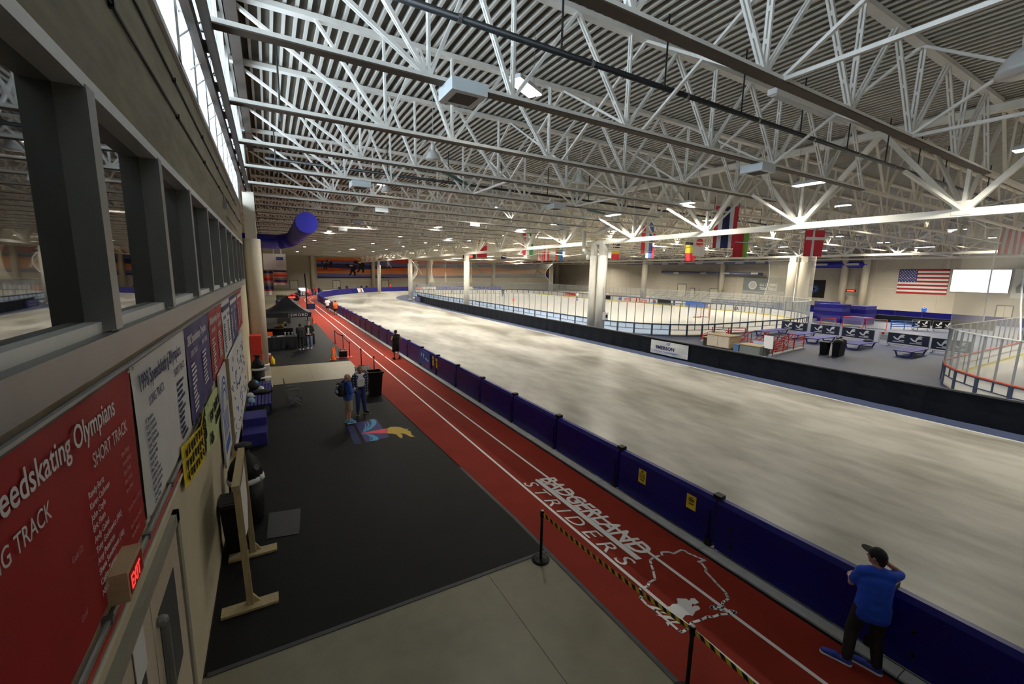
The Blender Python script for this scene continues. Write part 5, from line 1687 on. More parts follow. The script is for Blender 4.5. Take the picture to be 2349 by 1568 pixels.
lettering(t, '1998 Speedskating Olympians', .20, 'ink', TX(.16, h - .28), xs=.82, bold=.003, depth=.0005)
lettering(t, 'LONG TRACK', .125, 'ink', TX(.42, h - .47), xs=.8, depth=.0005)
lettering(t, 'SHORT TRACK', .125, 'ink', TX(1.62, h - .47), xs=.8, depth=.0005)
columns_of(t, ['KC Boutiette', 'Cory Carpenter', 'David Cruikshank', 'Moira D\'Andrea', 'Casey FitzRandolph', 'Kirstin Holum', 'Nathaniel Mills', 'Derek Parra', 'Marc Pelchat', 'Catherine Raney', 'Jennifer Rodriguez', 'Becky Sundstrom', 'Chantal Bailey', 'Chris Witty'], .22, h - .58, .058, .056, 'ink')
def stub_lines(t, y, z, n, step, mk, rows=(.12, .30), hh=.032):
    """print too small to read: short strokes"""
    b = MB()
    for i in range(n):
        ww = random.uniform(*rows)
        b.box(.024, .027, y, y + ww * .45, z - i * step, z - i * step + hh)
        b.box(.024, .027, y + ww * .52, y + ww, z - i * step, z - i * step + hh)
    b.build('small_print', mk, t)
stub_lines(t, 1.72, h - .60, 11, .066, 'ink', (.2, .42))
for (y0, y1, mk, ik, lab, title) in ((6.98, 9.5, 'bannavy', 'inkw', 'navy name banner beside the white one', '2002 Speedskating Olympians'), (9.55, 12.0, 'banred', 'inkw', 'red name banner between the navy banner and a narrow white one', '2006 Speedskating Olympians'), (12.05, 14.4, 'banwhite', 'ink', 'white name banner, the farther of the two white ones', ''), (14.45, 17.5, 'bannavy', 'inkw', 'navy name banner near the end of the banner row', ''), (17.55, 20.4, 'banred', 'inkw', 'red name banner at the far end of the banner row', '')):
    t, w, h = wall_banner(y0, y1, mk, lab)
    if title:
        lettering(t, title, .19, ik, TX(.12, h - .28), xs=.85, bold=.002, depth=.0005)
    else:
        MB().box(.024, .027, .15, w - .2, h - .26, h - .14).build('title_print', ik, t)
    lettering(t, 'LONG TRACK', .12, ik, TX(.3, h - .46), xs=.85, depth=.0005)
    lettering(t, 'SHORT TRACK', .12, ik, TX(1.45, h - .46), xs=.85, depth=.0005)
    stub_lines(t, .25, h - .60, 11, .065, ik, (.25, .5))
    stub_lines(t, 1.4, h - .60, 9, .065, ik, (.25, .5))

# posters below the banners
o = thing('wall_poster', 'yellow paper poster with black hand lettering, folded at the middle', 'poster', (XW + .02, 5.95, 2.55))
b = MB(); b.add([(0.02, 0, .05), (.10, .95, 0), (.02, 1.95, .10), (.02, 1.95, .50), (.10, .95, .52), (.02, 0, .58)], [(0, 1, 4, 5), (1, 2, 3, 4)]); b.build('sheet', 'yellow', o)
b = MB()
for row, z in enumerate((.40, .24, .09)):
    for i in range(14):
        if i == 7: continue
        y = .12 + i * .125
        x = .105 - abs(y - .95) * .08 + .01
        for (dy0, dz0, dy1, dz1) in random.sample([(0, 0, 0, .1), (0, .1, .07, .1), (.07, 0, .07, .1), (0, .05, .07, .05), (0, 0, .07, .1), (0, .1, .07, 0)], 3):
            b.bar((x, y + dy0, z + dz0), (x, y + dy1, z + dz1), .022, .006, up=(1, 0, 0))
b.build('brush_lettering', 'black', o)['kind'] = 'stuff'
o = thing('wall_poster', 'pale green paper poster with brushed writing under the navy banner', 'poster', (XW + .02, 7.85, 2.2))
b = MB(); b.add([(0.02, 0, .1), (.06, .9, .0), (.03, 1.9, .12), (.02, 2.0, .7), (.05, 1.2, .86), (.02, .05, .8)], [(0, 1, 4, 5), (1, 2, 3, 4)]); b.build('sheet', 'green', o)
b = MB()
for (y0, z, n) in ((.9, .52, 5), (.95, .28, 6), (.35, .5, 3)):
    for i in range(n):
        y = y0 + i * .14
        for (dy0, dz0, dy1, dz1) in random.sample([(0, 0, 0, .14), (0, .14, .08, .14), (.08, 0, .08, .14), (0, .07, .08, .07), (0, 0, .08, .14), (0, .14, .08, 0)], 3):
            b.bar((.066, y + dy0, z + dz0), (.066, y + dy1, z + dz1), .028, .008, up=(1, 0, 0))
for i in range(5): b.ball((.062, .35 + .09 * (i % 3), .18 + .1 * (i // 3)), .01, .05, .05, 8)
b.build('brush_lettering', 'black', o)['kind'] = 'stuff'
o = thing('wall_poster', 'white poster with blue striped crest beside the green one', 'poster', (XW + .04, 9.95, 1.15))
MB().box(0, .03, 0, 1.5, 0, 1.95).build('sheet', 'banwhite', o)
b = MB()
for r0, r1 in ((.62, .68), (.50, .56), (.36, .42)):
    for i in range(14):
        a0, a1 = PI * i / 14, PI * (i + 1) / 14
        P = lambda r, a: (.033, .72 - r * math.cos(a), 1.1 + r * math.sin(a))
        b.quad(P(r0, a0), P(r1, a0), P(r1, a1), P(r0, a1))
for k in range(5): b.quad((.033, .2 + k * .22, .5), (.033, .3 + k * .22, .5), (.033, .3 + k * .22, 1.05), (.033, .2 + k * .22, 1.05))
b.quad((.033, .2, .2), (.033, 1.2, .2), (.033, 1.2, .42), (.033, .2, .42))
b.build('crest', 'fblue2', o)
o = thing('map_board', 'large white board covered with short dark marks below the far banners', 'notice board', (XW + .06, 11.6, .75))
MB().box(0, .05, 0, 6.2, 0, 2.3).build('sheet', 'paper', o)
MB().box(-.03, .07, -.08, 0, -.1, 2.4).build('edge_post', 'wood', o)
b = MB()
for i in range(60):
    y, z = random.uniform(.2, 6.0), random.uniform(.2, 2.1)
    b.bar((.055, y, z), (.055, y + random.uniform(.1, .5), z + random.uniform(-.12, .12)), .03, .006, up=(1, 0, 0))
b.build('drawn_marks', 'ink', o)['kind'] = 'stuff'
b = MB()
for i in range(14):
    y, z = random.uniform(.2, 6.0), random.uniform(.2, 2.1)
    b.box(.051, .058, y, y + .12, z, z + .12)
b.build('stickers', 'fblue2', o)

# ================================================================ THINGS BY THE LEFT WALL
def bottle_bin(x, y, s, label):
    t = thing('bottle_bin', label, 'rubbish bin', (x, y, 0), 0, 'bottle shaped bins')
    t.scale = (s, s, s)
    MB().lathe([(.27, 0), (.29, .04), (.30, .3), (.30, .95)], 20).build('drum', 'black', t, smooth=True)
    b = MB(); b.lathe([(.325, .90), (.335, .95), (.33, 1.0), (.31, 1.02)], 16); b.ball((.26, -.14, .97), .09, .07, .07, 8); b.build('liner_bag', 'fwhite', t, smooth=True)
    MB().lathe([(.315, 1.0), (.30, 1.15), (.24, 1.32), (.13, 1.46), (.105, 1.52), (.105, 1.60)], 20).build('dome', 'black', t, smooth=True)
    MB().lathe([(.15, 1.60), (.155, 1.62), (.155, 1.68), (.14, 1.69)], 18).build('cap', 'black', t, smooth=True)
    b = MB(); b.lathe([(.07, 0), (.065, .02)], 12); b.build('flap', 'rubber2', t, (.20, -.18, 1.22), (0, PI / 2 - .5, -.7))
    return t
bottle_bin(-.66, 9.75, 1.0, 'large black bottle shaped bin behind the wooden sign frame')
bottle_bin(-.66, 21.6, .86, 'black bottle shaped bin behind the blue bench')
wb = thing('wheeled_bin', 'black wheeled bin against the wall behind the sign frame', 'rubbish bin', (-.80, 8.75, 0))
MB().lathe([(.22, .08), (.30, 1.0), (.32, 1.0), (.32, 1.06), (.28, 1.06)], 4).build('body', 'black', wb, rot=(0, 0, PI / 4))
MB().box(-.2, .2, -.26, -.22, .98, 1.05).build('handle', 'rubber2', wb)
for s in (-.16, .16): MB().lathe([(.09, 0), (.09, .05)], 12).build('wheel', 'rubber2', wb, (s, .2, .09), (0, PI / 2, 0))
# wooden sign frame
sg = thing('sign_frame', 'pale wooden sign frame on two flat feet beside the wall', 'sign frame')
for y in (7.04, 8.47):
    MB().box(-.93, -.17, y - .11, y + .11, .01, .05).build('foot', 'wood', sg)
    MB().bar((-.55, y, .05), (-.60, y, 2.0), .09, .045).build('upright', 'wood', sg)
    b = MB(); b.prism([(-.62, .05), (-.42, .05), (-.58, .3)], -.02, .02, lambda u, v, w, y=y: (u, y + .05 + w, v)); b.build('corner_block', 'wood', sg)
MB().box(-.66, -.56, 6.98, 8.55, 1.98, 2.06).build('top_beam', 'wood', sg)
MB().box(-.595, -.575, 7.1, 8.42, .98, 1.96).build('panel', 'wood', sg)
b = MB(); b.add([(-.565, 7.2, 1.05), (-.55, 7.8, .92), (-.565, 8.35, 1.2), (-.57, 8.35, 1.9), (-.56, 7.8, 1.92), (-.57, 7.2, 1.88)], [(0, 1, 4, 5), (1, 2, 3, 4)]); b.build('paper_sheet', 'paper', sg)
# blue foam steps
st = thing('foam_steps', 'royal blue two level foam step block beside the wall', 'step block')
b = MB(); b.prism([(14.1, 0), (15.75, 0), (15.75, .62), (14.85, .62), (14.85, .38), (14.1, .38)], -.96, -.33, lambda u, v, w: (w, u, v)); b.build('foam_body', 'bench', st)
MB().box(-.955, -.335, 14.12, 14.84, .381, .384).build('tread', 'bench', st); MB().box(-.955, -.335, 14.87, 15.73, .621, .624).build('tread', 'bench', st)
# slatted bench
bn = thing('slatted_bench', 'blue slatted wooden bench holding bags and caps by the wall', 'bench')
for i in range(7):
    x = -.94 + i * .112
    MB().box(x, x + .08, 17.0, 20.7, .40, .45).build('slat', 'bench', bn)
for y in (17.25, 18.85, 20.35):
    MB().box(-.96, -.18, y, y + .09, .32, .40).build('cross_rail', 'bench', bn)
    for x in (-.93, -.26): MB().box(x, x + .08, y, y + .09, 0, .32).build('leg', 'bench', bn)
o = thing('sports_bag', 'black sports bag with blue patch on the blue bench', 'bag', (-.78, 19.3, .45))
MB().ball((0, 0, .2), .2, .42, .2, 14).build('body', 'fblack', o, smooth=True); MB().ball((.1, -.1, .3), .08, .14, .08, 8).build('patch', 'shoec', o, smooth=True)
MB().tube([(-.05, -.25, .36), (0, -.1, .5), (0, .1, .5), (-.05, .25, .36)], .018, 6).build('handle', 'fblack', o)
o = thing('dark_coat', 'black coat laid across the slats of the blue bench', 'coat', (-.5, 18.6, .45))
b = MB(); b.ball((0, 0, .06), .32, .22, .09, 12); b.capsule((.05, .05, .06), .07, (.34, .02, .05), .05); b.build('cloth', 'fblack', o, smooth=True)
def cap_hat(x, y, rz, mk, label):
    t = thing('cap', label, 'cap', (x, y, .45), rz)
    MB().lathe([(.115, 0), (.118, .05), (.10, .10), (.055, .135), (.01, .145)], 16).build('crown', mk, t, smooth=True)
    b = MB(); b.prism([(.16 * math.cos(a) * .62, -.07 - .16 * math.sin(a) * .8) for a in [PI * i / 8 for i in range(9)]], .0, .012); b.build('peak', mk, t)
    MB().lathe([(.012, .145), (.006, .155)], 8).build('button', 'fwhite', t)
    return t
cap_hat(-.82, 17.55, .4, 'fcyan0', 'light blue cap on the near end of the blue bench')
cap_hat(-.88, 18.3, 1.0, 'fwhite', 'white cap with red peak edge on the blue bench')
o = thing('folded_towel', 'crumpled grey white cloth on the blue bench', 'cloth', (-.52, 18.95, .45))
b = MB(); b.ball((0, 0, .1), .1, .12, .11, 10); b.ball((.05, -.1, .07), .07, .08, .07, 8); b.build('cloth', 'fwhite', o, smooth=True)
# white folding chair
fc = thing('folding_chair', 'white folding chair behind the blue bench', 'chair', (-.38, 21.45, 0), .12)
MB().box(-.2, .2, -.22, .18, .42, .45).build('seat', 'white', fc)
MB().box(-.19, .19, .22, .245, .66, .86).build('backrest', 'white', fc)
for s in (-.22, .22):
    MB().tube([(s, .26, .88), (s, .1, .42), (s, -.22, .0)], .015, 6).build('leg', 'white', fc); MB().tube([(s * .9, -.16, .42), (s * .9, .32, .0)], .014, 6).build('leg', 'white', fc)
MB().tube([(-.22, .26, .88), (.22, .26, .88)], .015, 6).build('back_rail', 'white', fc)
# camp chair seen from the side
cc = thing('camp_chair', 'dark folding camp chair with tubular arms on the black mat', 'chair', (.58, 18.1, 0), -PI / 2)
b = MB(); b.quad((-.24, -.24, .46), (.24, -.24, .46), (.24, .22, .40), (-.24, .22, .40)); b.quad((-.24, -.24, .45), (.24, -.24, .45), (.24, .22, .39), (-.24, .22, .39)); b.build('seat', 'fblack', cc)
b = MB(); b.prism([(-.25, .44), (.25, .44), (.25, 1.02), (-.25, 1.02)], -.01, .01, lambda u, v, w: (u, -.24 - .12 * (v - .4) + w, v)); b.build('backrest', 'fblack', cc)
for s in (-.27, .27):
    MB().tube([(s, -.33, 1.02), (s, -.24, .44), (s, -.26, .0)], .013, 6).build('rear_leg', 'gunm', cc); MB().tube([(s, -.2, .42), (s, .26, .0)], .013, 6).build('cross_leg', 'gunm', cc)
    MB().tube([(s, -.28, .66), (s, .0, .68), (s, .22, .62), (s, .27, .0)], .015, 6).build('arm_rest', 'gunm', cc); MB().tube([(s, .24, .40), (s, -.25, .02)], .012, 6).build('cross_leg', 'gunm', cc)
    MB().box(s - .025, s + .025, -.22, .2, .66, .69).build('arm_pad', 'fgrey', cc)
# small table, bottle and tall bin by the track
tb_ = thing('side_table', 'small dark folding table beside the black bin', 'table', (3.5, 19.7, 0))
MB().box(-.3, .3, -.5, .5, .80, .84).build('top', 'rubber2', tb_)
for x in (-.26, .26):
    for y in (-.45, .45): MB().bar((x, y, 0), (x, y, .8), .03, .03).build('leg', 'black', tb_)
bt = thing('water_bottle', 'clear plastic water bottle on the small dark table', 'bottle', (3.68, 19.45, .84))
MB().lathe([(.04, 0), (.04, .15), (.03, .2), (.014, .22), (.014, .24)], 12).build('body', 'rglass2', bt, smooth=True); MB().lathe([(.017, .24), (.017, .26)], 10).build('bottle_cap', 'white', bt)
o = thing('white_bag', 'white plastic bag hanging on the small dark table', 'bag', (3.12, 19.35, .62))
b = MB(); b.ball((0, 0, .02), .1, .12, .16, 10); b.ball((.04, 0, .15), .05, .06, .08, 8); b.build('bag', 'fwhite', o, smooth=True)
tr2 = thing('rubbish_bin', 'tall square black bin between the table and red track', 'rubbish bin', (3.68, 18.15, 0))
b = MB()
def frus(b, w0, w1, z0, z1):
    b.add([(-w0, -w0, z0), (w0, -w0, z0), (w0, w0, z0), (-w0, w0, z0), (-w1, -w1, z1), (w1, -w1, z1), (w1, w1, z1), (-w1, w1, z1)], [(0, 1, 5, 4), (1, 2, 6, 5), (2, 3, 7, 6), (3, 0, 4, 7), (3, 2, 1, 0)])
frus(b, .22, .29, 0, .98); frus(b, .24, .24, .6, .99); b.build('body', 'black', tr2)
b = MB(); b.box(-.33, .33, -.33, -.27, .96, 1.03); b.box(-.33, .33, .27, .33, .96, 1.03); b.box(-.33, -.27, -.27, .27, .96, 1.03); b.box(.27, .33, -.27, .27, .96, 1.03); b.build('rim', 'black', tr2)
MB().box(-.27, .27, -.27, .27, .9, .92).build('bag_surface', 'rubber', tr2)
# red cabinet, orange tub, bottle
rc = thing('red_cabinet', 'tall red locker standing beside the round concrete column', 'cabinet', (-.92, 25.3, 0))
MB().box(-.1, .38, -.35, .35, 0, 1.85).build('body', 'red', rc); d = MB().box(.38, .39, -.32, .32, .05, 1.8).build('door', 'red', rc); MB().box(.39, .41, -.28, -.25, .9, 1.05).build('handle', 'black', d)
o = thing('yellow_bottle', 'yellow squeeze bottle standing on the floor beside the column', 'bottle', (-.08, 26.55, 0))
MB().lathe([(.10, 0), (.105, .05), (.105, .28), (.05, .36), (.03, .40)], 14).build('body', 'yellow', o, smooth=True); MB().lathe([(.03, .40), (.025, .46)], 10).build('nozzle', 'yellow', o)
o = thing('maroon_case', 'maroon long case leaning near the column foot', 'case', (-.2, 27.6, 0))
MB().box(-.07, .07, -.5, .5, .02, .26).build('body', 'banred', o); MB().box(-.02, .02, -.1, .1, .26, .30).build('handle', 'black', o)
o = thing('white_carton', 'small white carton beside the maroon case', 'carton', (-.28, 28.6, 0))
MB().box(-.12, .12, -.15, .15, 0, .26).build('box', 'paper', o); MB().box(-.125, .125, -.02, .02, .0, .265).build('tape', 'wood', o)

# ================================================================ STANCHIONS, TAPE, CONES
b = MB(); b.lathe([(.165, 0), (.165, .018), (.12, .03), (.05, .045), (.035, .05)], 24)
sb_m = b.mesh('base', 'black', True)
sp_m = MB().lathe([(.026, .045), (.026, .90)], 14).mesh('post', 'black', True)
sh_m = MB().lathe([(.034, .86), (.036, .88), (.036, .975), (.03, .985)], 14).mesh('belt_head', 'black', True)
sc_m = MB().lathe([(.030, .985), (.026, .992)], 14).mesh('top_cap', 'lampw', True)
STN = [(4.06, 5.83), (4.27, 2.82), (4.3, -.4), (3.91, 32.5), (4.1, 30.0), (4.03, 26.9), (4.22, 24.2), (4.40, 21.7)]
slab = ['black belt stanchion at the corner of the black mat', 'black belt stanchion cut by the lower edge of the photo', 'black belt stanchion just below the photo', 'farthest black belt stanchion of the small group', 'black belt stanchion in the middle of the small group', 'black belt stanchion beside the orange cone', 'black belt stanchion on the concrete strip', 'black belt stanchion behind the tall black bin']
for (x, y), lb in zip(STN, slab):
    t = thing('stanchion', lb, 'stanchion', (x, y, 0), 0, 'belt stanchions beside the track')
    place('base', sb_m, t); place('post', sp_m, t); place('belt_head', sh_m, t); place('top_cap', sc_m, t)
def belt(p, q, mk, label, sag, z=.93, name='belt_tape', hgt=.062):
    d = Vector((q[0] - p[0], q[1] - p[1], 0)); L = d.length
    b = MB()
    n = 16
    vs, fs = [], []
    for i in range(n + 1):
        u = i / n
        zz = -sag * 4 * u * (1 - u)
        for (dy, dz) in ((-.001, -hgt / 2), (-.001, hgt / 2), (.001, hgt / 2), (.001, -hgt / 2)):
            vs.append((u * L, dy, zz + dz))
    for i in range(n):
        a = i * 4
        for k in range(4): fs.append((a + k, a + (k + 1) % 4, a + 4 + (k + 1) % 4, a + 4 + k))
    b.add(vs, fs)
    return tag(b.build(name, mk, None, (p[0], p[1], z), (0, 0, math.atan2(d.y, d.x))), label, 'belt')
belt(STN[0], STN[1], 'tape', 'yellow and black striped belt between the two near stanchions', .05)
belt(STN[1], STN[2], 'tape', 'yellow and black striped belt running out at the lower edge', .05)
belt(STN[3], STN[4], 'black', 'black belt between the two farthest stanchions', .08)
belt(STN[4], STN[5], 'black', 'black belt ending beside the orange cone', .08)
def cone(x, y, h, label):
    t = thing('traffic_cone', label, 'traffic cone', (x, y, 0))
    k = h / .7
    MB().box(-.17 * k, .17 * k, -.17 * k, .17 * k, 0, .035 * k).build('base', 'orange', t)
    MB().lathe([(.13 * k, .035 * k), (.12 * k, .08 * k), (.035 * k, .66 * k), (.025 * k, .70 * k)], 16).build('shell', 'orange', t, smooth=True)
    MB().lathe([(.094 * k, .27 * k), (.074 * k, .38 * k)], 16).build('collar', 'fwhite' if y < 30 else 'orange', t, smooth=True)
cone(3.04, 26.6, .71, 'orange traffic cone beside the black speaker crate')
cone(3.18, 27.1, .70, 'orange traffic cone just behind the front one')
cone(3.6, 45.9, .72, 'small far orange traffic cone beyond the vendor tent')
o = thing('speaker_crate', 'black equipment crate on a red tray beside the stanchions', 'crate', (3.68, 27.0, 0))
MB().box(-.35, .5, -.3, .15, 0, .04).build('tray', 'red', o); MB().box(-.24, .2, -.15, .2, .04, .42).build('crate', 'black', o); MB().tube([(-.15, 0, .42), (-.15, 0, .52), (.1, 0, .52), (.1, 0, .42)], .02, 6).build('handle', 'black', o)
MB().box(-.18, .14, -.16, -.15, .12, .36).build('grille', 'rubber', o)

# ================================================================ VENDOR TENT
tn = thing('vendor_tent', 'black pop-up canopy tent with white lettering on its valance', 'tent', (1.05, 36.1, 0))
b = MB()
hw, hz, pk = 1.55, 2.12, 3.35
nseg = 8
def curve_pt(cx, cy, t):
    z = hz + (pk - hz) * (t ** 1.55)
    return (cx * (1 - t), cy * (1 - t), z)
for (c0, c1) in (((-hw, -hw), (hw, -hw)), ((hw, -hw), (hw, hw)), ((hw, hw), (-hw, hw)), ((-hw, hw), (-hw, -hw))):
    for i in range(nseg):
        t0, t1 = i / nseg, (i + 1) / nseg
        b.quad(curve_pt(*c0, t0), curve_pt(*c1, t0), curve_pt(*c1, t1), curve_pt(*c0, t1))
b.build('canopy', 'fblack2', tn, smooth=True)
b = MB()
for (x0, y0, x1, y1) in ((-hw, -hw, hw, -hw), (hw, -hw, hw, hw), (hw, hw, -hw, hw), (-hw, hw, -hw, -hw)):
    b.bar((x0, y0, 1.97), (x1, y1, 1.97), .02, .32)
b.build('valance', 'fblack2', tn)
lettering(tn, '|', .34, 'logo', lambda u, v, w: (.02 + u, -hw - .02 - w, 1.86 + v))
lettering(tn, 'SWORD', .29, 'logo', lambda u, v, w: (.16 + u, -hw - .02 - w, 1.88 + v), spacing=1.15, xs=1.0)
for x in (-hw, hw):
    for y in (-hw, hw): MB().bar((x, y, 0), (x, y, 2.0), .04, .04).build('leg', 'gunm', tn)
def draped(x0, x1, y0, y1, z, mk, label):
    t = thing('draped_table', label, 'table', (0, 0, 0))
    MB().box(x0, x1, y0, y1, z - .03, z).build('top', mk, t)
    b = MB()
    n = 12
    for (ax, ay, bx2, by) in ((x0, y0, x1, y0), (x1, y0, x1, y1), (x1, y1, x0, y1), (x0, y1, x0, y0)):
        pts = []
        for i in range(n + 1):
            u = i / n
            x, y = ax + (bx2 - ax) * u, ay + (by - ay) * u
            o_ = .02 * math.sin(i * 2.4)
            nx_, ny_ = (by - ay), -(bx2 - ax)
            l_ = math.hypot(nx_, ny_)
            pts.append((x, y, x + nx_ / l_ * (.03 + o_), y + ny_ / l_ * (.03 + o_)))
        for i in range(n):
            p, q = pts[i], pts[i + 1]
            b.quad((p[2], p[3], .01), (q[2], q[3], .01), (q[0], q[1], z), (p[0], p[1], z))
    b.build('cloth', mk, t)
    return t
draped(-.55, 1.55, 31.7, 32.6, .78, 'fblack2', 'table under a floor length black cloth in front of the tent')
draped(1.9, 2.6, 32.9, 35.2, .78, 'fblack', 'black draped side table loaded with goods by the tent')
draped(-.5, 1.4, 36.5, 37.2, .78, 'fblack', 'black draped table at the back of the tent')
def small_goods():
    gs = [('white_leaflet', 'white leaflet on the black table, nearer the column', 'leaflet', (-.3, 32.0, .78), 'paper', (.2, .14, .02)), ('grey_leaflet', 'grey leaflet stack on the black front table', 'leaflet', (.45, 32.1, .78), 'lampw', (.2, .16, .04)),
          ('yellow_carton', 'yellow carton on the back table', 'carton', (.6, 36.8, .78), 'yellow', (.1, .1, .3)), ('white_canister', 'white canister on the back table', 'canister', (.9, 36.9, .78), 'white', (.1, .1, .45)),
          ('wood_crate', 'brown wooden crate on the back table', 'crate', (.45, 36.6, .78), 'wood2', (.35, .12, .18)),
          ('white_carton', 'white carton on the side table', 'carton', (2.15, 34.6, .78), 'paper', (.14, .14, .3)), ('red_carton', 'red carton on the side table', 'carton', (2.4, 34.9, .78), 'red', (.14, .12, .35)),
          ('blue_carton', 'blue and white carton on the side table', 'carton', (2.42, 34.2, .78), 'fblue2', (.1, .1, .3)), ('pink_carton', 'red striped carton on the side table', 'carton', (2.25, 33.9, .78), 'fpink', (.1, .1, .28)),
          ('paper_pile', 'white paper pile on the near end of the side table', 'paper', (2.15, 33.2, .78), 'paper', (.2, .2, .05)), ('paper_pile', 'white paper sheets right of the other pile', 'paper', (2.45, 33.3, .78), 'paper', (.12, .2, .03))]
    for n_, lb, ct, loc, mk, (w, d, h) in gs:
        t = thing(n_, lb, ct, loc, random.uniform(-.3, .3))
        b = MB(); b.box(-w, w, -d, d, 0, h); b.build('body', mk, t)
        MB().box(-w * .8, w * .8, -d - .004, -d, h * .25, h * .75).build('print', 'ink' if mk != 'fblue2' else 'logo', t)
small_goods()
for i in range(4):
    t = thing('drink_cup', 'small clear cup stack in the row of four on the black table', 'cup', (.75 + i * .22, 32.35, .78), 0, 'cup stacks on the black table')
    MB().lathe([(.04, 0), (.055, .22), (.06, .22)], 10).build('cup', 'rglass2', t, smooth=True); MB().lathe([(.06, .2), (.062, .23)], 10).build('rim', 'lampw', t)
oc = thing('orange_chair', 'orange plastic chair behind the round concrete column', 'chair', (-.2, 34.0, 0))
MB().box(-.22, .22, -.2, .22, .42, .46).build('seat', 'orange', oc); b = MB(); b.prism([(-.22, .46), (.22, .46), (.2, .85), (-.2, .85)], 0, .03, lambda u, v, w: (u, .22 + w, v)); b.build('backrest', 'orange', oc)
for x in (-.2, .2):
    for y in (-.18, .2): MB().bar((x, y, 0), (x, y, .42), .03, .03).build('leg', 'gunm', oc)
o = thing('grey_partition', 'grey folding partition behind the tent tables', 'partition', (.1, 38.6, 0))
for k in range(2): MB().box(-.7 + k * 1.0, .25 + k * 1.0, 0, .05, .9, 1.75).build('panel', 'lampw' if k == 0 else 'gunm', o)
for x in (-.6, .3, 1.1): MB().bar((x, .02, 0), (x, .02, .95), .05, .05).build('leg', 'gunm', o)
fp = thing('feather_pole', 'tall thin black feather banner pole beyond the tent', 'banner pole', (3.35, 49.5, 0))
MB().tube([(0, 0, 0), (0, 0, 3.4), (-.05, 0, 4.9)], .06, 8).build('pole', 'black', fp); MB().box(-.05, .8, -.02, .02, 1.15, 1.75).build('sign_board', 'fnavy', fp); MB().lathe([(.3, 0), (.3, .04)], 14).build('base', 'black', fp)

# far clutter around the turn
tv = thing('monitor', 'glowing pale blue monitor on a stand at the far end', 'monitor', (6.0, 99, 0))
MB().box(-.75, .75, -.05, .05, .85, 1.65).build('bezel', 'black', tv); MB().box(-.7, .7, -.06, -.05, .9, 1.6).build('lit_panel', 'tv', tv); MB().bar((0, 0, 0), (0, 0, .9), .08, .08).build('stand', 'black', tv); MB().box(-.4, .4, -.3, .3, 0, .05).build('base', 'black', tv)
rl = thing('timing_display', 'glowing red digital timing display beyond the tent', 'display', (3.1, 74, 0))
MB().box(-.75, .75, -.08, .08, .85, 1.3).build('case', 'black', rl); lettering(rl, '8:88:88', .36, 'redled', lambda u, v, w: (-.62 + u, -.09 - w, .95 + v), bold=.01, xs=.9)
for x in (-.5, .5): MB().bar((x, 0, 0), (x, 0, .9), .05, .05).build('leg', 'black', rl)
for i in range(7):
    x, y = 1.2 + random.random() * 1.6, 56 + i * 4.5
    t = thing('equipment_case', 'dark equipment case in the clutter beyond the tent', 'case', (x, y, 0), random.uniform(-.4, .4), 'dark cases beyond the tent')
    hh = random.uniform(.6, 1.1)
    MB().box(-.6, .6, -.4, .4, 0, hh).build('body', random.choice(['black', 'rubber2', 'fnavy', 'fgrey']), t); MB().box(-.62, .62, -.42, .42, hh - .12, hh - .06).build('rim', 'gunm', t); MB().bar((-.2, -.42, hh * .6), (.2, -.42, hh * .6), .03, .03).build('handle', 'gunm', t)
for i in range(12):
    a = PI - .08 * i - .02
    x, y = OC[0] + (52.2 + random.random() * 1.5) * math.cos(a), OC[1] + (52.2) * math.sin(a)
    t = thing('sports_bag', 'dark sports bag on the floor behind the far turn pads', 'bag', (x, y, 0), random.random() * 3, 'bags behind the far turn pads')
    MB().ball((0, 0, .45), .7, .35, .45, 10).build('body', random.choice(['fblack', 'fnavy', 'fgrey', 'fred', 'fblack']), t, smooth=True); MB().tube([(-.3, 0, .8), (-.15, 0, 1.0), (.15, 0, 1.0), (.3, 0, .8)], .04, 5).build('handle', 'fblack', t)
# ================================================================ PEOPLE
TMPS = bpy.data.scenes.new('work')
def remesh(mb, voxel, name, mats, parent=None, smooth_it=4, assign=None):
    me = mb.mesh('tmp', mats if isinstance(mats, (list, tuple)) else [mats])
    ob = bpy.data.objects.new('tmp', me)
    TMPS.collection.objects.link(ob)
    md = ob.modifiers.new('r', 'REMESH'); md.mode = 'VOXEL'; md.voxel_size = voxel; md.use_smooth_shade = True
    ms = ob.modifiers.new('s', 'SMOOTH'); ms.factor = .5; ms.iterations = smooth_it
    TMPS.view_layers[0].update()
    dg = TMPS.view_layers[0].depsgraph
    out = bpy.data.meshes.new_from_object(ob.evaluated_get(dg))
    bpy.data.objects.remove(ob); bpy.data.meshes.remove(me)
    out.materials.clear()
    for k in (mats if isinstance(mats, (list, tuple)) else [mats]): out.materials.append(K[k])
    out.name = name
    out.polygons.foreach_set('use_smooth', [True] * len(out.polygons))
    out.polygons.foreach_set('material_index', [0] * len(out.polygons))
    o = place(name, out, parent)
    return o

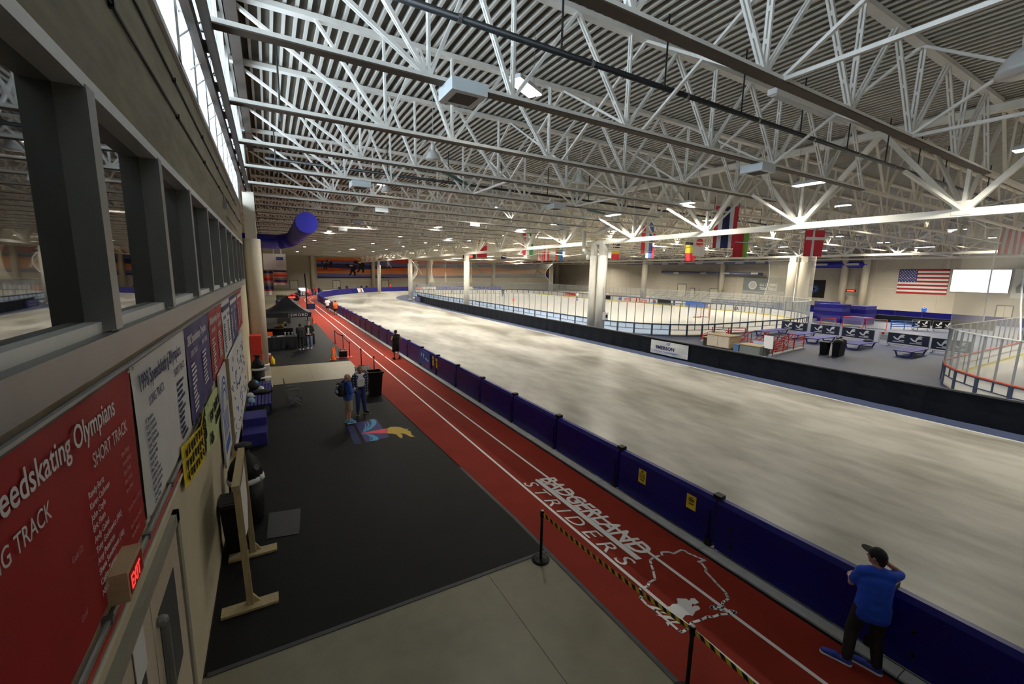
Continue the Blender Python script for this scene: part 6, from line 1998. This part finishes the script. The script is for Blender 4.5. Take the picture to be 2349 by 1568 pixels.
def V(*a): return Vector(a)
def person(label, loc, rz, h=1.75, skin='skin', pose=None, top=None, bottom=None, shoe='black', sole='sole', hair=None, hat=None, bald=False, voxel=.016, cat='person', fingers=True, extras=None, group=None, face=True):
    """faces local +y; pose overrides joint positions given for a 1.75 m figure"""
    t = thing('person', label, cat, loc, rz, group)
    s = h / 1.75
    J = dict(pel=V(0, 0, .97), wai=V(0, 0, 1.10), che=V(0, .0, 1.30), nec=V(0, -.01, 1.49), hed=V(0, .02, 1.635),
             ls=V(-.185, 0, 1.43), le=V(-.23, -.02, 1.14), lw=V(-.24, .06, .90), rs=V(.185, 0, 1.43), re=V(.23, -.02, 1.14), rw=V(.24, .06, .90),
             lh=V(-.09, 0, .93), lk=V(-.10, .02, .50), la=V(-.10, -.03, .09), rh=V(.09, 0, .93), rk=V(.10, .02, .50), ra=V(.10, -.03, .09),
             lt=V(-.12, .15, .035), rt=V(.12, .15, .035), look=V(0, 1, 0))
    for k, v in (pose or {}).items(): J[k] = V(*v)
    look = J.pop('look').normalized()
    J = {k: v * s for k, v in J.items()}
    b = MB()
    side = look.cross(V(0, 0, 1)).normalized()
    H = J['hed']
    # head: skull, jaw, nose, ears
    b.capsule(H + V(0, 0, .03) * s - look * .015 * s, .092 * s, H - look * .02 * s + V(0, 0, .0), .088 * s)
    b.capsule(H + look * .025 * s - V(0, 0, .055) * s, .062 * s, H + look * .03 * s + V(0, 0, .02) * s, .07 * s)
    b.capsule(H + look * .085 * s + V(0, 0, .0), .014 * s, H + look * .10 * s - V(0, 0, .03) * s, .017 * s)
    b.capsule(H + look * .055 * s - V(0, 0, .085) * s, .03 * s, H + look * .045 * s - V(0, 0, .06) * s, .05 * s)
    for sg in (-1, 1):
        b.capsule(H + side * sg * .092 * s - V(0, 0, .02) * s - look * .01 * s, .014 * s, H + side * sg * .097 * s + V(0, 0, .02) * s - look * .015 * s, .018 * s)
    b.capsule(J['nec'] - V(0, 0, .04) * s, .062 * s, H - V(0, 0, .06) * s - look * .02 * s, .054 * s)
    lk_ = .72 if (bottom and bottom[2] > 1.3) else 1.0
    tk_ = -.014 if top else 0
    def torso(b, e, wid=1.0, low=True):
        wx = J['rs'] - J['ls']; wx = wx.normalized()
        hx = (J['rh'] - J['lh']).normalized()
        if low: b.capsule(J['pel'] - hx * .085 * s, (.105 + e) * s, J['pel'] + hx * .085 * s, (.105 + e) * s)
        b.capsule(J['wai'] - hx * .07 * s * wid, (.098 + e) * s, J['wai'] + hx * .07 * s * wid, (.098 + e) * s)
        b.capsule(J['che'] - wx * .085 * s, (.108 + e) * s, J['che'] + wx * .085 * s, (.108 + e) * s)
        b.capsule(J['wai'] + (J['che'] - J['wai']) * .5 - wx * .08 * s * wid, (.10 + e) * s, J['wai'] + (J['che'] - J['wai']) * .5 + wx * .08 * s * wid, (.10 + e) * s)
        b.capsule(J['ls'], (.062 + e) * s, J['rs'], (.062 + e) * s)
        for sg in (-1, 1):
            b.capsule(J['che'] + wx * sg * .08 * s, (.104 + e) * s, J['wai'] + hx * sg * .072 * s, (.10 + e) * s)
            if low: b.capsule(J['wai'] + hx * sg * .072 * s, (.10 + e) * s, J['pel'] + hx * sg * .08 * s, (.104 + e) * s)
        b.capsule(J['ls'] * .5 + J['nec'] * .5 + V(0, 0, .0), (.058 + e * .6) * s, J['rs'] * .5 + J['nec'] * .5, (.058 + e * .6) * s)
    torso(b, tk_)
    for S in 'lr':
        b.capsule(J[S + 's'], .055 * s, J[S + 'e'], .041 * s); b.capsule(J[S + 'e'], .041 * s, J[S + 'w'], .028 * s)
        b.capsule(J[S + 'h'], .088 * s * min(1, lk_ + .1), J[S + 'k'], .057 * s * lk_); b.capsule(J[S + 'k'], .056 * s * lk_, J[S + 'a'], .036 * s)
        kn, an = J[S + 'k'], J[S + 'a']
        b.capsule(kn + (an - kn) * .22 - V(0, .02, 0) * s, .058 * s * lk_, kn + (an - kn) * .55, .042 * s * lk_)
        b.capsule(J[S + 'a'] - V(0, 0, .03) * s, .036 * s, J[S + 't'], .03 * s)
        # hand
        wv, ev = J[S + 'w'], J[S + 'e']
        d = (wv - ev).normalized()
        sx = d.cross(V(0, 1, 0.2)).normalized()
        if sx.length < .5: sx = V(1, 0, 0)
        n_ = d.cross(sx)
        pr = wv + d * .05 * s
        b.capsule(wv + d * .03 * s - sx * .018 * s, .02 * s, wv + d * .085 * s - sx * .024 * s, .018 * s)
        b.capsule(wv + d * .03 * s + sx * .012 * s, .02 * s, wv + d * .085 * s + sx * .024 * s, .018 * s)
        if fingers:
            for q, ln in ((-.030, .062), (-.010, .075), (.010, .07), (.030, .055)):
                k0 = wv + d * .088 * s + sx * q * s
                k1 = k0 + d * ln * .5 * s + n_ * .006 * s
                k2 = k1 + d * ln * .45 * s + n_ * .024 * s
                b.capsule(k0, .0105 * s, k1, .0098 * s, 8); b.capsule(k1, .0098 * s, k2, .0085 * s, 8)
            th0 = wv + d * .035 * s - sx * .03 * s
            th1 = th0 + d * .035 * s - sx * .022 * s + n_ * .012 * s
            b.capsule(th0, .014 * s, th1, .012 * s, 8); b.capsule(th1, .012 * s, th1 + d * .03 * s + n_ * .012 * s, .010 * s, 8)
        else:
            b.capsule(wv + d * .08 * s, .028 * s, wv + d * .14 * s + n_ * .02 * s, .02 * s)
    body = remesh(b, voxel * (.62 if fingers else 1.0), 'body', [skin], t, 2)
    # face
    if face:
        for sg in (-1, 1):
            c = H + look * .083 * s + side * sg * .034 * s + V(0, 0, .012) * s
            MB().ball(c, .010 * s, .010 * s, .007 * s, 8).build('eye', 'black', t)
            q = H + look * .088 * s + side * sg * .034 * s + V(0, 0, .034) * s
            MB().bar(q - side * .018 * s, q + side * .018 * s, .008 * s, .008 * s).build('eyebrow', 'hairb', t)
        q = H + look * .084 * s - V(0, 0, .058) * s
        MB().bar(q - side * .022 * s, q + side * .022 * s, .010 * s, .008 * s).build('mouth', 'skin3', t)
    if top:
        mk, e, sleeve, hem = top[:4]
        b = MB(); torso(b, e, 1.05, low=hem > 0)
        if hem > 0:
            hx = (J['rh'] - J['lh']).normalized()
            b.capsule(J['pel'] - hx * .09 * s - V(0, 0, hem) * s, (.10 + e) * s, J['pel'] + hx * .09 * s - V(0, 0, hem) * s, (.10 + e) * s)
            for sg in (-1, 1): b.capsule(J['pel'] + hx * sg * .085 * s, (.104 + e) * s, J['pel'] + hx * sg * .09 * s - V(0, 0, hem) * s, (.10 + e) * s)
        for S in 'lr':
            if sleeve <= 0: continue
            sh, el, wr = J[S + 's'], J[S + 'e'], J[S + 'w']
            if sleeve <= 1: b.capsule(sh, (.06 + e) * s, sh + (el - sh) * sleeve, (.055 + e * .8) * s)
            else:
                b.capsule(sh, (.058 + e) * s, el, (.046 + e * .8) * s); b.capsule(el, (.046 + e * .8) * s, el + (wr - el) * (sleeve - 1), (.034 + e * .7) * s)
        remesh(b, voxel, 'shirt', [mk], t, 12)
    if bottom:
        mk, e, ln = bottom
        b = MB()
        hx = (J['rh'] - J['lh']).normalized()
        b.capsule(J['pel'] - hx * .08 * s, (.096 + e * .5) * s, J['pel'] + hx * .08 * s, (.096 + e * .5) * s)
        for S in 'lr':
            hp, kn, an = J[S + 'h'], J[S + 'k'], J[S + 'a']
            if ln <= 1: b.capsule(hp, (.092 + e) * s, hp + (kn - hp) * ln, (.07 + e * 1.6) * s)
            else:
                b.capsule(hp, (.092 + e) * s, kn, (.062 + e) * s); b.capsule(kn, (.062 + e) * s, kn + (an - kn) * (ln - 1), (.045 + e) * s)
        remesh(b, voxel, 'shorts' if ln < 1.3 else 'trousers', [mk], t, 7)
    for S in 'lr':
        a, tt = J[S + 'a'], J[S + 't']
        d = (tt - a); d.z = 0; d.normalize()
        hl = V(a.x, a.y, min(a.z, 9)) - d * .03 * s
        z0 = min(a.z - .09 * s, tt.z - .035 * s)
        b = MB()
        a = a + V(0, 0, .012) * s; tt = tt + V(0, 0, .012) * s
        b.capsule(V(hl.x, hl.y, a.z - .045 * s), .042 * s, V(tt.x, tt.y, tt.z + .005 * s) + d * .02 * s, .036 * s); b.capsule(a - V(0, 0, .01), .046 * s, V(hl.x, hl.y, a.z - .04 * s), .044 * s)
        b.capsule(a + (tt - a) * .5 + V(0, 0, .005) * s, .042 * s, V(tt.x, tt.y, tt.z + .005 * s), .042 * s)
        so = remesh(b, voxel * .8, 'shoe', [shoe], t, 3)
        b = MB()
        P0 = V(hl.x, hl.y, a.z - .088 * s); P1 = V(tt.x, tt.y, tt.z - .032 * s) + d * .02 * s
        b.capsule(P0, .047 * s, P1, .045 * s); b.capsule(P0 + (P1 - P0) * .6, .05 * s, P1 - d * .01, .05 * s)
        for i, v in enumerate(b.v):
            base = P0 + (P1 - P0) * max(0, min(1, (Vector(v) - P0).dot(P1 - P0) / (P1 - P0).length_squared))
            b.v[i] = (v[0] * 1.0, v[1], base.z + max(-.014 * s, min(.014 * s, v[2] - base.z)))
        o_ = b.build('sole', sole, so, smooth=False)
    if hair:
        b = MB()
        b.capsule(H + V(0, 0, .045) * s - look * .025 * s, .095 * s, H - look * .045 * s + V(0, 0, .01) * s, .085 * s)
        if hair[1] > 0: b.capsule(H - look * .05 * s, .08 * s, H - look * .06 * s - V(0, 0, hair[1]) * s, .05 * s)
        remesh(b, voxel, 'hair', [hair[0]], t, 2)
    if hat:
        up_ = (V(0, 0, 1) - look * .12 * 0).normalized()
        b = MB()
        c0 = H + V(0, 0, .052) * s - look * .01 * s
        b.capsule(c0, .102 * s, c0 - look * .012 * s - V(0, 0, .012) * s, .102 * s)
        hm = remesh(b, voxel, 'cap_crown', [hat], t, 2)
        b = MB()
        pts = []
        n = 10
        for i in range(n + 1):
            a_ = PI * i / n
            pts.append((.085 * math.cos(a_), .06 + .125 * math.sin(a_)))
        b.prism([(u * s, v * s) for u, v in pts], -.006 * s, .006 * s, lambda u, v, w: tuple(H + side * u + look * (v) + V(0, 0, .055 * s + w - .10 * (v / s - .06) * 0 + .02 * (v / s))))
        b.build('cap_peak', hat, t)
    return t, J, s

# --- leaning person in the foreground
t, J, s = person('person in royal blue top and black cap leaning on the blue pads', (6.74, 1.93, 0), -PI / 2 + .62, 1.70, 'skin',
    pose=dict(pel=(.02, 0, .95), wai=(.02, .01, 1.09), che=(.03, .06, 1.28), nec=(.03, .09, 1.46), hed=(.02, .14, 1.60),
              ls=(-.13, .06, 1.40), le=(-.21, .14, 1.14), lw=(-.16, .36, 1.12), rs=(.185, .08, 1.40), re=(.34, .22, 1.40), rw=(.15, .16, 1.54),
              lh=(-.08, 0, .92), lk=(-.15, .05, .50), la=(-.19, -.06, .09), lt=(-.42, .02, .035), rh=(.11, 0, .92), rk=(.12, .03, .50), ra=(.15, -.05, .09), rt=(-.08, .06, .035), look=(-.75, .62, .12)),
    top=('fblue', .020, .72, .13), bottom=('fblack', .020, 1.93), shoe='shoeb', sole='sole', hair=('hairb', .05), hat='fblack', voxel=.014)
MB().capsule(J['lw'] * .85 + J['le'] * .15, .034, J['lw'] * .7 + J['le'] * .3, .036).build('wrist_band', 'fwhite', t, smooth=True)
# --- two men talking on the mat
t, J, s = person('bald man in blue shirt and khaki shorts wearing a backpack', (2.12, 14.95, 0), -PI / 2 + .25, 1.74, 'skin',
    pose=dict(le=(-.24, .02, 1.16), lw=(-.05, .20, 1.14), re=(.24, .02, 1.16), rw=(.04, .22, 1.18), look=(.25, 1, 0)),
    top=('fblue2', .028, 1.7, .06), bottom=('fkhaki', .022, 1.08), shoe='shoec', voxel=.015)
bp_ = MB()
bp_.capsule((-.09, -.26, 1.12), .12, (.09, -.26, 1.12), .12); bp_.capsule((-.08, -.25, 1.38), .10, (.08, -.25, 1.38), .10); bp_.capsule((-.09, -.25, 1.25), .12, (.09, -.25, 1.25), .12)
bk = thing('backpack', 'black and grey backpack worn by the bald man', 'backpack', (2.12, 14.95, 0), -PI / 2 + .25)
remesh(bp_, .015, 'pack', ['fblack'], bk)
bq = MB(); bq.capsule((-.06, -.385, 1.18), .05, (.08, -.37, 1.40), .045); bq.capsule((.07, -.37, 1.18), .05, (-.04, -.36, 1.28), .045)
remesh(bq, .014, 'front_panel', ['fgrey2'], bk)
for sg in (-1, 1):
    MB().tube([(sg * .12, -.16, 1.44), (sg * .13, -.02, 1.52), (sg * .13, .12, 1.46), (sg * .13, .145, 1.30), (sg * .15, .0, 1.10), (sg * .14, -.16, 1.10)], .022, 8).build('shoulder_strap', 'fblack', bk, smooth=True)
t, J, s = person('grey haired man in open plaid shirt over white shirt and jeans', (2.68, 15.75, 0), PI + .12, 1.78, 'skin2',
    pose=dict(le=(-.26, -.06, 1.16), lw=(-.22, -.10, .94), re=(.26, -.06, 1.16), rw=(.22, -.10, .94), la=(-.15, -.02, .09), lt=(-.22, .14, .035), ra=(.12, -.02, .09), rt=(.16, .15, .035), look=(.1, 1, -.05)),
    top=('fwhite', .018, 0, .0), bottom=('fjean', .018, 1.95), shoe='black', sole='kick', hair=('hairg', .0), voxel=.015)
b = MB()
for sg in (-1, 1):
    sh, el, wr = (J['ls'], J['le'], J['lw']) if sg < 0 else (J['rs'], J['re'], J['rw'])
    b.capsule(sh, .092 * s, el, .072 * s); b.capsule(el, .072 * s, wr, .055 * s)
    b.capsule(V(sg * .15, .02, 1.40) * s, .095 * s, V(sg * .17, .03, .86) * s, .075 * s)
    b.capsule(V(sg * .13, -.06, 1.40) * s, .085 * s, V(sg * .13, -.07, .86) * s, .08 * s)
b.capsule(V(0, -.08, 1.38) * s, .08 * s, V(0, -.08, .86) * s, .08 * s); b.capsule(V(-.1, -.03, 1.48) * s, .06 * s, V(.1, -.03, 1.48) * s, .06 * s)
remesh(b, .015, 'plaid_overshirt', ['plaid'], t)
MB().lathe([(.135, 0), (.135, .035)], 16, sx=1.3).build('belt', 'black', t, (0, 0, 1.0))
# --- runner seen from behind
t, J, s = person('runner in black tank top and black shorts seen from behind', (6.42, 25.2, 0), .08, 1.79, 'skin3',
    pose=dict(le=(-.30, -.14, 1.20), lw=(-.20, .10, 1.12), re=(.30, -.10, 1.20), rw=(.20, .14, 1.15), lk=(-.10, .06, .50), la=(-.10, -.02, .09), rk=(.10, .05, .52), ra=(.12, -.28, .22), rt=(.12, -.20, .08), look=(0, 1, 0)),
    top=('fblack', .018, 0, .05), bottom=('fblack', .03, .95), shoe='fblack', sole='black', hair=('hairb', 0), voxel=.018)
b = MB(); b.capsule(J['rk'] * .6 + J['ra'] * .4, .056, J['rk'] * .25 + J['ra'] * .75, .046); b.build('calf_sleeve', 'fpinkl', t, smooth=True)
# --- walkers further along the track
person('walker in white top and black shorts on the far track', (6.3, 58.2, 0), .1, 1.78, 'skin2', pose=dict(le=(-.28, -.08, 1.2), lw=(-.2, .14, 1.15), re=(.28, -.08, 1.2), rw=(.2, .14, 1.15), lk=(-.1, .12, .52), la=(-.1, .06, .10), rk=(.1, -.02, .5), ra=(.1, -.22, .16)),
       top=('fwhite', .03, 1.7, .06), bottom=('fblack', .02, 1.0), shoe='shoec', hair=('hairg', 0), voxel=.026, fingers=False)
person('walker in orange shirt and dark shorts on the far track', (6.7, 53.9, 0), .05, 1.76, 'skin3', pose=dict(lk=(-.1, .10, .52), la=(-.1, .12, .09), rk=(.1, .02, .5), ra=(.1, -.2, .13)),
       top=('forange', .03, .8, .10), bottom=('fblack', .025, 1.0), shoe='black', hair=('hairb', .0), voxel=.026, fingers=False)
# --- people by the tent
person('man in dark jacket and light jeans standing by the tent table', (2.15, 31.2, 0), PI - .3, 1.80, 'skin', pose=dict(le=(-.27, .0, 1.18), re=(.27, .0, 1.18), lw=(-.14, .12, 1.0), rw=(.14, .12, 1.0), look=(0, 1, -.5)),
       top=('fblack', .04, 1.8, .04), bottom=('fjeanl', .018, 1.95), shoe='fgrey', hair=('hairg', 0), voxel=.02, fingers=False, extras=None)
MB().box(-.05, .05, .0, .012, .95, 1.42).build('shirt_front', 'fwhite', bpy.context.scene.objects[-1] if False else None, (2.12, 31.02, 0), (0, 0, -.3))
sf = [o for o in C.objects if o.name.startswith('shirt_front')][-1]
pm_ = [o for o in C.objects if o.name.startswith('person') and o.get('label', '').startswith('man in dark jacket')][0]
sf.parent = pm_; sf.location = (0, .155, 0); sf.rotation_euler = (0, 0, 0)
person('person in all black clothes and white sneakers by the tent table', (1.62, 30.8, 0), .2, 1.74, 'skin3', pose=dict(lw=(-.12, .2, 1.05), rw=(.12, .2, 1.05), look=(.5, .8, -.2)),
       top=('fblack', .045, 1.8, .08), bottom=('fblack', .02, 1.95), shoe='fwhite', hair=('hairb', .04), voxel=.02, fingers=False)
# --- rink people
person('skater in dark kit with a stick on the middle rink', (47.4, 87.0, .03), PI - .3, 1.85, 'skin', pose=dict(lk=(-.18, .14, .5), la=(-.22, .0, .1), rk=(.18, .14, .5), ra=(.22, 0, .1), lt=(-.24, .16, .04), rt=(.24, .16, .04), che=(0, .12, 1.28), nec=(0, .2, 1.45), hed=(0, .26, 1.58), lw=(-.1, .4, .95), rw=(.3, .35, .95)),
       top=('fblack', .06, 1.9, .08), bottom=('fblack', .04, 1.9), shoe='black', hat='fgrey', voxel=.03, fingers=False)
o = MB(); o.bar((.3, .4, 1.0), (1.2, .8, .05), .05, .05); o.bar((1.2, .8, .05), (1.6, .8, .05), .05, .08)
tag(o.build('hockey_stick', 'wood', None, (47.4, 87.0, .03), (0, 0, PI - .3)), 'hockey stick held by the dark skater', 'hockey stick')
person('skater in white and black kit near the far board', (56.3, 70.7, .03), PI / 2, 1.85, 'skin', pose=dict(lk=(-.12, .2, .52), la=(-.1, .1, .1), rk=(.12, .05, .5), ra=(.14, -.3, .15), che=(0, .15, 1.26), nec=(0, .25, 1.42), hed=(0, .32, 1.54)),
       top=('fwhite', .05, 1.9, .05), bottom=('fblack', .04, 1.9), shoe='black', hat='fblack', voxel=.03, fingers=False)
person('small child in pink jacket and yellow trousers behind the skirt', (37.4, 64.8, .03), -.5, 1.2, 'skin', top=('fpink', .06, 1.8, .06), bottom=('kick', .04, 1.95), shoe='black', hair=('hairb', .05), voxel=.022, fingers=False)
person('person in navy clothing standing on the right hand rink', (49.6, 8.1, .03), PI / 2, 1.95, 'skin', top=('fnavy', .07, 1.8, .12), bottom=('fnavy', .06, 1.95), shoe='black', hat='fnavy', voxel=.025, fingers=False)
person('seated looking person in blue behind the distant blue pads', (83.0, 23.6, .2), PI / 2, 1.7, 'skin', top=('fblue2', .05, 1.8, .05), bottom=('fnavy', .03, 1.95), hair=('hairb', .03), voxel=.03, fingers=False)
# --- spectators behind the far turn pads
spec = [(7.8, 98, 'fblack', 'dark clothed spectator left of the turn pads'), (8.6, 100, 'fred', 'spectator in red behind the left turn pads'), (9.4, 101.5, 'fnavy', 'spectator in navy beside the end wall door'), (5.0, 92, 'fblack', 'dark clothed spectator by the far track'), (6.6, 94, 'fpink', 'spectator in pink by the far track'),
        (14.8, 110, 'fblack', 'dark spectator in front of the left wall door'), (17.2, 115, 'fnavy', 'spectator in navy right of the left wall door'), (19.6, 118, 'fgrey', 'spectator in grey behind the turn pads'), (21.5, 119, 'fnavy', 'navy spectator right of the grey one'), (23.0, 120, 'fblack', 'standing dark spectator behind the turn pads'), (31.5, 128, 'fred', 'red clothed spectator beside the white advert pads'), (38.6, 131, 'fblack', 'dark spectator below the right wall door'), (40.4, 131.5, 'fnavy', 'navy spectator near the slim white column'), (45.5, 132.5, 'fblack', 'dark spectator right of the slim white column')]
for i, (x, y, mk, lb) in enumerate(spec):
    person(lb, (x, y, .0), PI + random.uniform(-.8, .8), random.uniform(1.62, 1.85), random.choice(['skin', 'skin2']), top=(mk, .05, 1.8, .05), bottom=(random.choice(['fblack', 'fjean']), .02, 1.95), hair=('hairb', .03), voxel=.035, fingers=False, face=False, group='spectators behind the far turn')

bpy.data.scenes.remove(TMPS)
